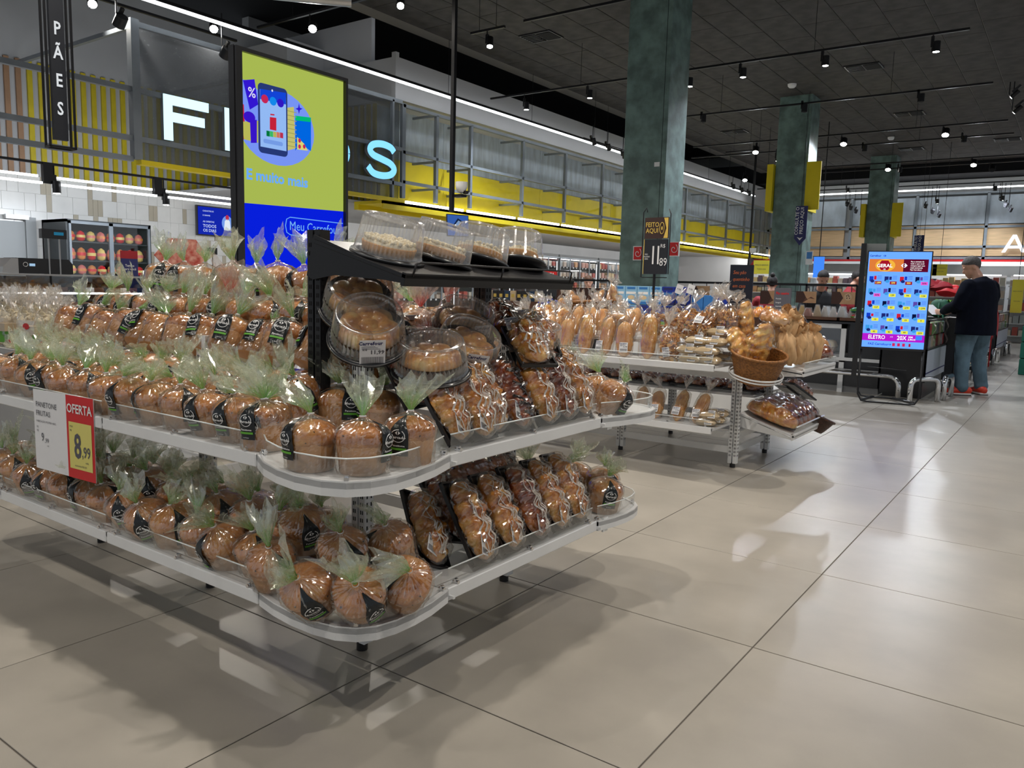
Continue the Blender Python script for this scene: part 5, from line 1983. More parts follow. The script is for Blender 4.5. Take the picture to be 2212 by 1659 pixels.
# lower level
for n, (x, y, z, la, ln, ld, lab) in enumerate((
        (668, 1275, ZL, FACE + .35, .80, FACE - .3, 'round panettone at the lower corner, left of three, label low in the middle'),
        (778, 1285, ZL, FACE + .75, .85, FACE, 'round panettone at the middle of the lower corner, emblem label on its right'),
        (876, 1262, ZL, FACE - .9, .75, FACE + .3, 'round panettone right of three at the lower corner, label on its upper left'),
        (742, 1192, ZL + .06, FACE + .7, .5, FACE, 'panettone resting behind the three of the lower corner, label right'),
        (845, 1178, ZL + .05, FACE - 1.2, .45, FACE - .4, 'panettone at the back of the lower corner beside the tilted plait'),
        (590, 1222, ZL, FACE + .9, .5, FACE, 'panettone left of the lower corner, tuft lying to its left'),
        (655, 1140, ZL + .06, FACE + .6, .4, FACE, 'panettone in the second row left of the lower corner with bright label'))):
    q = at(x, y, 2, z + (.088 if ln > .6 else .078))
    ax_ = Vector((sin(ln) * cos(ld), sin(ln) * sin(ld), cos(ln)))
    x, y, z = q - ax_ * .066
    panettone((x, y, z), lab, GL, lab_ang=la, lean=ln, leandir=ld, s=1.0)
row(span(-1.96, -3.62, -.148), 1.448, ZL, 'in the front row of the lower shelf', GL, lean=.25, leandir=FACE - .4, face=.9)
row(span(-1.98, -3.65, -.152), 1.565, ZL + .05, 'in the second row of the lower shelf', GL, lean=.35, leandir=FACE, face=1.1)
row(span(-1.95, -3.60, -.160), 1.67, ZL + .02, 'in the back row of the lower shelf', GL, lean=.15, leandir=FACE, parts=4)
for n, (x, y) in enumerate(((-3.74, 1.45), (-3.85, 1.55), (-3.85, 1.72))):
    panettone((x, y, ZL), 'panettone at the left corner of the lower shelf, %s one' % names[n], GL, lab_ang=FACE, lean=.2, leandir=FACE)


# ---- plaits on the end shelves (they lean back, tops away from the lip)
def lean_M(theta, twist=0, roll=0):
    c, s_ = cos(theta), sin(theta)
    X = Vector((c, 0, -s_))      # local +x points down towards the lip
    Y = Vector((0, 1, 0))
    Z = X.cross(Y)
    m3 = Matrix((X, Y, Z)).transposed().to_4x4()
    return Matrix.Rotation(twist, 4, 'Z') @ m3 @ Matrix.Rotation(roll, 4, 'X')


def put_plait(y, z0, xe, theta, kind, lab, grp, twist=0, roll=0, **k):
    c = Vector((xe - .14 * cos(theta), y, z0 + .14 * sin(theta) + .012))
    t = plait((c.x, c.y, c.z), lean_M(theta, twist, roll), kind, lab, grp, **k)
    for ch in t.children:
        if ch.name.startswith('price_sticker'):
            ch.location = (.095, -.030, .050)
            ch.rotation_euler = (radians(12), radians(16), radians(78))


GP = 'glazed plaits on the end of the stand'
put_plait(1.935, ZL, -1.475, radians(56), 0, 'pale iced plait standing first at the right of the lower end shelf', GP, roll=-.25, twist=-.1)
put_plait(2.085, ZL, -1.475, radians(56), 1, 'iced plait second in the standing row of the lower end shelf', GP, roll=-.2)
put_plait(2.240, ZL, -1.475, radians(56), 3, 'reddish plait third in the standing row of the lower end shelf', GP, roll=-.2)
put_plait(2.385, ZL, -1.475, radians(56), 1, 'heavily iced plait fourth in the standing row of the lower end shelf', GP, roll=-.2)
put_plait(2.520, ZL, -1.475, radians(56), 0, 'iced plait last in the standing row of the lower end shelf', GP, roll=-.2)
put_plait(1.86, ZL, -1.56, radians(38), 1, 'tilted iced plait beside the panettones of the lower corner', GP, roll=-.5, twist=-.55)
put_plait(2.02, ZL + .02, -1.62, radians(40), 3, 'dark iced plait lying behind the pale first one, lower end shelf', GP, roll=-.4, twist=-.3)
put_plait(2.12, ZL + .03, -1.68, radians(42), 1, 'iced plait half hidden behind the second one, lower end shelf', GP, roll=-.3, sticker=False)
put_plait(2.30, ZL + .03, -1.66, radians(45), 3, 'shaded plait behind the third one, lower end shelf', GP, roll=-.2, sticker=False)
plait((-1.72, 2.20, ZL + .20), Matrix.Rotation(1.25, 4, 'Z') @ Matrix.Rotation(-.2, 4, 'Y'), 2, 'dark chocolate plait lying across the top of the lower end shelf', GP, ice=False, sticker=False)
put_plait(2.42, ZL + .05, -1.66, radians(45), 2, 'shaded plait behind the fourth one, lower end shelf', GP, sticker=False)
# upper end shelf
put_plait(1.80, ZU, -1.485, radians(55), 0, 'honey plait leaning left of the big pale plait, upper end shelf', GP, roll=-.1, twist=.1)
put_plait(1.915, ZU, -1.475, radians(58), 0, 'big pale iced plait first at the front of the upper end shelf', GP, roll=-.05)
put_plait(2.03, ZU, -1.51, radians(58), 1, 'iced plait squeezed behind the big pale plait, upper end shelf', GP, roll=.1, sticker=False)
put_plait(2.145, ZU, -1.475, radians(50), 2, 'chocolate filled plait in the middle of the upper end shelf', GP, roll=-.2, ice=False, twist=-.25)
put_plait(2.275, ZU, -1.475, radians(60), 0, 'golden iced plait right of the chocolate filled one', GP, roll=-.1)
put_plait(2.400, ZU, -1.475, radians(60), 3, 'dark iced plait, second from the end of the upper end shelf', GP, roll=-.1)
put_plait(2.520, ZU, -1.475, radians(60), 1, 'iced plait at the very end of the upper end shelf', GP, roll=-.1)
put_plait(1.80, ZU + .10, -1.63, radians(55), 3, 'dark red glazed plait behind the raised panettone', GP, roll=.2)
put_plait(1.93, ZU + .09, -1.64, radians(45), 3, 'dark glazed plait under the tipped bun ring', GP, sticker=False)
put_plait(2.15, ZU + .09, -1.64, radians(45), 2, 'shaded plait under the right bun ring', GP, sticker=False)
for n, (x, y, z, tw, kd, lab) in enumerate(((-1.60, 2.33, 1.0, .65, 0, 'golden plait lying on the row, below the right bun ring'), (-1.66, 2.47, 1.025, .75, 1, 'pale iced plait lying behind the golden lying one'), (-1.80, 2.46, 1.06, .5, 2, 'dark chocolate plait right of the shiny rolls'))):
    plait((x, y, z), Matrix.Rotation(-tw, 4, 'Z') @ Matrix.Rotation(.42, 4, 'Y'), kd, lab, GP, sticker=n < 2)

# bun rings under lids, tipped towards us
GB = 'boxed bun rings heaped on the end of the stand'


def ring(px, py, X, rx, ry, lab, st=None, s=1.0):
    p = at(px, py, 0, X)
    t = domecake(p, 'buns', lab, GB, rot=(rx, ry, 0), s=s, sticker=st)
    t.location = p - (t.rotation_euler.to_matrix() @ Vector((0, 0, .055)))


ring(776, 640, -1.84, radians(22), radians(38), 'boxed bun ring highest of the heap, beside the left black post')
ring(797, 704, -1.73, radians(24), radians(30), 'boxed bun ring second highest of the heap, with a long price sticker', -.55)
ring(932, 768, -1.60, radians(14), radians(12), 'boxed bun ring seen from its side in front of the heap')
ring(1012, 742, -1.66, radians(10), radians(34), 'boxed bun ring with bright highlights, sticker at its lower edge', -.5)
ring(1004, 690, -1.82, radians(10), radians(26), 'boxed bun ring behind, with dark round buns, under the cake shelf', -.2)
ring(1155, 722, -1.74, radians(4), radians(16), 'boxed bun ring standing apart at the far right end of the heap', s=.98)
# dark shiny rolls in a bag
dr_ = empty('dark_rolls_bag', (-1.80, 1.97, .985), label='bag of dark shiny rolls in the middle of the heap', cat='rolls', rot=(0, radians(35), 0))
for i in range(3):
    for j in range(5):
        MB().lathe([(.030, 0), (.034, .014), (.028, .032), (.014, .041), (.002, .043)], 14, close_top=True).build('roll', M['pastd'], dr_, ((i - 1) * .052, (j - 2) * .056, 0))
v, f = pillow(.20, .31, .07, 5)
MB().add(v, f, 0, True).build('film_wrap', M['wrap'], dr_, (0, 0, -.01))
bx('tray', M['blackpl'], dr_, -.1, .1, -.15, .15, -.012, 0)
link('price_sticker', stick_me, dr_, (.08, -.06, .045), (0, 0, 1.6))

# price poster clipped to the front edge
XPc, YPc = -2.945, 1.318
ps = empty('offer_poster', (XPc - .20, YPc, 0), 0.06, 'white, red and yellow offer poster reading PANETONE FRUTAS 8,99, hanging on the stand', 'sign')
z0, z1 = .490, .790
MB().box(0, .40, 0, .0015, z0, z1).build('sheet', M['paper'], ps)
flat('red_panel', M['red'], ps, rect(.225, z0, .40, z1), -.001)
flat('yellow_panel', mat('pale_yellow_print', srgb(222, 212, 118), .5), ps, rect(.24, z0 + .035, .385, z1 - .095), -.002)
text('OFERTA', .046, M['whitep'], ps, (.312, -.003, z1 - .048), bold=.02, sx=.95)
text('PANETONE', .028, M['ink'], ps, (.018, -.002, z1 - .055), align='LEFT')
text('FRUTAS', .028, M['ink'], ps, (.018, -.002, z1 - .088), align='LEFT')
text('FABRICAÇÃO PROPRIA 400G', .0105, M['ink'], ps, (.018, -.002, z1 - .118), align='LEFT')
text('DE', .010, M['ink'], ps, (.018, -.002, z1 - .140), align='LEFT')
text('R$', .010, M['ink'], ps, (.018, -.002, z1 - .154), align='LEFT')
text('9', .046, M['ink'], ps, (.048, -.002, z1 - .178), align='LEFT', sx=.8)
text(',99', .024, M['ink'], ps, (.070, -.002, z1 - .188), align='LEFT')
text('cada', .008, M['ink'], ps, (.085, -.002, z1 - .206), align='LEFT')
text('POR', .010, M['ink'], ps, (.248, -.003, z1 - .112), align='LEFT')
text('R$', .010, M['ink'], ps, (.248, -.003, z1 - .126), align='LEFT')
text('8', .125, M['ink'], ps, (.295, -.003, z1 - .185), bold=.02, sx=.75)
text(',99', .056, M['ink'], ps, (.348, -.003, z1 - .200), bold=.01, sx=.8)
text('cada', .011, M['ink'], ps, (.352, -.003, z1 - .235))
text('economize R$1,00', .010, M['ink'], ps, (.310, -.003, z1 - .252))
bx('holder', M['acryledge'], ps, .19, .21, .001, .03, .66, .74)
for n, (x, y, z) in enumerate(((-2.30, 1.362, .745), (-1.55, 1.75, .330))):
    t_ = MB().add([(0, 0, 0), (.06, 0, 0), (.05, .05, .001), (-.01, .05, .002)], [(0, 1, 2, 3)]).build('paper_slip', M['paper'], None, (x, y, z - .012))
    tag(t_, ['small white paper slip lying on the upper front edge', 'white paper slip on the lower end shelf beside the plaits'][n], 'paper')

# ================================================================ second bread stand
g2 = empty('bread_stand', (0, 0, 0), label='white slotted stand of plain loaves and toast bags, second one behind', cat='display stand')
X0, X1, Y0, Y1 = -3.75, -1.87, 5.29, 6.20
for x, y in ((X1, Y0), (-2.75, Y0), (X1 + .01, 5.95), (-2.75, 6.2), (X0, Y0), (X0, 6.2)):
    post('post', g2, x, y, 0, 1.05 if x != -2.75 else .9, M['white'])
for z in (.10, .20, .62):
    bx('beam', M['white'], g2, X0, X1, Y0 - .012, Y0 + .012, z, z + .045)
    bx('beam', M['white'], g2, X0, X1, 6.19, 6.21, z, z + .045)
    bx('beam', M['white'], g2, X1 - .012, X1 + .012, Y0, 5.95, z, z + .045)


def shelf2(x0, x1, y0, y1, zb, edge, lipp=True):
    o = MB().box(x0, x1, y0 + .004, y1, zb + .020, zb + .036).build('shelf', M['white'], g2)
    if edge == 'f':
        MB().box(x0, x1, y0, y0 + .02, zb, zb + .045, c=.003).build('front_edge', M['white'], o)
        if lipp:
            lipbox(o, [(x0 + .02, y0 + .03), (x1 - .02, y0 + .03)], zb + .036, .05)
            for k in (0, 1, 2):
                clip(o, x0 + .05 + (x1 - x0 - .1) * k / 2, y0 + .03, zb + .036, 0)
    return o


shelf2(-3.72, -1.885, 4.87, 5.27, .700, 'f')
shelf2(-2.53, -1.885, 4.885, 5.27, .285, 'f')
shelf2(-3.72, -2.60, 4.885, 5.27, .285, 'f')
shelf2(-3.7, -1.9, 5.75, 6.65, .42, 'n')
bx('back_deck', M['white'], g2, -3.7, -1.9, 5.3, 6.2, .83, .85)
# side shelves (+X), lower one tipped forward
for zb, y0, y1, tlt in ((.690, 5.42, 6.25, .10), (.34, 5.33, 6.05, .30)):
    o = MB().box(0, .40, y0, y1, 0, .016, c=.002).box(.385, .40, y0, y1, -.02, .03, c=.002).build('side_shelf', M['white'], g2, (X1 + .01, 0, zb + .03), (0, tlt, 0))
    MB().box(.388, .394, y0 + .01, y1 - .01, .02, .075).build('acrylic_lip', M['acryl'], o)
    MB().box(.386, .396, y0 + .01, y1 - .01, .075, .078).build('polished_edge', M['acryledge'], o)
    MB().prism([(0, -.07), (.05, -.07), (.39, -.008), (.39, 0), (0, 0)], -.004, .004).build('bracket', M['white'], g2, (X1 + .02, y0 + .01, zb + .02), (0, tlt, 0))

Z2 = .738
GL2 = 'bagged long loaves on the second stand'
lx = [(-3.30, 'leftmost of the loaves standing on the second stand'), (-3.13, 'pale loaf with a twisted top, second of the standing loaves'), (-2.955, 'pale smooth loaf standing third on the second stand'), (-2.78, 'golden standing loaf with a tilted price sticker'),
      (-2.60, 'pinkish crumb-dusted standing loaf with sticker low in front'), (-2.42, 'largest ridged golden loaf standing at the shelf front'), (-3.47, 'loaf standing beside the leftmost one, half hidden')]
for n, (x, lab) in enumerate(lx):
    longbread((x, 5.02 - (.03 if n > 3 else 0), Z2), lab, GL2, (-radians(14), rnd.uniform(-.08, .08), rnd.uniform(-.3, .3)), n, 1.16 + .10 * (n == 5), sticker=n in (3, 4))
for n, x in enumerate((-3.55, -3.36, -3.18, -3.02, -2.86, -2.70)):
    longbread((x, 5.22, Z2 + .10), 'upper loaf in the second row on the second stand, %s from the left' % names[n], GL2, (-radians(28), rnd.uniform(-.5, .5), rnd.uniform(-.6, .6)), n + 1, 1.15, sticker=n in (3,))
for n, x in enumerate((-3.5, -3.3, -3.08, -2.9, -2.72)):
    longbread((x, 5.42, .90), 'loaf lying in the heap behind, %s from the left' % names[n], GL2, (-radians(55), 0, rnd.uniform(-.9, .9)), n + 2, 1.15, sticker=n == 1)
# coiled pale bread in a bag
cb = empty('round_bread_bag', (-2.80, 5.28, .93), label='bagged round coiled bread above the standing loaves', cat='bread', rot=(-1.1, 0, 0))
for k, (r, z) in enumerate(((.072, 0), (.04, .025))):
    MB().tube([(r * cos(t), r * sin(t), .03 + z * (1 if k else t / 30)) for t in [2 * pi * i / 20 for i in range(20)]], .032 - k * .004, 10, closed=True).build('coil', M['bread'], cb)
v, f = pillow(.26, .24, .12, 7)
MB().add(v, f, 0, True).build('bag', M['wrap'], cb, (0, 0, -.01))
GT = 'bags of toast pieces on the second stand'
for n, (x, y, z, s_, rx_, lab) in enumerate(((-2.245, 4.985, Z2, 1.0, 0, 'toast bag standing at the shelf front beside the flat bread packs'), (-2.38, 5.12, Z2 + .13, 1.0, -.3, 'toast bag with a tilted sticker above the largest loaf'),
                                   (-2.09, 5.05, Z2 + .19, 1.05, -.9, 'toast bag lying forward over the flat bread packs, wrapped label'), (-2.24, 5.20, Z2 + .14, 1.1, -.2, 'toast bag high in the middle, tuft up'), (-2.02, 5.22, Z2 + .15, 1.1, -.1, 'toast bag left of the navy sign'),
                                   (-1.905, 5.16, Z2 + .15, 1.05, 0, 'toast bag standing right below the navy sign'), (-2.40, 5.33, Z2 + .15, 1.0, -.3, 'toast bag at the back, left'), (-2.12, 5.38, Z2 + .17, 1.05, -.2, 'toast bag at the back, middle, highest'), (-1.95, 5.40, Z2 + .16, 1, 0, 'toast bag at the back behind the navy sign'),
                                   (-2.52, 5.24, Z2 + .15, .9, -.4, 'toast bag next to the round coiled bread'))):
    toastpack((x, y, z), lab, GT, (rx_, rnd.uniform(-.15, .15), rnd.uniform(-.5, .5)), n, s_ * 1.05, sticker=n in (0, 1, 2))
GF = 'flat bread packs on the second stand'
k = 0
for (x, y, z, rz_) in ((-2.08, 4.96, Z2, .05), (-1.955, 4.965, Z2, -.05), (-2.10, 4.97, Z2 + .060, 0), (-1.97, 4.97, Z2 + .060, .1), (-2.06, 5.0, Z2 + .12, .2), (-1.94, 5.01, Z2 + .12, -.1), (-1.95, 5.10, Z2 + .18, .1), (-1.92, 5.14, Z2 + .01, .3)):
    pitapack((x, y, z), rz_, 'pale flat bread pack, %s of the upper stack, second stand' % names[k], GF, s=.80)
    k += 1
# lower shelf
for n, (x, y, lab) in enumerate(((-2.49, 5.06, 'orange brown loaf at the left end of the lower shelf, second stand'), (-2.36, 5.02, 'crusty loaf second on the lower shelf of the second stand'), (-2.19, 5.02, 'long loaf with a slanted sticker, lower shelf of the second stand'), (-2.05, 5.02, 'floured loaf, last in the lower row of the second stand'))):
    longbread((x, y, .325), lab, GL2, (-radians(38), .1 * (n - 1.5), .1), n, 1.0, sticker=n > 0, tuft=True)
k = 0
for (x, y, z) in ((-1.96, 4.985, .325), (-1.95, 5.12, .325), (-1.94, 4.99, .37), (-1.93, 5.13, .37)):
    pitapack((x, y, z), .3, 'pale flat bread pack on the lower shelf of the second stand, %s one' % names[k], GF, s=.7)
    k += 1
# deep lower deck with dark wrapped loaves
for i in range(12):
    x = -3.55 + i * .145
    t = plait((x, 5.95, .475), Matrix.Rotation(1.57, 4, 'Z'), 2 + i % 2, 'dark wrapped loaf on the deep shelf inside the second stand, %s from the left' % names[i], 'dark loaves inside the second stand', sticker=False, ice=False)
for n, (x, y, z) in enumerate(((-2.0, 5.85, .53), (-1.8, 6.35, .42), (-1.72, 6.25, .46))):
    plait((x, y, z), Matrix.Rotation(1.1, 4, 'Z') @ Matrix.Rotation(.5, 4, 'Y'), 2, 'dark loaf heaped at the right of the deep shelf, %s' % names[n], 'dark loaves inside the second stand', sticker=False, ice=False)
# glazed big loaves on the tipped side shelf
tb_ = Matrix.Rotation(.30, 4, 'Y')
for n in range(6):
    y = 5.42 + n * .105
    P = Vector((X1 + .01, y, .40)) + tb_ @ Vector((.20, 0, .0))
    t = empty('glazed_loaf', P, label='big glazed loaf in film on the tipped low side shelf, %s from the front' % names[n], cat='bread', group='glazed loaves on the tipped side shelf')
    t.rotation_euler = (-.05, .30, 0)
    v, f = superloft(.37, .17, .085, .22, n + 20, ridges=3, amp=.08)
    MB().add(v, f, 0, True).build('loaf', M['past' if n == 0 else 'pastd'], t)
    v, f = superloft(.385, .185, .094, .15, n + 30, ridges=5, amp=.03, segs=20)
    MB().add(v, f, 0, True).build('film_wrap', M['wrap'], t)
# basket with braided loaves at the corner
bk2 = empty('wicker_basket', (-1.70, 5.13, .640), label='round brown wicker basket of plaited loaves at the corner of the second stand', cat='basket')
bk2.rotation_euler = (radians(10), radians(10), 0)
link('weave', basketmesh(.120, .178, .190, 18), bk2)
MB().tube([(.168 * cos(t), .168 * sin(t), .035) for t in [2 * pi * i / 36 for i in range(36)]], .006, 8, closed=True).tube([(.172 * cos(t), .172 * sin(t), .055) for t in [2 * pi * i / 36 for i in range(36)]], .006, 8, closed=True).build('wire_cradle', M['white'], bk2)
for n, (x, y, z, rx_, ry_, lab) in enumerate(((-1.77, 5.08, .87, -.5, -.5, 'golden plaited loaf leaning left in the corner basket'), (-1.63, 5.09, .875, -.4, .2, 'golden plaited loaf leaning right in the corner basket'), (-1.77, 5.22, 1.02, 0, -.1, 'tall glossy plaited loaf standing above the corner basket'), (-1.69, 5.12, .80, -.2, 0, 'spiral bun loaf deep in the corner basket'))):
    t = empty('plaited_loaf', (x, y, z), label=lab, cat='bread', group='plaited loaves in the corner basket', rot=(rx_, ry_ + (-pi / 2 if True else 0), 0))
    v, f = superloft(.29, .155, .068, .15, n, ridges=5, amp=.22)
    MB().add(v, f, 0, True).build('loaf', M['bun'], t)
    v, f = superloft(.32, .175, .080, .2, n + 3, ridges=5, amp=.05)
    MB().add(v, f, 0, False).build('film_wrap', M['wrap'], t)
# kraft bags on the upper side shelf
GK = 'brown paper bread bags on the side shelf'
for n, (x, y, z, rx_, lab) in enumerate(((-1.60, 5.42, .72, -.25, 'kraft bread bag nearest the basket'), (-1.62, 5.58, .72, -.2, 'kraft bread bag second on the side shelf'), (-1.58, 5.74, .72, -.15, 'kraft bread bag third on the side shelf'), (-1.60, 5.90, .72, -.1, 'kraft bread bag fourth on the side shelf'), (-1.74, 5.50, .86, .3, 'kraft bread bag in the upper row, near one'), (-1.74, 5.68, .87, .2, 'kraft bread bag in the upper row, middle one'), (-1.72, 5.86, .86, .2, 'kraft bread bag in the upper row, far one'))):
    kraftbag((x + .02, y, z + .02), lab, GK, (rnd.uniform(-.25, .25), .35 + rx_, -.9 + rnd.uniform(-.7, .7)), n, 1.22)
for n, (x, y, z, lab) in enumerate(((-1.70, 5.45, 1.0, 'nutty brown loaf in a shiny bag above the kraft bags'), (-1.66, 5.72, .98, 'round brown loaf in a clear bag at the top of the side shelf'), (-1.52, 6.06, .74, 'dark brown loaf in film at the right end of the side shelf'), (-1.60, 6.22, .78, 'square light loaf at the far end of the side shelf'))):
    t = empty('bagged_loaf', (x, y, z), label=lab, cat='bread', rot=(0, .25, n))
    v, f = superloft(.20, .14, .075, .3, n + 40, ridges=3, amp=.05)
    MB().add(v, f, 0, True).build('loaf', M['pastd' if n == 2 else 'bread'], t)
    v, f = superloft(.22, .16, .085, .3, n + 50, ridges=3, amp=.05)
    MB().add(v, f, 0, True).build('bag', M['film'], t)
# hanging basket end, low right
t = empty('wicker_basket', (-1.56, 6.02, .22), label='dark wicker basket tipped below the low side shelf', cat='basket', rot=(-.2, .35, 0))
link('weave', basketmesh(.09, .14, .11, 12, m='wickerd'), t)
# boat shaped wicker behind, upper
t = empty('bread_boat', (-1.90, 6.0, .98), label='brown pointed wicker tray with a loaf right of the navy sign', cat='basket')
v, f = superloft(.36, .20, .07, 0, 1, ridges=1, amp=0)
MB().prism([(-.18, .05), (-.10, -.02), (.10, -.02), (.20, .06)], -.08, .08).build('tray', M['wickerd'], t)
v, f = superloft(.24, .12, .08, .2, 1)
MB().add(v, f, 0, True).build('loaf', M['past'], t, (-.04, 0, .02))
# large slanted wicker tray at the left
P0, P1 = at(1160, 715, 1, 6.2), at(1338, 690, 1, 6.2)
t = empty('wicker_tray', (-4.15, 6.1, .80), label='large slanted brown wicker tray of bagged rolls, left of the milk cartons', cat='basket')
wm = MB()
def wx(u):
    return at(1160 + u * 178, 650, 1, 6.1).x - (-4.15)
pts = [at(q[0], q[1], 1, 6.1) for q in ((1150, 700), (1232, 652), (1342, 648), (1342, 720), (1190, 735))]
wm.prism([(p.x + 4.15, p.z - .80) for p in pts][::-1], 0, .025)
o = wm.build('weave', M['wicker'], t)
cm = MB()
a, b_, c_ = [Vector((p.x + 4.15, -.008, p.z - .80)) for p in pts[:3]]
cm.tube([a, b_, c_], .012, 6)
for k in range(1, 9):
    cm.tube([a + Vector((.02 * k, 0, -.022 * k)), b_ + Vector((0, 0, -.026 * k)), c_ + Vector((0, 0, -.026 * k))], .006, 5)
for k in range(24):
    u = k / 23
    q = b_.lerp(c_, u) if u > 0 else b_
    cm.tube([q, q + Vector((0, 0, -.22))], .004, 4)
    q = a.lerp(b_, u)
    cm.tube([q, q + Vector((.0, 0, -.05 - .17 * u))], .004, 4)
cm.build('coils', M['wicker'], o)['kind'] = 'stuff'
for n in range(9):
    px = 1195 + n * 17
    q = at(px, 668 - min(n, 4) * 8, 1, 6.25)
    longbread((q.x, 6.28, q.z - .10), 'bagged roll in the slanted wicker tray, %s from the left' % names[n], 'bagged rolls in the slanted wicker tray', (-.3, rnd.uniform(-1.2, 1.2), n), n, .8, sticker=False)


# ---- signs among the stands
P = at(1410, 612, 1, 6.5)
fq = empty('price_stand', (P.x, 6.5, 0), -.08, 'black FEITO AQUI price stand showing 11,89 before the big column', 'sign')
zt, zm, zb_ = at(1410, 470, 1, 6.5).z, at(1410, 517, 1, 6.5).z, at(1410, 592, 1, 6.5).z
hw = .128
MB().cyl((0, .02, 1.0), (0, .02, zb_ + .03), .012).build('pole', M['black'], fq)
bx('price_board', M['inkblack'], fq, -hw + .02, hw, 0, .02, zb_, zm)
bx('header_board', M['brownp'], fq, -hw + .02, hw, 0, .02, zm + .006, zt)
MB().tube([(-hw, .02, zb_ - .03), (hw, .02, zb_ - .03)], .004, 5).tube([(-hw - .01, .02, zb_ - .03), (-hw - .01, .02, zt + .05), (-hw + .02, .02, zt + .09), (-hw + .03, .02, zt + .05)], .005, 5).tube([(hw + .01, .02, zb_), (hw + .01, .02, zt + .03), (hw - .01, .02, zt + .07)], .005, 5).build('wire_frame', M['black'], fq)
flat('gold_arrow', M['gold'], fq, [(.085, zm + .01), (hw, zm + .01), (hw, zt - .005), (.085, zt - .005), (.112, (zm + zt) / 2)], -.001)
text('FEITO\nAQUI', .058, M['gold'], fq, (-.030, -.002, (zt + zm) / 2 + .005), bold=.01, sx=.9, line=.9)
MB().tube([(.068 + .022 * cos(t), -.003, (zm + zt) / 2 + .05 * sin(t)) for t in [2 * pi * i / 20 for i in range(20)]], .003, 4, closed=True).build('emblem_ring', M['gold'], fq)
flat('emblem_leaf', M['gold'], fq, disc(.068, (zm + zt) / 2, .008, .018, 8), -.003)
zc = (zb_ + zm) / 2
text('1', .235, M['whitep'], fq, (-.010, -.002, zc + .005), sx=.7)
text('1', .235, M['whitep'], fq, (.042, -.002, zc + .005), sx=.7)
text('89', .10, M['whitep'], fq, (.095, -.002, zc - .05), sx=.8)
text('R$', .045, M['whitep'], fq, (.085, -.002, zm - .06))
text('PÃO\nITALIANO\n500G', .020, M['whitep'], fq, (-.078, -.002, zc), sx=.8)
flat('gold_stripe', M['gold'], fq, rect(-hw + .018, zb_, -hw + .024, zm), -.001)
for n, (px, py) in enumerate(((1378, 547), (1456, 538))):
    q = at(px, py, 1, 10.28)
    t = empty('hydrant_sign', (q.x, 10.285, q.z), label='small red square sign with white spiral %s the price stand' % ('left of' if n == 0 else 'right of'), cat='sign')
    MB().box(-.075, .075, -.01, .016, -.10, .10).build('plate', M['whitep'], t)
    flat('red_field', M['red'], t, rect(-.065, -.09, .065, .09), -.011)
    MB().tube([((.01 + .007 * a_) * cos(a_), -.014, (.01 + .008 * a_) * sin(a_)) for a_ in [i * .35 for i in range(22)]], .005, 4).build('spiral', M['whitep'], t)
q = at(1419, 355, 1, 10.29)
t = tag(MB().box(-.04, .04, -.006, 0, -.03, .03).build('wall_tag', M['whitep'], None, (q.x, 10.295, q.z)), 'tiny white tag high on the big green column', 'tag')
# navy sign Seu pão quentinho em casa
P = at(1600, 625, 1, 5.55)
nv = empty('slogan_sign', (P.x, 5.55, 0), .12, 'navy sign reading Seu pão quentinho em casa above the toast bags', 'sign')
za, zb2 = at(1600, 671, 1, 5.55).z, at(1600, 572, 1, 5.55).z
bx('board', M['darknavy'], nv, -.082, .082, 0, .012, za, zb2)
MB().cyl((0, .02, .85), (0, .02, za + .05), .006).build('pole', M['black'], nv)
for k, s_ in enumerate(('Seu pão', 'quentinho', 'em casa')):
    text(s_, .036, M['orangep'], nv, (-.060, -.002, zb2 - .055 - k * .048), align='LEFT', sx=.8, shear=.2)
for k, s_ in enumerate(('Deixe esquentar', 'no forno preaquecido', 'a temperatura de 180', 'graus por 5 minutos', 'e sirva')):
    text(s_, .0125, M['whitep'], nv, (-.062, -.002, zb2 - .195 - k * .020), align='LEFT', sx=.9)
# charcoal small sign
P = at(1690, 640, 1, 7.4)
cs = empty('bread_list_sign', (P.x, 7.4, 0), -.25, 'charcoal sign headed Pão caseiro between the two hanging food pictures', 'sign')
za, zb2 = at(1690, 668, 1, 7.4).z, at(1690, 622, 1, 7.4).z
bx('board', M['ink'], cs, -.085, .085, 0, .012, za, zb2)
MB().cyl((0, .02, 0), (0, .02, za + .05), .005).build('pole', M['black'], cs)
text('Pão caseiro', .034, M['red'], cs, (0, -.002, zb2 - .05), bold=.02, sx=.85)
for k in range(3):
    text(('Francês', 'Integral', 'Australiano')[k], .018, M['whitep'], cs, (-.065, -.002, zb2 - .10 - k * .035), align='LEFT')
# OFERTA price sign
P = at(1181, 614, 1, 8.0)
of = empty('offer_sign', (P.x, 8.0, 0), .05, 'black and red OFERTA sign showing 7,79 near the blue basket', 'sign')
za, zm, zb2 = at(1181, 640, 1, 8).z, at(1181, 605, 1, 8).z, at(1181, 583, 1, 8).z
bx('board', M['inkblack'], of, -.13, .13, 0, .02, za, zm)
bx('red_header', M['red'], of, -.13, .13, -.002, .02, zm, zb2)
text('OFERTA', .068, M['whitep'], of, (0, -.004, (zm + zb2) / 2), bold=.02, sx=.85)
text('7', .16, M['whitep'], of, (.025, -.004, (za + zm) / 2 + .01), sx=.8)
text('79', .06, M['whitep'], of, (.09, -.004, (za + zm) / 2 + .03))
text('100g', .035, M['whitep'], of, (-.08, -.004, za + .03))
MB().cyl((-.03, .03, 0), (-.03, .03, za), .008).cyl((.09, .03, 0), (.09, .03, za), .012).build('pole', M['black'], of)

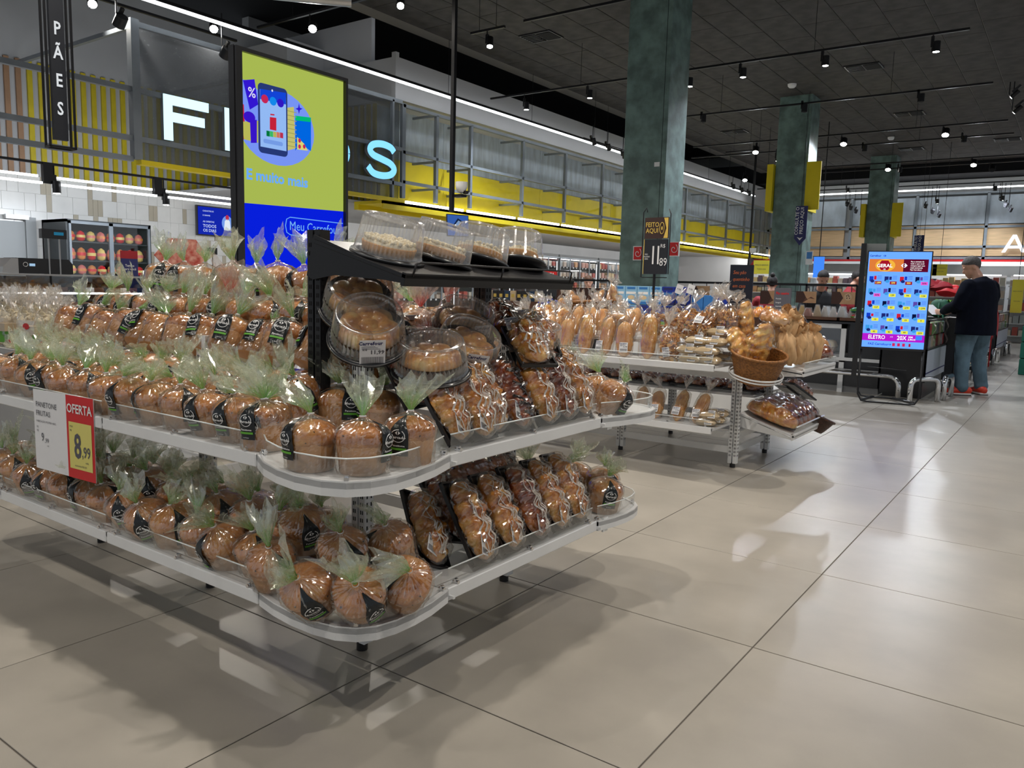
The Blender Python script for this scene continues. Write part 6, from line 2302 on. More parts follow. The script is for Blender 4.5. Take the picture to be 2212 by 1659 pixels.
# milk carton stack (display of blue boxes)
GM = 'blue and white milk powder cartons stacked before the big column'
lb = mat('pale_blue_print', srgb(140, 190, 225), .4)
mb_ = mat('mid_blue_print', srgb(55, 120, 190), .4)
db = mat('deep_blue_print', srgb(24, 50, 150), .4)
q0, q1 = at(1326, 616, 1, 7.2), at(1458, 616, 1, 7.2)
n = 7
cw = .135
x = q0.x
ztop = q0.z
k = 0
zr = [ztop - .185, ztop - .375]
for r_ in range(2):
    for c_ in range(6):
        deep = (r_ == 0 and c_ > 3) or (r_ == 1 and c_ > 1)
        t = empty('milk_carton', (x + c_ * cw, 7.2, zr[r_]), label='%s milk carton, %s from the left in the %s row before the big column' % ('deep blue' if deep else 'pale blue', names[c_], ('upper', 'lower')[r_]), cat='carton', group=GM)
        MB().box(0, cw - .004, 0, .10, 0, .182, c=.002).build('box', db if deep else lb, t)
        flat('white_band', M['whitep'] if not deep else mb_, t, rect(.012, .10, cw - .016, .125), -.001)
        flat('splash', M['pita'], t, disc(cw / 2, .068, .04, .022, 12), -.001)
        flat('bottom_band', mb_ if not deep else M['greenp'] if r_ else M['navy'], t, rect(0, 0, cw - .004, .028), -.001)
        flat('cap_band', mb_ if not deep else M['navy'], t, rect(.02, .15, cw - .024, .172), -.001)
ds = tag(bx('display_table', M['white'], None, x - .1, x + 6 * cw + .75, 7.12, 7.7, 0, zr[1] - .001), 'plain white display table under the milk cartons', 'table')
for c_ in range(4):
    t = empty('milk_carton', (x + 6 * cw + .02 + c_ * .12, 7.26, zr[1]), label='shaded blue carton at the right end of the carton stack, %s' % names[c_], cat='carton', group=GM)
    MB().box(0, .115, 0, .10, 0, .30, c=.002).build('box', mb_ if c_ < 2 else db, t)
for n, px in enumerate((1467, 1492)):
    q = at(px, 625, 1, 7.15)
    t = empty('price_holder', (q.x, 7.15, q.z), label='small white price card on a clip above the cartons, %s' % ('left' if n == 0 else 'right'), cat='price tag', rot=(0, .3, 0))
    MB().box(-.035, .035, 0, .004, -.045, .045).build('card', M['paper'], t)
    MB().cyl((0, .01, -.3), (0, .01, 0), .004).build('stem', M['black'], t)
    text('9,98', .024, M['ink'], t, (0, -.002, 0))
# blue shopping basket behind
q = at(1195, 655, 1, 8.5)
t = empty('shopping_basket', (q.x, 8.5, .80), label='bright blue plastic shopping basket beside the wicker tray', cat='basket', rot=(0, .25, 0))
sbm = mat('blue_plastic', srgb(30, 60, 200), .4)
mbk = MB()
for zz in (0, .06, .12, .18, .22):
    s_ = 1 + zz * .7
    mbk.tube([(-.17 * s_, -.12 * s_, zz), (.17 * s_, -.12 * s_, zz), (.17 * s_, .12 * s_, zz), (-.17 * s_, .12 * s_, zz)], .008 if zz < .2 else .014, 5, closed=True)
mbk.build('rim', sbm, t)
mbk = MB()
for k in range(10):
    u = -.16 + k * .0355
    for y in (-1, 1):
        mbk.cyl((u, .12 * y, 0), (u * 1.15, .14 * y, .22), .005, n=4)
mbk.box(-.17, .17, -.12, .12, -.004, .004).build('basket_bars', sbm, t)
tag(bx('display_table', M['blackpl'], None, q.x - .5, q.x + .9, 8.3, 8.9, 0, .78), 'dark low table under the blue basket', 'table')

# ================================================================ people
def capsule(mb, pts, radii, n=14, side=Vector((1, 0, 0))):
    """closed loft through pts with elliptical radii (rx along side, ry across)"""
    pts = [Vector(p) for p in pts]
    N = len(pts)
    vs = []
    for i, p in enumerate(pts):
        d = (pts[min(i + 1, N - 1)] - pts[max(i - 1, 0)]).normalized()
        s_ = (side - d * side.dot(d)).normalized()
        q = d.cross(s_)
        r = radii[i]
        rx, ry = r if hasattr(r, '__len__') else (r, r)
        vs += [p + s_ * cos(2 * pi * k / n) * rx + q * sin(2 * pi * k / n) * ry for k in range(n)]
    fs = [(i * n + k, i * n + (k + 1) % n, (i + 1) * n + (k + 1) % n, (i + 1) * n + k) for i in range(N - 1) for k in range(n)]
    fs += [list(range(n - 1, -1, -1)), [(N - 1) * n + k for k in range(n)]]
    mb.add(vs, fs, 0, True)


def limb(mb, pts, radii, n=14, side=Vector((1, 0, 0))):
    """capsule with rounded ends"""
    pts = [Vector(p) for p in pts]
    r0 = radii[0] if not hasattr(radii[0], '__len__') else min(radii[0])
    r1 = radii[-1] if not hasattr(radii[-1], '__len__') else min(radii[-1])
    d0, d1 = (pts[0] - pts[1]).normalized(), (pts[-1] - pts[-2]).normalized()
    sc_ = lambda r, k: (r[0] * k, r[1] * k) if hasattr(r, '__len__') else r * k
    P = [pts[0] + d0 * r0 * .9, pts[0] + d0 * r0 * .6] + pts + [pts[-1] + d1 * r1 * .6, pts[-1] + d1 * r1 * .9]
    R_ = [sc_(radii[0], .3), sc_(radii[0], .75)] + list(radii) + [sc_(radii[-1], .75), sc_(radii[-1], .3)]
    capsule(mb, P, R_, n, side)


def ellip(mb, c, rx, ry, rz, n=16, M_=None):
    prof = [(max(.02, cos(t)), sin(t)) for t in [-pi / 2 + pi * k / 10 for k in range(11)]]
    T = Matrix.Translation(c) @ (M_ or Matrix.Identity(4)) @ Matrix.Diagonal((rx, ry, rz, 1))
    mb.lathe(prof, n, 0, M=T, close_top=True, close_bot=True)


def fuse(mb, name, mats, parent, voxel=.012, smooth=3, paint=None):
    o = mb.build(name, mats, None)
    md = o.modifiers.new('r', 'REMESH')
    md.mode = 'VOXEL'
    md.voxel_size = voxel
    md.use_smooth_shade = True
    s_ = o.modifiers.new('s', 'SMOOTH')
    s_.iterations = smooth
    s_.factor = .5
    bpy.context.view_layer.update()
    me = bpy.data.meshes.new_from_object(o.evaluated_get(bpy.context.evaluated_depsgraph_get()))
    me.name = name
    bpy.data.objects.remove(o)
    me.materials.clear()
    for m_ in mats:
        me.materials.append(m_)
    if paint:
        for p in me.polygons:
            p.material_index = paint(p.center)
    for p in me.polygons:
        p.use_smooth = True
    return link(name, me, parent)


def head(mb, c, yaw, pitch, s=1.0):
    """skull, jaw, nose, ears, brow; looks along +y before yaw and pitch (pitch > 0 looks down)"""
    R_ = Matrix.Rotation(yaw, 4, 'Z') @ Matrix.Rotation(-pitch, 4, 'X') @ Matrix.Diagonal((s, s, s, 1))
    T = lambda v: Vector(c) + R_.to_3x3() @ Vector(v)
    ellip(mb, T((0, -.010, .035)), .076, .094, .090, M_=R_)
    ellip(mb, T((0, .018, -.035)), .060, .072, .078, M_=R_)
    ellip(mb, T((0, .055, -.085)), .034, .032, .026, M_=R_)
    limb(mb, [T((0, .078, .018)), T((0, .098, -.018)), T((0, .092, -.026))], [.009, .014, .014], 8)
    ellip(mb, T((0, .082, -.052)), .022, .012, .006, M_=R_)
    ellip(mb, T((0, .080, -.064)), .020, .012, .006, M_=R_)
    for sx in (-1, 1):
        ellip(mb, T((sx * .077, -.012, -.008)), .010, .020, .030, M_=R_)
        ellip(mb, T((sx * .030, .077, .030)), .020, .010, .007, M_=R_)
    return T, R_


def hand(mb, wrist, fwd, palmn, thumb_side):
    """palm, four curled fingers and a thumb; fwd = direction of the fingers, palmn = palm normal"""
    f = Vector(fwd).normalized()
    n_ = Vector(palmn).normalized()
    s_ = f.cross(n_).normalized()
    w_ = Vector(wrist)
    limb(mb, [w_, w_ + f * .04, w_ + f * .085], [(.022, .018), (.038, .016), (.040, .014)], 12, side=s_)
    for k, (off, L) in enumerate(((-.030, .062), (-.010, .072), (.010, .068), (.029, .052))):
        b = w_ + f * .085 + s_ * off * (1 if thumb_side > 0 else -1) * -1
        a1 = b + f * L * .45 + n_ * L * .18
        a2 = a1 + f * L * .15 + n_ * L * .36
        a3 = a2 - f * L * .12 + n_ * L * .22
        limb(mb, [b, a1, a2, a3], [.0095, .009, .008, .007], 8)
    b = w_ + f * .030 + s_ * .030 * thumb_side
    limb(mb, [b, b + f * .028 + s_ * .022 * thumb_side + n_ * .014, b + f * .058 + s_ * .022 * thumb_side + n_ * .026], [.012, .0105, .009], 8)


# ---- customer: man in a dark jacket, seen from behind, head turned left and down
PM = at(2092, 852, 2, 0)
mn_ = empty('person', (PM.x, PM.y, 0), 1.02, 'grey-haired man in navy jacket, jeans and red trainers reading a leaflet', 'person')
mb = MB()
T, RH = head(mb, (-.03, .105, 1.605), .85, .50, 1.12)
limb(mb, [(-.0, .0, 1.40), (-.01, .03, 1.50), (-.02, .07, 1.56)], [(.075, .07), (.060, .062), (.058, .060)])
limb(mb, [(0, 0, .92), (0, 0, 1.15), (0, 0, 1.38)], [(.17, .12), (.18, .13), (.17, .10)])
LW, RW = (-.20, .345, 1.045), (.02, .36, 1.05)
for sx, wv in ((-1, LW), (1, RW)):
    el = (sx * .285, .05, 1.13)
    limb(mb, [(sx * .2, 0, 1.40), el, wv], [.055, .045, .028])
    limb(mb, [(sx * .09, 0, .92), (sx * .143, .02, .48), (sx * .178, -.02, .13)], [.080, .052, .036])
hand(mb, LW, (.25, .95, -.15), (.85, -.2, .35), 1)
hand(mb, RW, (-.55, .82, -.1), (-.7, -.4, .4), -1)
fuse(mb, 'body', [M['skin']], mn_, .0075, 2)
mb = MB()
for sx in (-1, 1):
    limb(mb, [(sx * .085, 0, .97), (sx * .105, .0, .84), (sx * .13, .02, .66), (sx * .145, .025, .48), (sx * .165, .0, .28), (sx * .178, -.02, .15), (sx * .18, -.03, .10)],
         [(.14, .15), (.125, .14), (.105, .115), (.088, .096), (.076, .084), (.072, .082), (.074, .086)])
ellip(mb, (0, -.03, .93), .20, .17, .13)
fuse(mb, 'jeans', [M['jeans']], mn_, .012, 2)
mb = MB()
capsule(mb, [(0, -.01, .765), (0, -.01, .90), (0, -.005, 1.05), (0, -.01, 1.20), (0, -.015, 1.33), (0, -.01, 1.415), (-.005, .01, 1.47)],
     [(.275, .205), (.268, .205), (.265, .195), (.272, .18), (.262, .155), (.205, .125), (.090, .085)], 22)
for sx, wv in ((-1, LW), (1, RW)):
    w_ = Vector(wv)
    limb(mb, [(sx * .205, -.01, 1.375), (sx * .275, .0, 1.25), (sx * .305, .035, 1.13), w_.lerp(Vector((sx * .305, .035, 1.13)), .45), w_ + Vector((0, -.035, 0))], [(.090, .095), (.080, .085), (.075, .078), .062, .050])
fuse(mb, 'jacket', [M['jacket']], mn_, .013, 2)
for sx, yaw_ in ((-1, .95), (1, -.45)):
    f = empty('shoe', (sx * .18, -.01, 0))
    f.parent = mn_
    f.rotation_euler = (0, 0, yaw_)
    f.scale = (1.12, 1.22, 1.1)
    mb = MB()
    limb(mb, [(0, -.075, .055), (0, 0, .062), (0, .09, .045), (0, .165, .035)], [(.044, .045), (.048, .052), (.050, .035), (.040, .022)], 14)
    mb.build('shoe_upper', M['shoered'], f)
    MB().prism([(-.042, -.10), (.042, -.10), (.050, -.02), (.052, .10), (.038, .185), (0, .20), (-.038, .185), (-.052, .10), (-.050, -.02)], .0, .026, ax='z').build('sole', M['sole'], f)
    MB().prism([(-.043, -.101), (.043, -.101), (.051, -.02), (.053, .10), (.039, .186), (0, .201), (-.039, .186), (-.053, .10), (-.051, -.02)], .0, .010, ax='z').build('outsole', M['blackpl'], f)
# hair cap
mb = MB()


def haircap(mb, T, R_, back=.0, low=-.02, s=1.0):
    vs = []
    n = 32
    rows_ = 10
    for i in range(rows_ + 1):
        for k in range(n):
            t = 2 * pi * k / n
            f_ = sin(t)
            lo_ = .42 * f_ if f_ > 0 else 1.0 * f_ - .05
            if f_ > 0 and abs(cos(t)) > .35:
                lo_ = .18 - .25 * abs(cos(t)) + .35 * f_
            ph = pi / 2 - i / rows_ * (pi / 2 - lo_)
            kx = .080 if i < rows_ else .077
            x, y, z = cos(ph) * cos(t) * kx * s, cos(ph) * sin(t) * (kx + .019) * s - .012, sin(ph) * .096 * s + .034
            vs.append(T((x * (1 + .03 * nz((x, y, z), 60)), y, z)))
    fs = [(i * n + k, (i + 1) * n + k, (i + 1) * n + (k + 1) % n, i * n + (k + 1) % n) for i in range(rows_) for k in range(n)]
    mb.add(vs, fs, 0, True)


haircap(mb, T, RH)
mb.build('hair', M['hairg'], mn_)
MB().cyl(T((-.031, .0865, .014)), T((-.031, .089, .014)), .006, n=8).cyl(T((.031, .0865, .014)), T((.031, .089, .014)), .006, n=8).build('eyes', M['hair'], mn_)
lf = MB().box(-.15, .13, 0, .002, -.10, .10).build('leaflet', M['paper'], None)
lf.location = mn_.matrix_basis @ Vector((-.16, .50, 1.06))
lf.rotation_euler = (-.9, 0, 1.2)
tag(lf, 'white leaflet held in the hands of the man in the navy jacket', 'paper')


def staff(px, py, Y, shirt, hairm, yaw, pitch, label, faceyaw=0, bun=False, scale=1.0, arms=True):
    q = at(px, py, 1, Y)
    h = q.z / scale
    t = empty('person', (q.x, Y, 0), yaw, label, 'person')
    t.scale = (scale,) * 3
    hz = h - .118
    mb = MB()
    T, R_ = head(mb, (0, .05 + .10 * pitch, hz), faceyaw, pitch)
    limb(mb, [(0, -.02, hz - .24), (0, .02 + .05 * pitch, hz - .08)], [(.07, .065), .055])
    limb(mb, [(0, -.02, .1), (0, -.02, .8), (0, -.02, hz - .26)], [(.12, .10), (.15, .11), (.16, .09)])
    for sx in (-1, 1):
        limb(mb, [(sx * .19, -.02, hz - .25), (sx * .24, .02, hz - .50), (sx * .14, .28, hz - .52)], [.045, .04, .028])
        hand(mb, (sx * .14, .28, hz - .52), (-sx * .3, .9, -.2), (0, 0, -1), -sx)
        limb(mb, [(sx * .09, 0, .85), (sx * .11, 0, .45), (sx * .12, 0, .06)], [.09, .06, .045])
    fuse(mb, 'body', [M['skin']], t, .0125, 1)
    mb = MB()
    limb(mb, [(0, -.02, .75), (0, -.02, .95), (0, -.02, hz - .35), (0, -.02, hz - .235), (0, -.01, hz - .17)], [(.20, .15), (.205, .155), (.22, .145), (.19, .115), (.08, .075)], 20)
    for sx in (-1, 1):
        limb(mb, [(sx * .185, -.02, hz - .26), (sx * .245, .01, hz - .43), (sx * .24, .06, hz - .52)], [.078, .068, .058])
    fuse(mb, 'shirt', [shirt], t, .014, 2)
    mb = MB()
    for sx in (-1, 1):
        limb(mb, [(sx * .085, 0, .90), (sx * .11, 0, .45), (sx * .12, 0, .08)], [.115, .08, .07])
    fuse(mb, 'trousers', [M['shirtblack']], t, .016, 2)
    mb = MB()
    haircap(mb, T, R_)
    if bun:
        ellip(mb, T((0, -.07, .125)), .035, .035, .038)
    mb.build('hair', hairm, t)
    MB().cyl(T((-.031, .086, .014)), T((-.031, .090, .014)), .007, n=8).cyl(T((.031, .086, .014)), T((.031, .090, .014)), .007, n=8).build('eyes', M['hair'], t)
    return t


staff(1669, 596, 12.0, M['shirtred'], M['hair'], .3, .1, 'woman with a dark hair bun and red shirt, back turned, behind the cheese counter', bun=True)
staff(1775, 585, 12.0, M['shirtblack'], M['hair'], pi + .50, .55, 'man in black looking down, facing us behind the cheese counter')
staff(1842, 585, 12.7, M['shirtred'], M['hair'], -1.2, .35, 'man in a red shirt seen from the side behind the counter, left of the kiosk')
staff(1272, 596, 12.5, M['shirtred'], mat('hair_brown', srgb(92, 58, 34), .6), pi + .5, .3, 'small brown-haired person far behind the wicker tray, by the fridges', scale=.95)

# ================================================================ cheese counter
ci = empty('cheese_counter', (0, 0, 0), label='black chilled counter with white framed glass front behind the second stand', cat='counter')
CX0, CX1, CY0, CY1 = -4.45, -1.93, 10.42, 11.5
bx('body', M['blackpl'], ci, CX0, CX1, CY0 + .03, CY1, .08, .40)
bx('plinth', M['whitedull'], ci, CX0, CX1, CY0 + .05, CY1, 0, .08)
bx('back', M['blackpl'], ci, CX0, CX1, CY0 + .5, CY1, .40, .84)
MB().box(CX0, -2.34, CY0, CY0 + .04, .80, .855).box(CX0, -2.34, CY0, CY0 + .04, .38, .42).box(-2.40, -2.34, CY0, CY0 + .04, 0, .855).box(-3.40, -3.34, CY0, CY0 + .04, 0, .855).box(CX0, CX1, CY0 - .01, CY0 + .02, .40, .44).build('white_frame', M['white'], ci)
bx('black_end', M['blackpl'], ci, -2.30, CX1, CY0, CY0 + .05, .08, .86)
bx('well_floor', M['whitedull'], ci, CX0, -2.34, CY0 + .04, CY0 + .5, .44, .47)
bx('glass_front', M['glass'], ci, CX0, -2.34, CY0 + .01, CY0 + .015, .42, .80)
bx('steel_band', M['steel'], ci, CX0, CX1, CY0 - .015, CY0, .27, .30)
text('COLDPRO', .05, M['whitep'], ci, (-2.75, CY0 - .004, .62))
bx('top', M['blackpl'], ci, CX0, CX1, CY0 - .02, CY1, .86, .885)
rr = random.Random(31)
for n in range(9):
    bxn = empty('produce_tray', (CX0 + .1 + n * .22, CY0 + .2, .48), label='white tray of pale sliced goods inside the counter window, %s from the left' % names[n], cat='food tray', group='trays inside the counter window')
    v, f = pillow(.2, .2, .16, n)
    MB().add(v, f, 0, True).build('sliced_goods', M['pita'] if n % 2 else M['crumb'], bxn)
wt_ = mat('brown_display_tray', srgb(96, 62, 44), .6, var=.1, vscale=6)
for n in range(5):
    t = tag(MB().box(0, .49, -.02, .38, 0, .012).box(0, .49, -.02, -.005, 0, .05).box(0, .012, -.02, .38, 0, .05).box(.478, .49, -.02, .38, 0, .05).build('wooden_tray', wt_, None, (CX0 + .01 + n * .50, CY0 + .01, .887)), 'brown display tray on the cheese counter, %s from the left' % names[n], 'tray', 'brown trays on the cheese counter')
cw_ = [M['pita'], M['whitep'], mat('cheese_yellow', srgb(228, 190, 96), .5), mat('cheese_rind', srgb(150, 60, 40), .5)]
for n in range(24):
    x = CX0 + .06 + n * .103
    y = CY0 + .10 + (n % 3) * .04
    sh_ = n % 4
    t = empty('cheese_pack', (x, y, .90), rr.uniform(-.3, .3), 'wrapped cheese wedge standing on the counter trays, %s from the right' % (names[23 - n] if 23 - n < 20 else 'about %dth' % (24 - n)), 'cheese', 'wrapped cheese wedges on the counter')
    hh = rr.uniform(.09, .13)
    t.scale = (1.35, 1.2, 1.35)
    MB().prism([(-.045, 0), (.045, 0), (.012, hh), (-.012, hh)], -.03, .03).build('cheese', cw_[1 if n > 16 else sh_], t)
    MB().prism([(-.052, -.002), (.052, -.002), (.018, hh + .01), (-.018, hh + .01)], -.038, .038).build('wrapper', M['lid'], t)
    bx('base_tray', M['blackpl'], t, -.05, .05, -.04, .04, -.002, .012)
for n in range(2):
    for k in range(2):
        q = at(1851 + n * 22, 690 - k * 22, 1, CY0 + .15)
        t = empty('salami_pack', (q.x, CY0 + .15, .90 + k * .085), label='red and green netted round pack, %s, at the right end of the counter' % ('lower' if k == 0 else 'upper') + (' left' if n == 0 else ' right'), cat='meat')
        ball = MB()
        ball.lathe([(.01, -.04), (.06, -.03), (.075, 0), (.06, .03), (.01, .04)], 18)
        ball.build('pack', M['red'] if k == 0 else mat('green_net_%d' % n, srgb(30, 110, 90), .3), t, (0, 0, .045))
        MB().lathe([(.077, -.004), (.077, .012)], 18).build('band', M['greenp'], t, (0, 0, .045))
# black rail with hanging food pictures
q0, q1, q2 = at(1195, 609, 1, CY0 + .5), at(1640, 612, 1, CY0 + .5), at(1852, 614, 1, CY0 + .5)
rl = empty('picture_rail', (0, 0, 0), label='long thin black rail over the cheese counter carrying food pictures', cat='rail')
bx('bar', M['black'], rl, q0.x, q2.x, CY0 + .5, CY0 + .52, q1.z - .02, q1.z + .01)
bx('thin_bar', M['black'], rl, q0.x, q2.x, CY0 + .5, CY0 + .51, q1.z - .10, q1.z - .095)
for x in (q0.x, -5.6, -4.2, -3.0, q2.x):
    bx('upright', M['black'], rl, x - .012, x + .012, CY0 + .5, CY0 + .52, .86, q1.z)
RZ = q1.z
pb, pc_, pd = mat('print_brown', srgb(120, 82, 66), .6), mat('print_tan', srgb(222, 178, 136), .6, var=.08, vscale=12), mat('print_dark', srgb(84, 56, 48), .6)


def picture(pxa, pya, pxb, pyb, Y, kind, label):
    a, b = at(pxa, pya, 1, Y), at(pxb, pyb, 1, Y)
    t = empty('food_picture', (a.x, Y, b.z), label=label, cat='picture', group=None)
    w_, h_ = b.x - a.x, a.z - b.z
    bx('panel', pc_, t, 0, w_, 0, .01, 0, h_)
    if kind == 0:
        flat('shape', pd, t, [(0, 0), (w_ * .35, 0), (w_ * .5, h_ * .5), (w_ * .35, h_), (0, h_)], -.001)
        flat('shape', pb, t, [(w_ * .35, 0), (w_ * .6, .3 * h_), (w_ * .5, h_ * .5)], -.002)
        flat('shape', pb, t, [(w_ * .55, h_ * .3), (w_ * .75, h_ * .55), (w_ * .95, h_ * .35), (w_ * .7, h_ * .42)], -.002)
    elif kind == 1:
        flat('shape', pd, t, [(0, 0), (w_ * .35, 0), (w_ * .5, h_ * .5), (w_ * .35, h_), (0, h_)], -.001)
        flat('shape', mat('print_pale_%s' % label[:4], srgb(236, 206, 168), .6), t, disc(w_ * .70, h_ * .6, w_ * .16, h_ * .3, 14), -.002)
        for u, v in ((.66, .5), (.74, .66), (.7, .75), (.77, .5), (.64, .68)):
            flat('seed', pd, t, disc(w_ * u, h_ * v, .008, .008, 6), -.003)
    else:
        flat('shape', pd, t, rect(0, 0, w_, h_), -.001)
        for k in range(int(w_ / .14)):
            x = k * .14 + .03
            flat('shape', pc_ if k % 2 else pb, t, [(x, h_ * .2), (x + .05, h_ * .1), (x + .11, h_ * .7), (x + .06, h_ * .9)], -.002)
    for x in (.05, w_ - .05):
        bx('hook', M['black'], t, x - .004, x + .004, 0, .01, h_, RZ - b.z - .02)
    return t


picture(1643, 628, 1690, 658, CY0 + .49, 0, 'brown food picture behind the charcoal bread sign')
picture(1720, 629, 1762, 655, CY0 + .49, 0, 'food picture of sliced pale cheese in front of the man in black')
picture(1797, 630, 1846, 658, CY0 + .49, 1, 'food picture of a seeded cheese in front of the man in red')
picture(1200, 620, 1320, 660, CY0 + .49, 2, 'wide dark picture of chocolate bars above the wicker tray')
picture(1488, 617, 1532, 640, CY0 + .49, 0, 'small brown food picture right of the milk cartons')
# low wooden snack stand left
q = at(1092, 660, 1, 9.6)
sn = empty('snack_stand', (q.x - .55, 9.6, 0), label='low brown wooden stand of small packs, left of the OFERTA sign', cat='stand')
bx('body', M['blackpl'], sn, 0, 1.15, .05, .5, 0, .62)
for z in (.66, .90):
    bx('wooden_box', wt_, sn, 0, .55, 0, .3, z, z + .10)
    bx('wooden_box', wt_, sn, .60, 1.15, 0, .3, z, z + .10)
bx('shelf', M['wood'], sn, 0, 1.15, 0, .5, .62, .66)
sp_ = [mat('snack_black', srgb(30, 28, 30), .4), mat('snack_blue', srgb(30, 60, 90), .4), M['gold'], M['pita']]
k = 0
for z in (.76, 1.0):
    for n in range(10):
        t = empty('snack_pack', (q.x - .52 + n * .112, 9.66, z), label='small %s snack pack on the wooden stand, %s from the left, %s row' % (['black', 'black', 'blue', 'pale'][k % 4], names[n], 'upper' if z > .9 else 'lower'), cat='snack', group='snack packs on the wooden stand')
        bx('pack', sp_[(0, 0, 1, 3)[k % 4]], t, 0, .095, 0, .03, 0, .15)
        flat('window', sp_[2], t, rect(.02, .05, .075, .10), -.001)
        k += 1

# chrome bumpers
def bumper(pts, label):
    o = MB().tube(pts, .030, 12).build('bumper_rail', M['chrome'])
    return tag(o, label, 'rail')


def arc3(p0, p1, h, r=.12):
    p0, p1 = Vector(p0), Vector(p1)
    d = (p1 - p0).normalized()
    out = [Vector((p0.x, p0.y, 0)), Vector((p0.x, p0.y, h - r))]
    for k in range(1, 5):
        a = pi / 2 * k / 4
        out.append(Vector((p0.x, p0.y, h - r)) + d * r * (1 - cos(a)) + Vector((0, 0, r * sin(a))))
    for k in range(5):
        a = pi / 2 * (1 - k / 4)
        out.append(Vector((p1.x, p1.y, h - r)) - d * r * (1 - cos(a)) + Vector((0, 0, r * sin(a))))
    out.append(Vector((p1.x, p1.y, 0)))
    return out


bumper(arc3((-4.4, 10.22, 0), (-1.66, 10.22, 0), .27), 'long chrome bumper rail in front of the black cheese counter')
bumper(arc3((-1.50, 10.02, 0), (-1.26, 10.35, 0), .27, .08), 'short chrome bumper beside the kiosk feet')
bumper(arc3((-1.22, 10.55, 0), (-1.20, 11.05, 0), .27, .08), 'chrome bumper running to the feet of the man in the navy jacket')
for n, (y, lab) in enumerate(((12.6, 'chrome bumper seen between the legs of the man'), (14.5, 'chrome bumper behind the man, nearest of the far row'), (17.0, 'chrome bumper behind the man, second of the far row'), (20.0, 'far chrome bumper at the right edge of the aisle'))):
    bumper(arc3((-1.22, y, 0), (-1.20, y + .9, 0), .27, .08), lab)

# chest freezers along the aisle
fw_ = mat('freezer_enamel', (.50, .53, .60), .35)
for n, (y0, y1, lab) in enumerate(((10.45, 12.1, 'white chest freezer with glass upper, beside the kiosk'), (13.2, 14.6, 'white freezer behind the legs of the man'), (15.4, 17.6, 'freezer behind the man with red posters'), (18.2, 21, 'far freezer at the end of the aisle row'))):
    fz = empty('freezer', (0, 0, 0), label=lab, cat='freezer')
    fx1 = -1.42 + n * .05
    bx('body', fw_, fz, -1.90, fx1, y0, y1, .22, .58)
    bx('end_panel', M['blackpl'], fz, -1.91, fx1 - .02, y0 - .012, y0, .05, .95)
    bx('base', M['blackpl'], fz, -1.88, fx1 - .03, y0 + .03, y1, 0, .22)
    bx('blue_line', M['navy'], fz, fx1 - .002, fx1 + .004, y0, y1, .30, .315)
    MB().box(fx1 - .02, fx1, y0, y0 + .02, .2, .95).box(fx1 - .02, fx1, y1 - .02, y1, .2, .95).box(fx1 - .02, fx1, y0, y1, .93, .95).box(fx1 - .02, fx1, y0, y1, .58, .60).box(-1.9, fx1, y0, y0 + .02, .93, .95).build('frame', M['blackpl'], fz)
    bx('glass_side', M['glass'], fz, fx1 - .012, fx1 - .006, y0, y1, .60, .93)
    bx('glass_end', M['glass'], fz, -1.9, fx1, y0 + .005, y0 + .01, .60, .93)
    k = 0
    yy = y0 + .12
    while yy < y1 - .1:
        for z in (.60, .76):
            t = tag(bx('frozen_pack', [fw_, M['pita'], M['red'], M['whitep'], M['greenp']][rr.randrange(5)], None, fx1 - .30, fx1 - .04, yy, yy + .18, z, z + .14), '%s frozen pack, %s tier, %s' % (names[min(19, int((yy - y0) / .2))], 'lower' if z < .7 else 'upper', ['freezer beside the kiosk', 'freezer behind the legs of the man', 'freezer with red posters', 'farthest aisle freezer'][n]), 'frozen food', 'frozen packs, freezer %s' % names[n])
        yy += .2
    if n == 0:
        for yb in (10.75, 11.35, 11.85):
            v, f = pillow(.12, .05, .03, 2)
            MB().add([(fx1 + .015 + .02 * sin(z * 12), yb + a * .06 * (1 + .3 * sin(z * 9)), .62 + z * .34) for z in [i / 8 for i in range(9)] for a in (-1, 1)], [(2 * i, 2 * i + 1, 2 * i + 3, 2 * i + 2) for i in range(8)], 0, True).build('plastic_sleeve', M['tuftr'], fz)
for n, y in enumerate((15.6, 16.5)):
    t = tag(MB().add([(-1.24, y, .95), (-1.20, y + .75, .5), (-1.20, y + .75, .85), (-1.24, y, 1.35)], [(0, 1, 2, 3)]).box(-1.25, -1.23, y, y + .02, 0, 1.35).build('promo_board', M['red'], None), 'slanted red and white promo board behind the man, %s' % ('near' if n == 0 else 'far'), 'sign')
# goods piled by the man: cart with green bag, lettuce, red bags, black box counter
ct = empty('shopping_cart', (-1.62, 12.35, 0), label='dark cart piled with shopping in front of the man', cat='cart')
bx('box', M['blackpl'], ct, -.45, .32, -.25, .45, .55, .95)
for x in (-.4, .3):
    for y in (-.2, .4):
        MB().cyl((x, y, .05), (x, y, .55), .012).build('leg', M['black'], ct)
q = at(2030, 668, 1, 12.2)
gb = mat('green_bag', srgb(18, 84, 58), .6, var=.15, vscale=6, bump=.4, bscale=20)
t = empty('shopping_bag', (q.x, 12.2, .95), label='dark green cloth bag on the cart left of the man', cat='bag')
v, f = pillow(.24, .20, .24, 4)
MB().add(v, f, 0, True).build('bag', gb, t)
MB().tube([(.05, -.10, .05), (.08, -.14, -.08), (.06, -.14, -.20)], .010, 6).tube([(0, -.09, .2), (.0, -.13, .1), (.01, -.12, .0)], .010, 6).build('strap', gb, t)
q = at(2052, 645, 1, 12.3)
t = empty('lettuce', (q.x - .02, 12.3, 1.05), label='bright green leafy lettuce above the green bag', cat='vegetable')
lg = mat('lettuce_leaf', srgb(96, 150, 40), .5, var=.3, vscale=14)
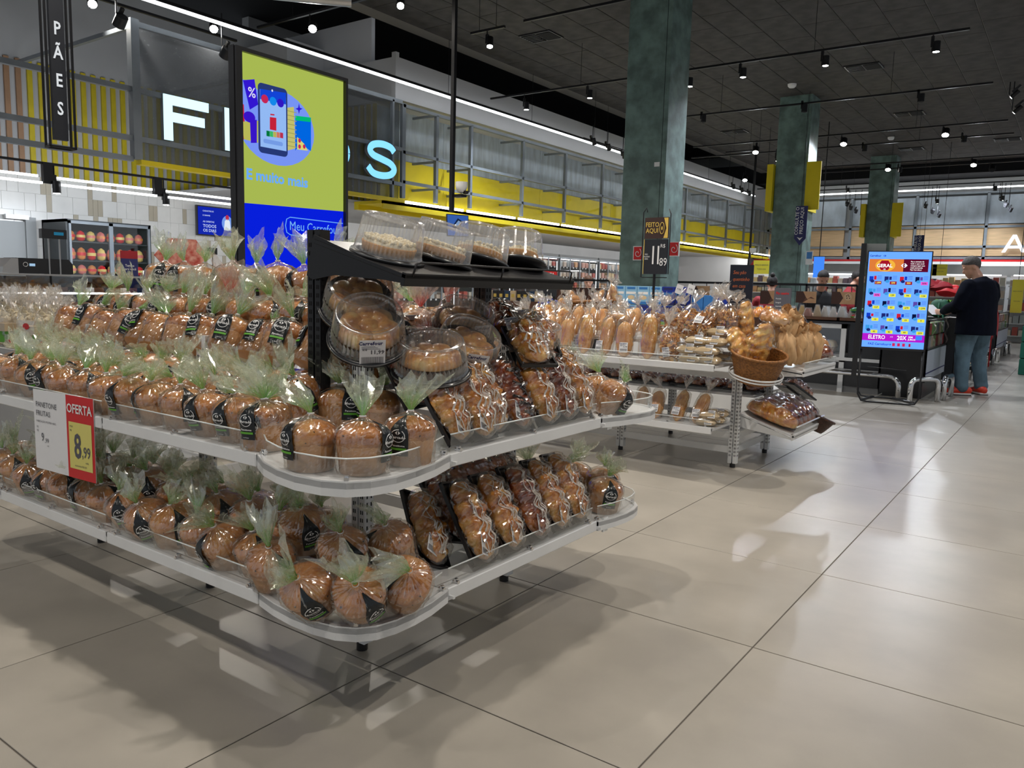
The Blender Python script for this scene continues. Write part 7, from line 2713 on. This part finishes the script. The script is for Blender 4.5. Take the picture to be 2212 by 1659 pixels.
for k in range(9):
    a = k * .7
    MB().add([(.16 * cos(a) * u + .05 * w_ * -sin(a) * (1 - abs(u - .6)), .12 * sin(a) * u + .05 * w_ * cos(a), .03 + .20 * u - .10 * u * u + .02 * sin(k + w_ * 5 + u * 9)) for u in (0, .25, .5, .75, 1) for w_ in (-1, -.3, .3, 1)], [(i * 4 + j, i * 4 + j + 1, i * 4 + j + 5, i * 4 + j + 4) for i in range(4) for j in range(3)], 0, True).build('leaf', lg, t)
for n, (px, py, c_) in enumerate(((2012, 615, 'dark'), (2035, 618, 'dark'), (2050, 628, 'bright'))):
    q = at(px, py, 1, 13.2)
    t = empty('shopping_bag', (q.x, 13.2, q.z - .09), label='%s red cloth bag heaped beyond the kiosk, %s' % ('bright' if c_ == 'bright' else 'dark', names[n]), cat='bag')
    v, f = pillow(.30, .26, .15, n)
    v = [(a_ * (1 + .2 * nz((a_, b_, c_), 9, n)), b_ * (1 + .2 * nz((a_, b_, c_), 9, n + 3)), c_ * (1 + .35 * nz((a_, b_, c_), 11, n + 7))) for a_, b_, c_ in v]
    MB().add(v, f, 0, True).build('bag', M['shirtred'] if c_ == 'dark' else M['red'], t)
tag(bx('display_table', M['blackpl'], None, -2.7, -1.95, 13.0, 13.8, 0, 1.28), 'dark display block under the red bags', 'table')

# ================================================================ service counter at the left
dc = empty('service_counter', (0, 0, 0), label='glass service counter with two lit shelves behind the bread pile at left', cat='counter')
DX = -8.0
bx('body', M['whitedull'], dc, DX - .9, DX - .06, .5, 5.75, 0, .80)
bx('top', M['steel'], dc, DX - .55, DX, .5, 5.75, 1.195, 1.215)
for y in (.5, 3.55, 5.70):
    bx('divider', M['blackpl'], dc, DX - .5, DX, y, y + .02, .84, 1.2)
bx('glass_front', M['glass'], dc, DX - .006, DX, .5, 5.74, .80, 1.2)
for z in (.86, 1.045):
    bx('shelf', M['whitep'], dc, DX - .5, DX - .03, .5, 5.74, z - .02, z)
    bx('shelf_light', M['led'], dc, DX - .035, DX - .02, .55, 5.7, z - .018, z - .006)
bx('dark_well', M['blackpl'], dc, DX - .6, DX - .5, .5, 5.74, .8, 1.19)
fc = [cw_[2], M['bun'], M['crumb'], M['past'], M['pita'], M['orangep']]
for r_, z in enumerate((.862, 1.047)):
    for n in range(14):
        y = .8 + n * .35
        t = empty('food_tray', (DX - .26, y, z), label='brown tray of pastries on the %s counter shelf, %s from the right' % (('lower', 'upper')[r_], names[13 - n]), cat='tray', group='pastry trays in the service counter')
        bx('tray', wt_, t, -.20, .20, -.14, .14, 0, .045)
        for j in range(4):
            MB().lathe([(.05, 0), (.05, .02), (.03, .045), (.004, .05)], 10, close_top=True).build('pastry', fc[(n * 3 + r_) % 6], t, (.02, -.10 + j * .066, .035))
        MB().box(.205, .208, -.04, .04, .0, .045).build('price_card', M['paper'], t)
# crates under
for n in range(5):
    t = empty('stock_crate', (DX - .01, 3.75 + n * .36, .48), pi / 2, 'yellow and blue printed carton under the counter glass, %s from the left' % names[n], 'box', 'cartons under the service counter')
    bx('box', M['yellowp'], t, 0, .33, .0, .05, 0, .27)
    flat('blue_print', M['navy'], t, rect(.03, .06, .15, .14), -.001)
    flat('blue_print', M['navy'], t, rect(.2, .06, .3, .14), -.001)
# scale on the counter
q = at(95, 595, 0, DX)
slm = empty('weighing_scale', (DX - .15, q.y - .28, 1.216), pi / 2, 'black scale with raised customer display on two steel rods', 'scale')
MB().prism([(-.0, 0), (.62, 0), (.62, .10), (.58, .145), (.10, .145), (.03, .08)], -.0, .25).build('body', M['blackpl'], slm)
MB().prism([(-.02, 0), (.12, 0), (.12, .14), (.06, .14), (-.01, .06)], -.01, .26).build('end_cap', M['steel'], slm)
bx('label_window', EM(170, 205, 235, .8), slm, .22, .27, -.003, 0, .07, .095)
MB().tube([(.185 + .02 * cos(t), -.002, .085 + .02 * sin(t)) for t in [2 * pi * i / 16 for i in range(16)]], .003, 4, closed=True).build('logo_ring', M['whitep'], slm)
for x in (.40, .50):
    MB().cyl((x, .0, 0), (x, .0, .36), .008).build('rod', M['steel'], slm)
bx('display', M['blackpl'], slm, .33, .56, -.03, .03, .34, .43)
flat('digits', EM(40, 110, 140, .8), slm, rect(.44, .375, .53, .405), -.031)
pr_ = empty('pamphlet', (DX - .05, at(288, 590, 0, DX).y - .1, 1.216), pi / 2, 'small blue and red poster standing on the counter', 'sign')
bx('sheet', M['navy'], pr_, 0, .18, 0, .01, 0, .18)
bx('sheet_top', M['shirtred'], pr_, 0, .18, 0, .01, .18, .26)
text('Temos\npara você', .035, M['whitep'], pr_, (.09, -.003, .09))
t = empty('meat_sign', (DX - .5, at(395, 530, 0, DX - .5).y - .35, 1.36), pi / 2, 'red eight-sided picture of sliced meat above the counter', 'sign')
ms = mat('sliced_meat_print', srgb(190, 70, 55), .5, c2=srgb(230, 170, 150), vscale=14)
MB().prism([(0, .10), (.18, .30), (.52, .30), (.66, .12), (.60, 0), (.1, 0)], 0, .015).build('board', ms, t)
bx('black_tag', M['blackpl'], t, .66, .80, 0, .01, .14, .22)
MB().cyl((.3, .01, -.15), (.3, .01, 0), .01).cyl((.74, .01, -.15), (.74, .01, .14), .006).build('pole', M['blackpl'], t)

# upright glass-door fridge by the tiled wall
fx = empty('display_fridge', (-11.75, 5.46, 0), pi / 2, 'dark upright fridge of hams and sausages against the tiled wall', 'fridge')
FW, FH = 1.26, 2.0
dg_ = mat('fridge_dark', (.035, .04, .042), .4)
MB().box(0, .03, 0, .72, 0, FH).box(FW - .03, FW, 0, .72, 0, FH).box(0, FW, 0, .72, FH - .04, FH).box(0, FW, .69, .72, 0, FH).box(0, FW, 0, .72, 0, .3).build('cabinet', dg_, fx)
for k in range(2):
    x0 = .03 + k * .60
    MB().box(x0, x0 + .03, -.03, 0, .3, FH - .02).box(x0 + .57, x0 + .60, -.03, 0, .3, FH - .02).box(x0, x0 + .6, -.03, 0, FH - .06, FH - .02).box(x0, x0 + .6, -.03, 0, .3, .34).build('door', M['graymetal'], fx)
    bx('door_glass', M['glass'], fx, x0 + .03, x0 + .57, -.02, -.015, .34, FH - .06)
    bx('led', M['led'], fx, x0 + .01, x0 + .02, .02, .03, .5, 1.9)
hm = [mat('ham_pink', srgb(222, 120, 110), .4, var=.15, vscale=12), mat('ham_orange', srgb(220, 140, 70), .4, var=.2, vscale=10), M['red'], mat('ham_yellow', srgb(226, 196, 110), .4)]
for r_, (z, hh) in enumerate(((.42, .14), (.70, .14), (.98, .14), (1.22, .14), (1.43, .18), (1.70, .15))):
    bx('shelf', dg_, fx, .03, FW - .03, .03, .6, z - .02, z)
    for n in range(8):
        x = .12 + n * .145
        p = fx.matrix_basis @ Vector((x, .14, z + .002))
        t = empty('ham', p, pi / 2, '%s wrapped ham on fridge shelf %s, %s from the left' % (['pink', 'orange', 'red', 'yellow'][(n + r_) % 4], names[r_], names[n]), 'meat', 'hams and sausages in the upright fridge')
        mbh = MB()
        mbh.lathe([(.02, 0), (.055, .02), (.062, hh * .5), (.045, hh * .85), (.012, hh)], 12)
        mbh.build('ham', hm[(n + r_) % 4], t)
        MB().lathe([(.064, hh * .35), (.0645, hh * .6)], 12).build('band', hm[(n + r_ + 1) % 4], t)
fb = empty('display_table', (0, 0, 0), label='pale display table of bagged snacks at the far left', cat='table')
bx('top', M['whitedull'], fb, -7.3, -4.9, 2.15, 3.5, .70, .74)
bx('skirt', M['whitedull'], fb, -7.28, -4.92, 2.17, 3.48, .0, .70)
pk = [M['pita'], M['crumb'], M['crumb'], M['bread'], M['whitep']]
bb = mat('blue_pack', srgb(60, 130, 200), .4)
sn_me = []
for k in range(5):
    v, f = pillow(.16, .12, .20 if k else .24, 60 + k)
    sn_me.append(MB().add(v, f, 0, True).mesh('pack', pk[k]))
pop_me = toastbits[0].copy()
pop_me.materials[0] = M['crumb']
k = 0
for r_ in range(5):
    for n in range(10):
        x, y = -7.1 + n * .235 + rr.uniform(-.02, .02), 2.28 + r_ * .26
        tall = (proj((x, y, .95)) or (999, 0))[0] < 135
        if n > 6 and r_ < 2:
            kind = 3
        else:
            kind = k % 5
        t = empty('snack_bag', (x, y, .742), rr.uniform(-.5, .5), '%s on the far left table, row %s, %s from the left' % ('tall bag of popcorn' if (proj((x, y, .95)) or (999, 0))[0] < 135 else ['pale bagged snack', 'crumbly bagged snack', 'cream bagged snack', 'tan bagged snack', 'white bagged snack'][kind], names[r_], names[n]), 'snack', 'bagged snacks on the far left table')
        t.scale = (1, 1, 1.25 if tall else .55)
        if tall:
            link('popcorn', pop_me, t)['kind'] = 'stuff'
            link('bag', toastbag[k % 3], t)
        else:
            link('pack', sn_me[kind], t)
        if tall:
            bx('green_label', M['greenp'], t, -.05, .05, -.064, -.060, .02, .09)
        if tall:
            link('bag_tuft', tuft_c[k % 5], t, (0, 0, .19), (0, 0, k), 1.0)
        if r_ in (1, 2) and n in (7, 8):
            bx('blue_band', bb, t, -.082, .082, -.065, .065, .05, .14)
        k += 1
for n in range(6):
    x, y = -5.9 + .21 * n, 2.25
    t = empty('sandwich_box', (x, y, .742 + .10 * (n % 2)), 0.1, 'clear sandwich box with a red label at the front of the far left table, %s' % names[n], 'food box', 'sandwich boxes on the far left table')
    bx('base', M['pita'], t, -.08, .08, -.06, .06, 0, .05)
    bx('lid', M['lid'], t, -.085, .085, -.065, .065, .0, .085)
    flat('red_label', M['red'], t, disc(0, .05, .035, .02, 12), -.067)

# ================================================================ wall of fridges far left (X = -13) and shelves by the far wall
pcol = [mat('pack_%d' % i, srgb(*c), .45) for i, c in enumerate(((222, 170, 155), (228, 220, 205), (200, 96, 84), (232, 205, 150), (190, 196, 198), (214, 196, 180), (232, 178, 130), (120, 100, 110), (225, 222, 216)))]
pack_me = [MB().box(0, .2, 0, .15, 0, .17, c=.01).mesh('goods_pack', m_) for m_ in pcol]
case_frame = MB()
CW = 2.4
case_frame.box(-.62, 0, 0, .05, 0, 2.2).box(-.62, 0, CW - .05, CW, 0, 2.2).box(-.62, 0, 0, CW, 2.12, 2.22).box(-.66, -.62, 0, CW, 0, 2.2).box(-.62, 0, 0, CW, 0, .3)
cf_me = case_frame.mesh('cabinet', dg_)
df_ = MB()
for k in range(4):
    y = .02 + k * .59
    df_.box(0, .03, y, y + .03, .3, 2.14)
df_.box(0, .03, 0, CW, 2.10, 2.14).box(0, .03, 0, CW, .3, .33)
df_me = df_.mesh('door_frames', M['graymetal'])
dgl = MB().box(.012, .018, .05, CW - .05, .33, 2.10).mesh('door_glass', M['glass'])
shm = MB()
for z in (.50, .86, 1.22, 1.56, 1.86):
    shm.box(-.5, -.03, .05, CW - .05, z - .02, z)
sh_me = shm.mesh('shelves', dg_)
tg_ = MB()
for z in (.50, .86, 1.22, 1.56, 1.86):
    for k in range(12):
        tg_.box(-.028, -.024, .1 + k * .19, .16 + k * .19, z - .045, z)
tg_me = tg_.mesh('price_tags', M['paper'])
ld_me = MB().box(-.06, -.04, .06, CW - .06, 2.07, 2.09).box(-.03, -.02, .056, .064, .4, 2.0).box(-.03, -.02, CW - .064, CW - .056, .4, 2.0).mesh('case_light', M['led'])
extra = MB()
cnt = 0
for u in range(10):
    y0 = 13.2 + u * 2.42
    t = empty('glass_door_fridge', (-13.0, y0, 0), 0, 'glass-door wall fridge, %s in the row under the yellow fascia' % names[u], 'fridge', 'row of wall fridges')
    link('cabinet', cf_me, t)
    link('door_frames', df_me, t)
    link('door_glass', dgl, t)
    link('shelves', sh_me, t)
    link('price_tags', tg_me, t)['kind'] = 'stuff'
    link('case_light', ld_me, t)
    for r_, z in enumerate((.50, .86, 1.22, 1.56, 1.86)):
        base = rr.randrange(9)
        for n in range(10):
            k = (base + (n // 3) * 2 + rr.randrange(2)) % 9
            if cnt < 290:
                cnt += 1
                o = link('goods_pack', pack_me[k], None, (-13.22, y0 + .09 + n * .225, z), scale=(1, 1, rr.uniform(.6, 1.15)))
                tag(o, '%s small pack from the left on the %s shelf up, %s wall fridge' % (names[n], names[r_], names[u]), 'food pack', 'packs on shelf %s of wall fridge %s' % (names[r_], names[u]))
            else:
                a = y0 + .09 + n * .225
                extra.box(-13.22, -13.02, a, a + .17, z, z + .2, k)
o = extra.build('goods_packs', pcol)
tag(o, 'rows of small packs in the farthest wall fridges', 'food packs', kind='stuff')
# shelves far right before the far wall
extra = MB()
for u, (x0, y0, W_, lab) in enumerate(((-9.8, 27.2, 2.6, 'far shelf bay between the first and second columns'), (-7.0, 27.2, 2.6, 'far shelf bay behind the woman with the bun'), (-4.2, 26.5, 2.4, 'far shelf bay behind the kiosk'), (-1.7, 26.5, 2.6, 'far shelf bay behind the man, right'), (1.0, 26.0, 2.4, 'far shelf bay past the right edge'))):
    t = empty('shelf_bay', (x0, y0, 0), 0, lab, 'shelf')
    bx('back', M['whitep'], t, 0, W_, .5, .54, 0, 1.9)
    for z in (.2, .55, .9, 1.25, 1.6):
        bx('shelf', M['whitep'], t, 0, W_, 0, .5, z - .03, z)
    bx('top_light', M['led'], t, .1, W_ - .1, .02, .05, 1.88, 1.91)
    for r_, z in enumerate((.2, .55, .9, 1.25, 1.6)):
        for n in range(int(W_ / .16)):
            extra.box(x0 + .03 + n * .16, x0 + .165 + n * .16, y0 + .03, y0 + .25, z, z + rr.uniform(.14, .24), rr.randrange(9))
o = extra.build('shelf_goods', pcol)
tag(o, 'crowd of small coloured packs on the far shelf bays', 'food packs', kind='stuff')
for n, (px, py, Y, w_, h_, lab) in enumerate(((1990, 583, 24, .75, .30, 'yellow far sign with two printed lines, right of the kiosk top'), (2030, 583, 24, .35, .30, 'narrow yellow far sign just left of the man'), (2197, 640, 17, .18, .60, 'yellow poster at the right edge behind the man'), (1645, 577, 20, .42, .34, 'yellow and red far box sign right of the navy sign'))):
    q = at(px, py, 1, Y)
    t = empty('aisle_sign', (q.x, Y, q.z), 0, lab, 'sign')
    bx('board', M['yellowp'], t, -w_ / 2, w_ / 2, 0, .03, -h_ / 2, h_ / 2)
    MB().cyl((0, .015, h_ / 2), (0, .015, CZ - q.z), .006, n=5).build('wire', M['black'], t)
    for k in range(2):
        text(('PREÇOS BAIXOS', 'TODO DIA')[k], w_ * .11, M['ink'], t, (0, -.004, h_ * (.15 - .3 * k)))
    if n == 3:
        MB().prism([(-w_ / 2 - .25, -h_ / 2), (-w_ / 2, -h_ / 2), (-w_ / 2, h_ / 2)], 0, .3).build('red_side', M['shirtred'], t)
q = at(1768, 577, 1, 20)
t = empty('blue_screen', (q.x, 20, q.z), 0, 'small bright blue hanging screen right of the second column', 'screen')
bx('panel', EM(70, 140, 250, .9), t, -.12, .12, 0, .04, -.25, .25)
MB().cyl((0, .02, .25), (0, .02, CZ - q.z), .012, n=6).build('pole', M['black'], t)
q = at(1748, 557, 1, 17.08)
t = empty('blue_column_sign', (q.x, 17.085, q.z), 0, 'small blue and white sign on the second column', 'sign')
bx('plate', M['whitep'], t, -.07, .07, -.01, 0, -.14, .14)
flat('blue_field', bb, t, rect(-.055, -.02, .055, .12), -.011)
# green crates at the right edge
q = at(2190, 730, 1, 14.8)
for n in range(2):
    for k in range(3):
        t = tag(MB().box(0, .55, 0, .38, 0, .26, c=.01).box(.05, .5, -.006, 0, .05, .08).box(.05, .5, -.006, 0, .12, .15).build('produce_crate', mat('green_crate_%d%d' % (n, k), srgb(12, 92, 74), .5), None, (-.72 + n * .57, 15.2, .27 * k)), 'dark green plastic crate at the right edge, %s in the %s stack' % (['lowest', 'middle', 'top'][k], ['left', 'right'][n]), 'crate', 'green crates at the right edge')
# text curves become meshes (one mesh per wording, shared)
bpy.context.view_layer.update()
_dg = bpy.context.evaluated_depsgraph_get()
_cache = {}
for o in [o for o in bpy.data.objects if o.type == 'FONT']:
    k_ = o.data.name
    if k_ not in _cache:
        me = bpy.data.meshes.new_from_object(o.evaluated_get(_dg))
        me.name = 'lettering'
        _cache[k_] = me
    par, mb_, nm = o.parent, o.matrix_basis.copy(), o.name
    bpy.data.objects.remove(o)
    o2 = bpy.data.objects.new('lettering', _cache[k_])
    col.objects.link(o2)
    o2.parent = par
    o2.matrix_basis = mb_
for l, v in list(_labels.items()):
    if len(v) > 1 and not all(g_ for _, g_ in v):
        print('DUPLABEL', l, len(v))
print('OBJ', len(bpy.data.objects))
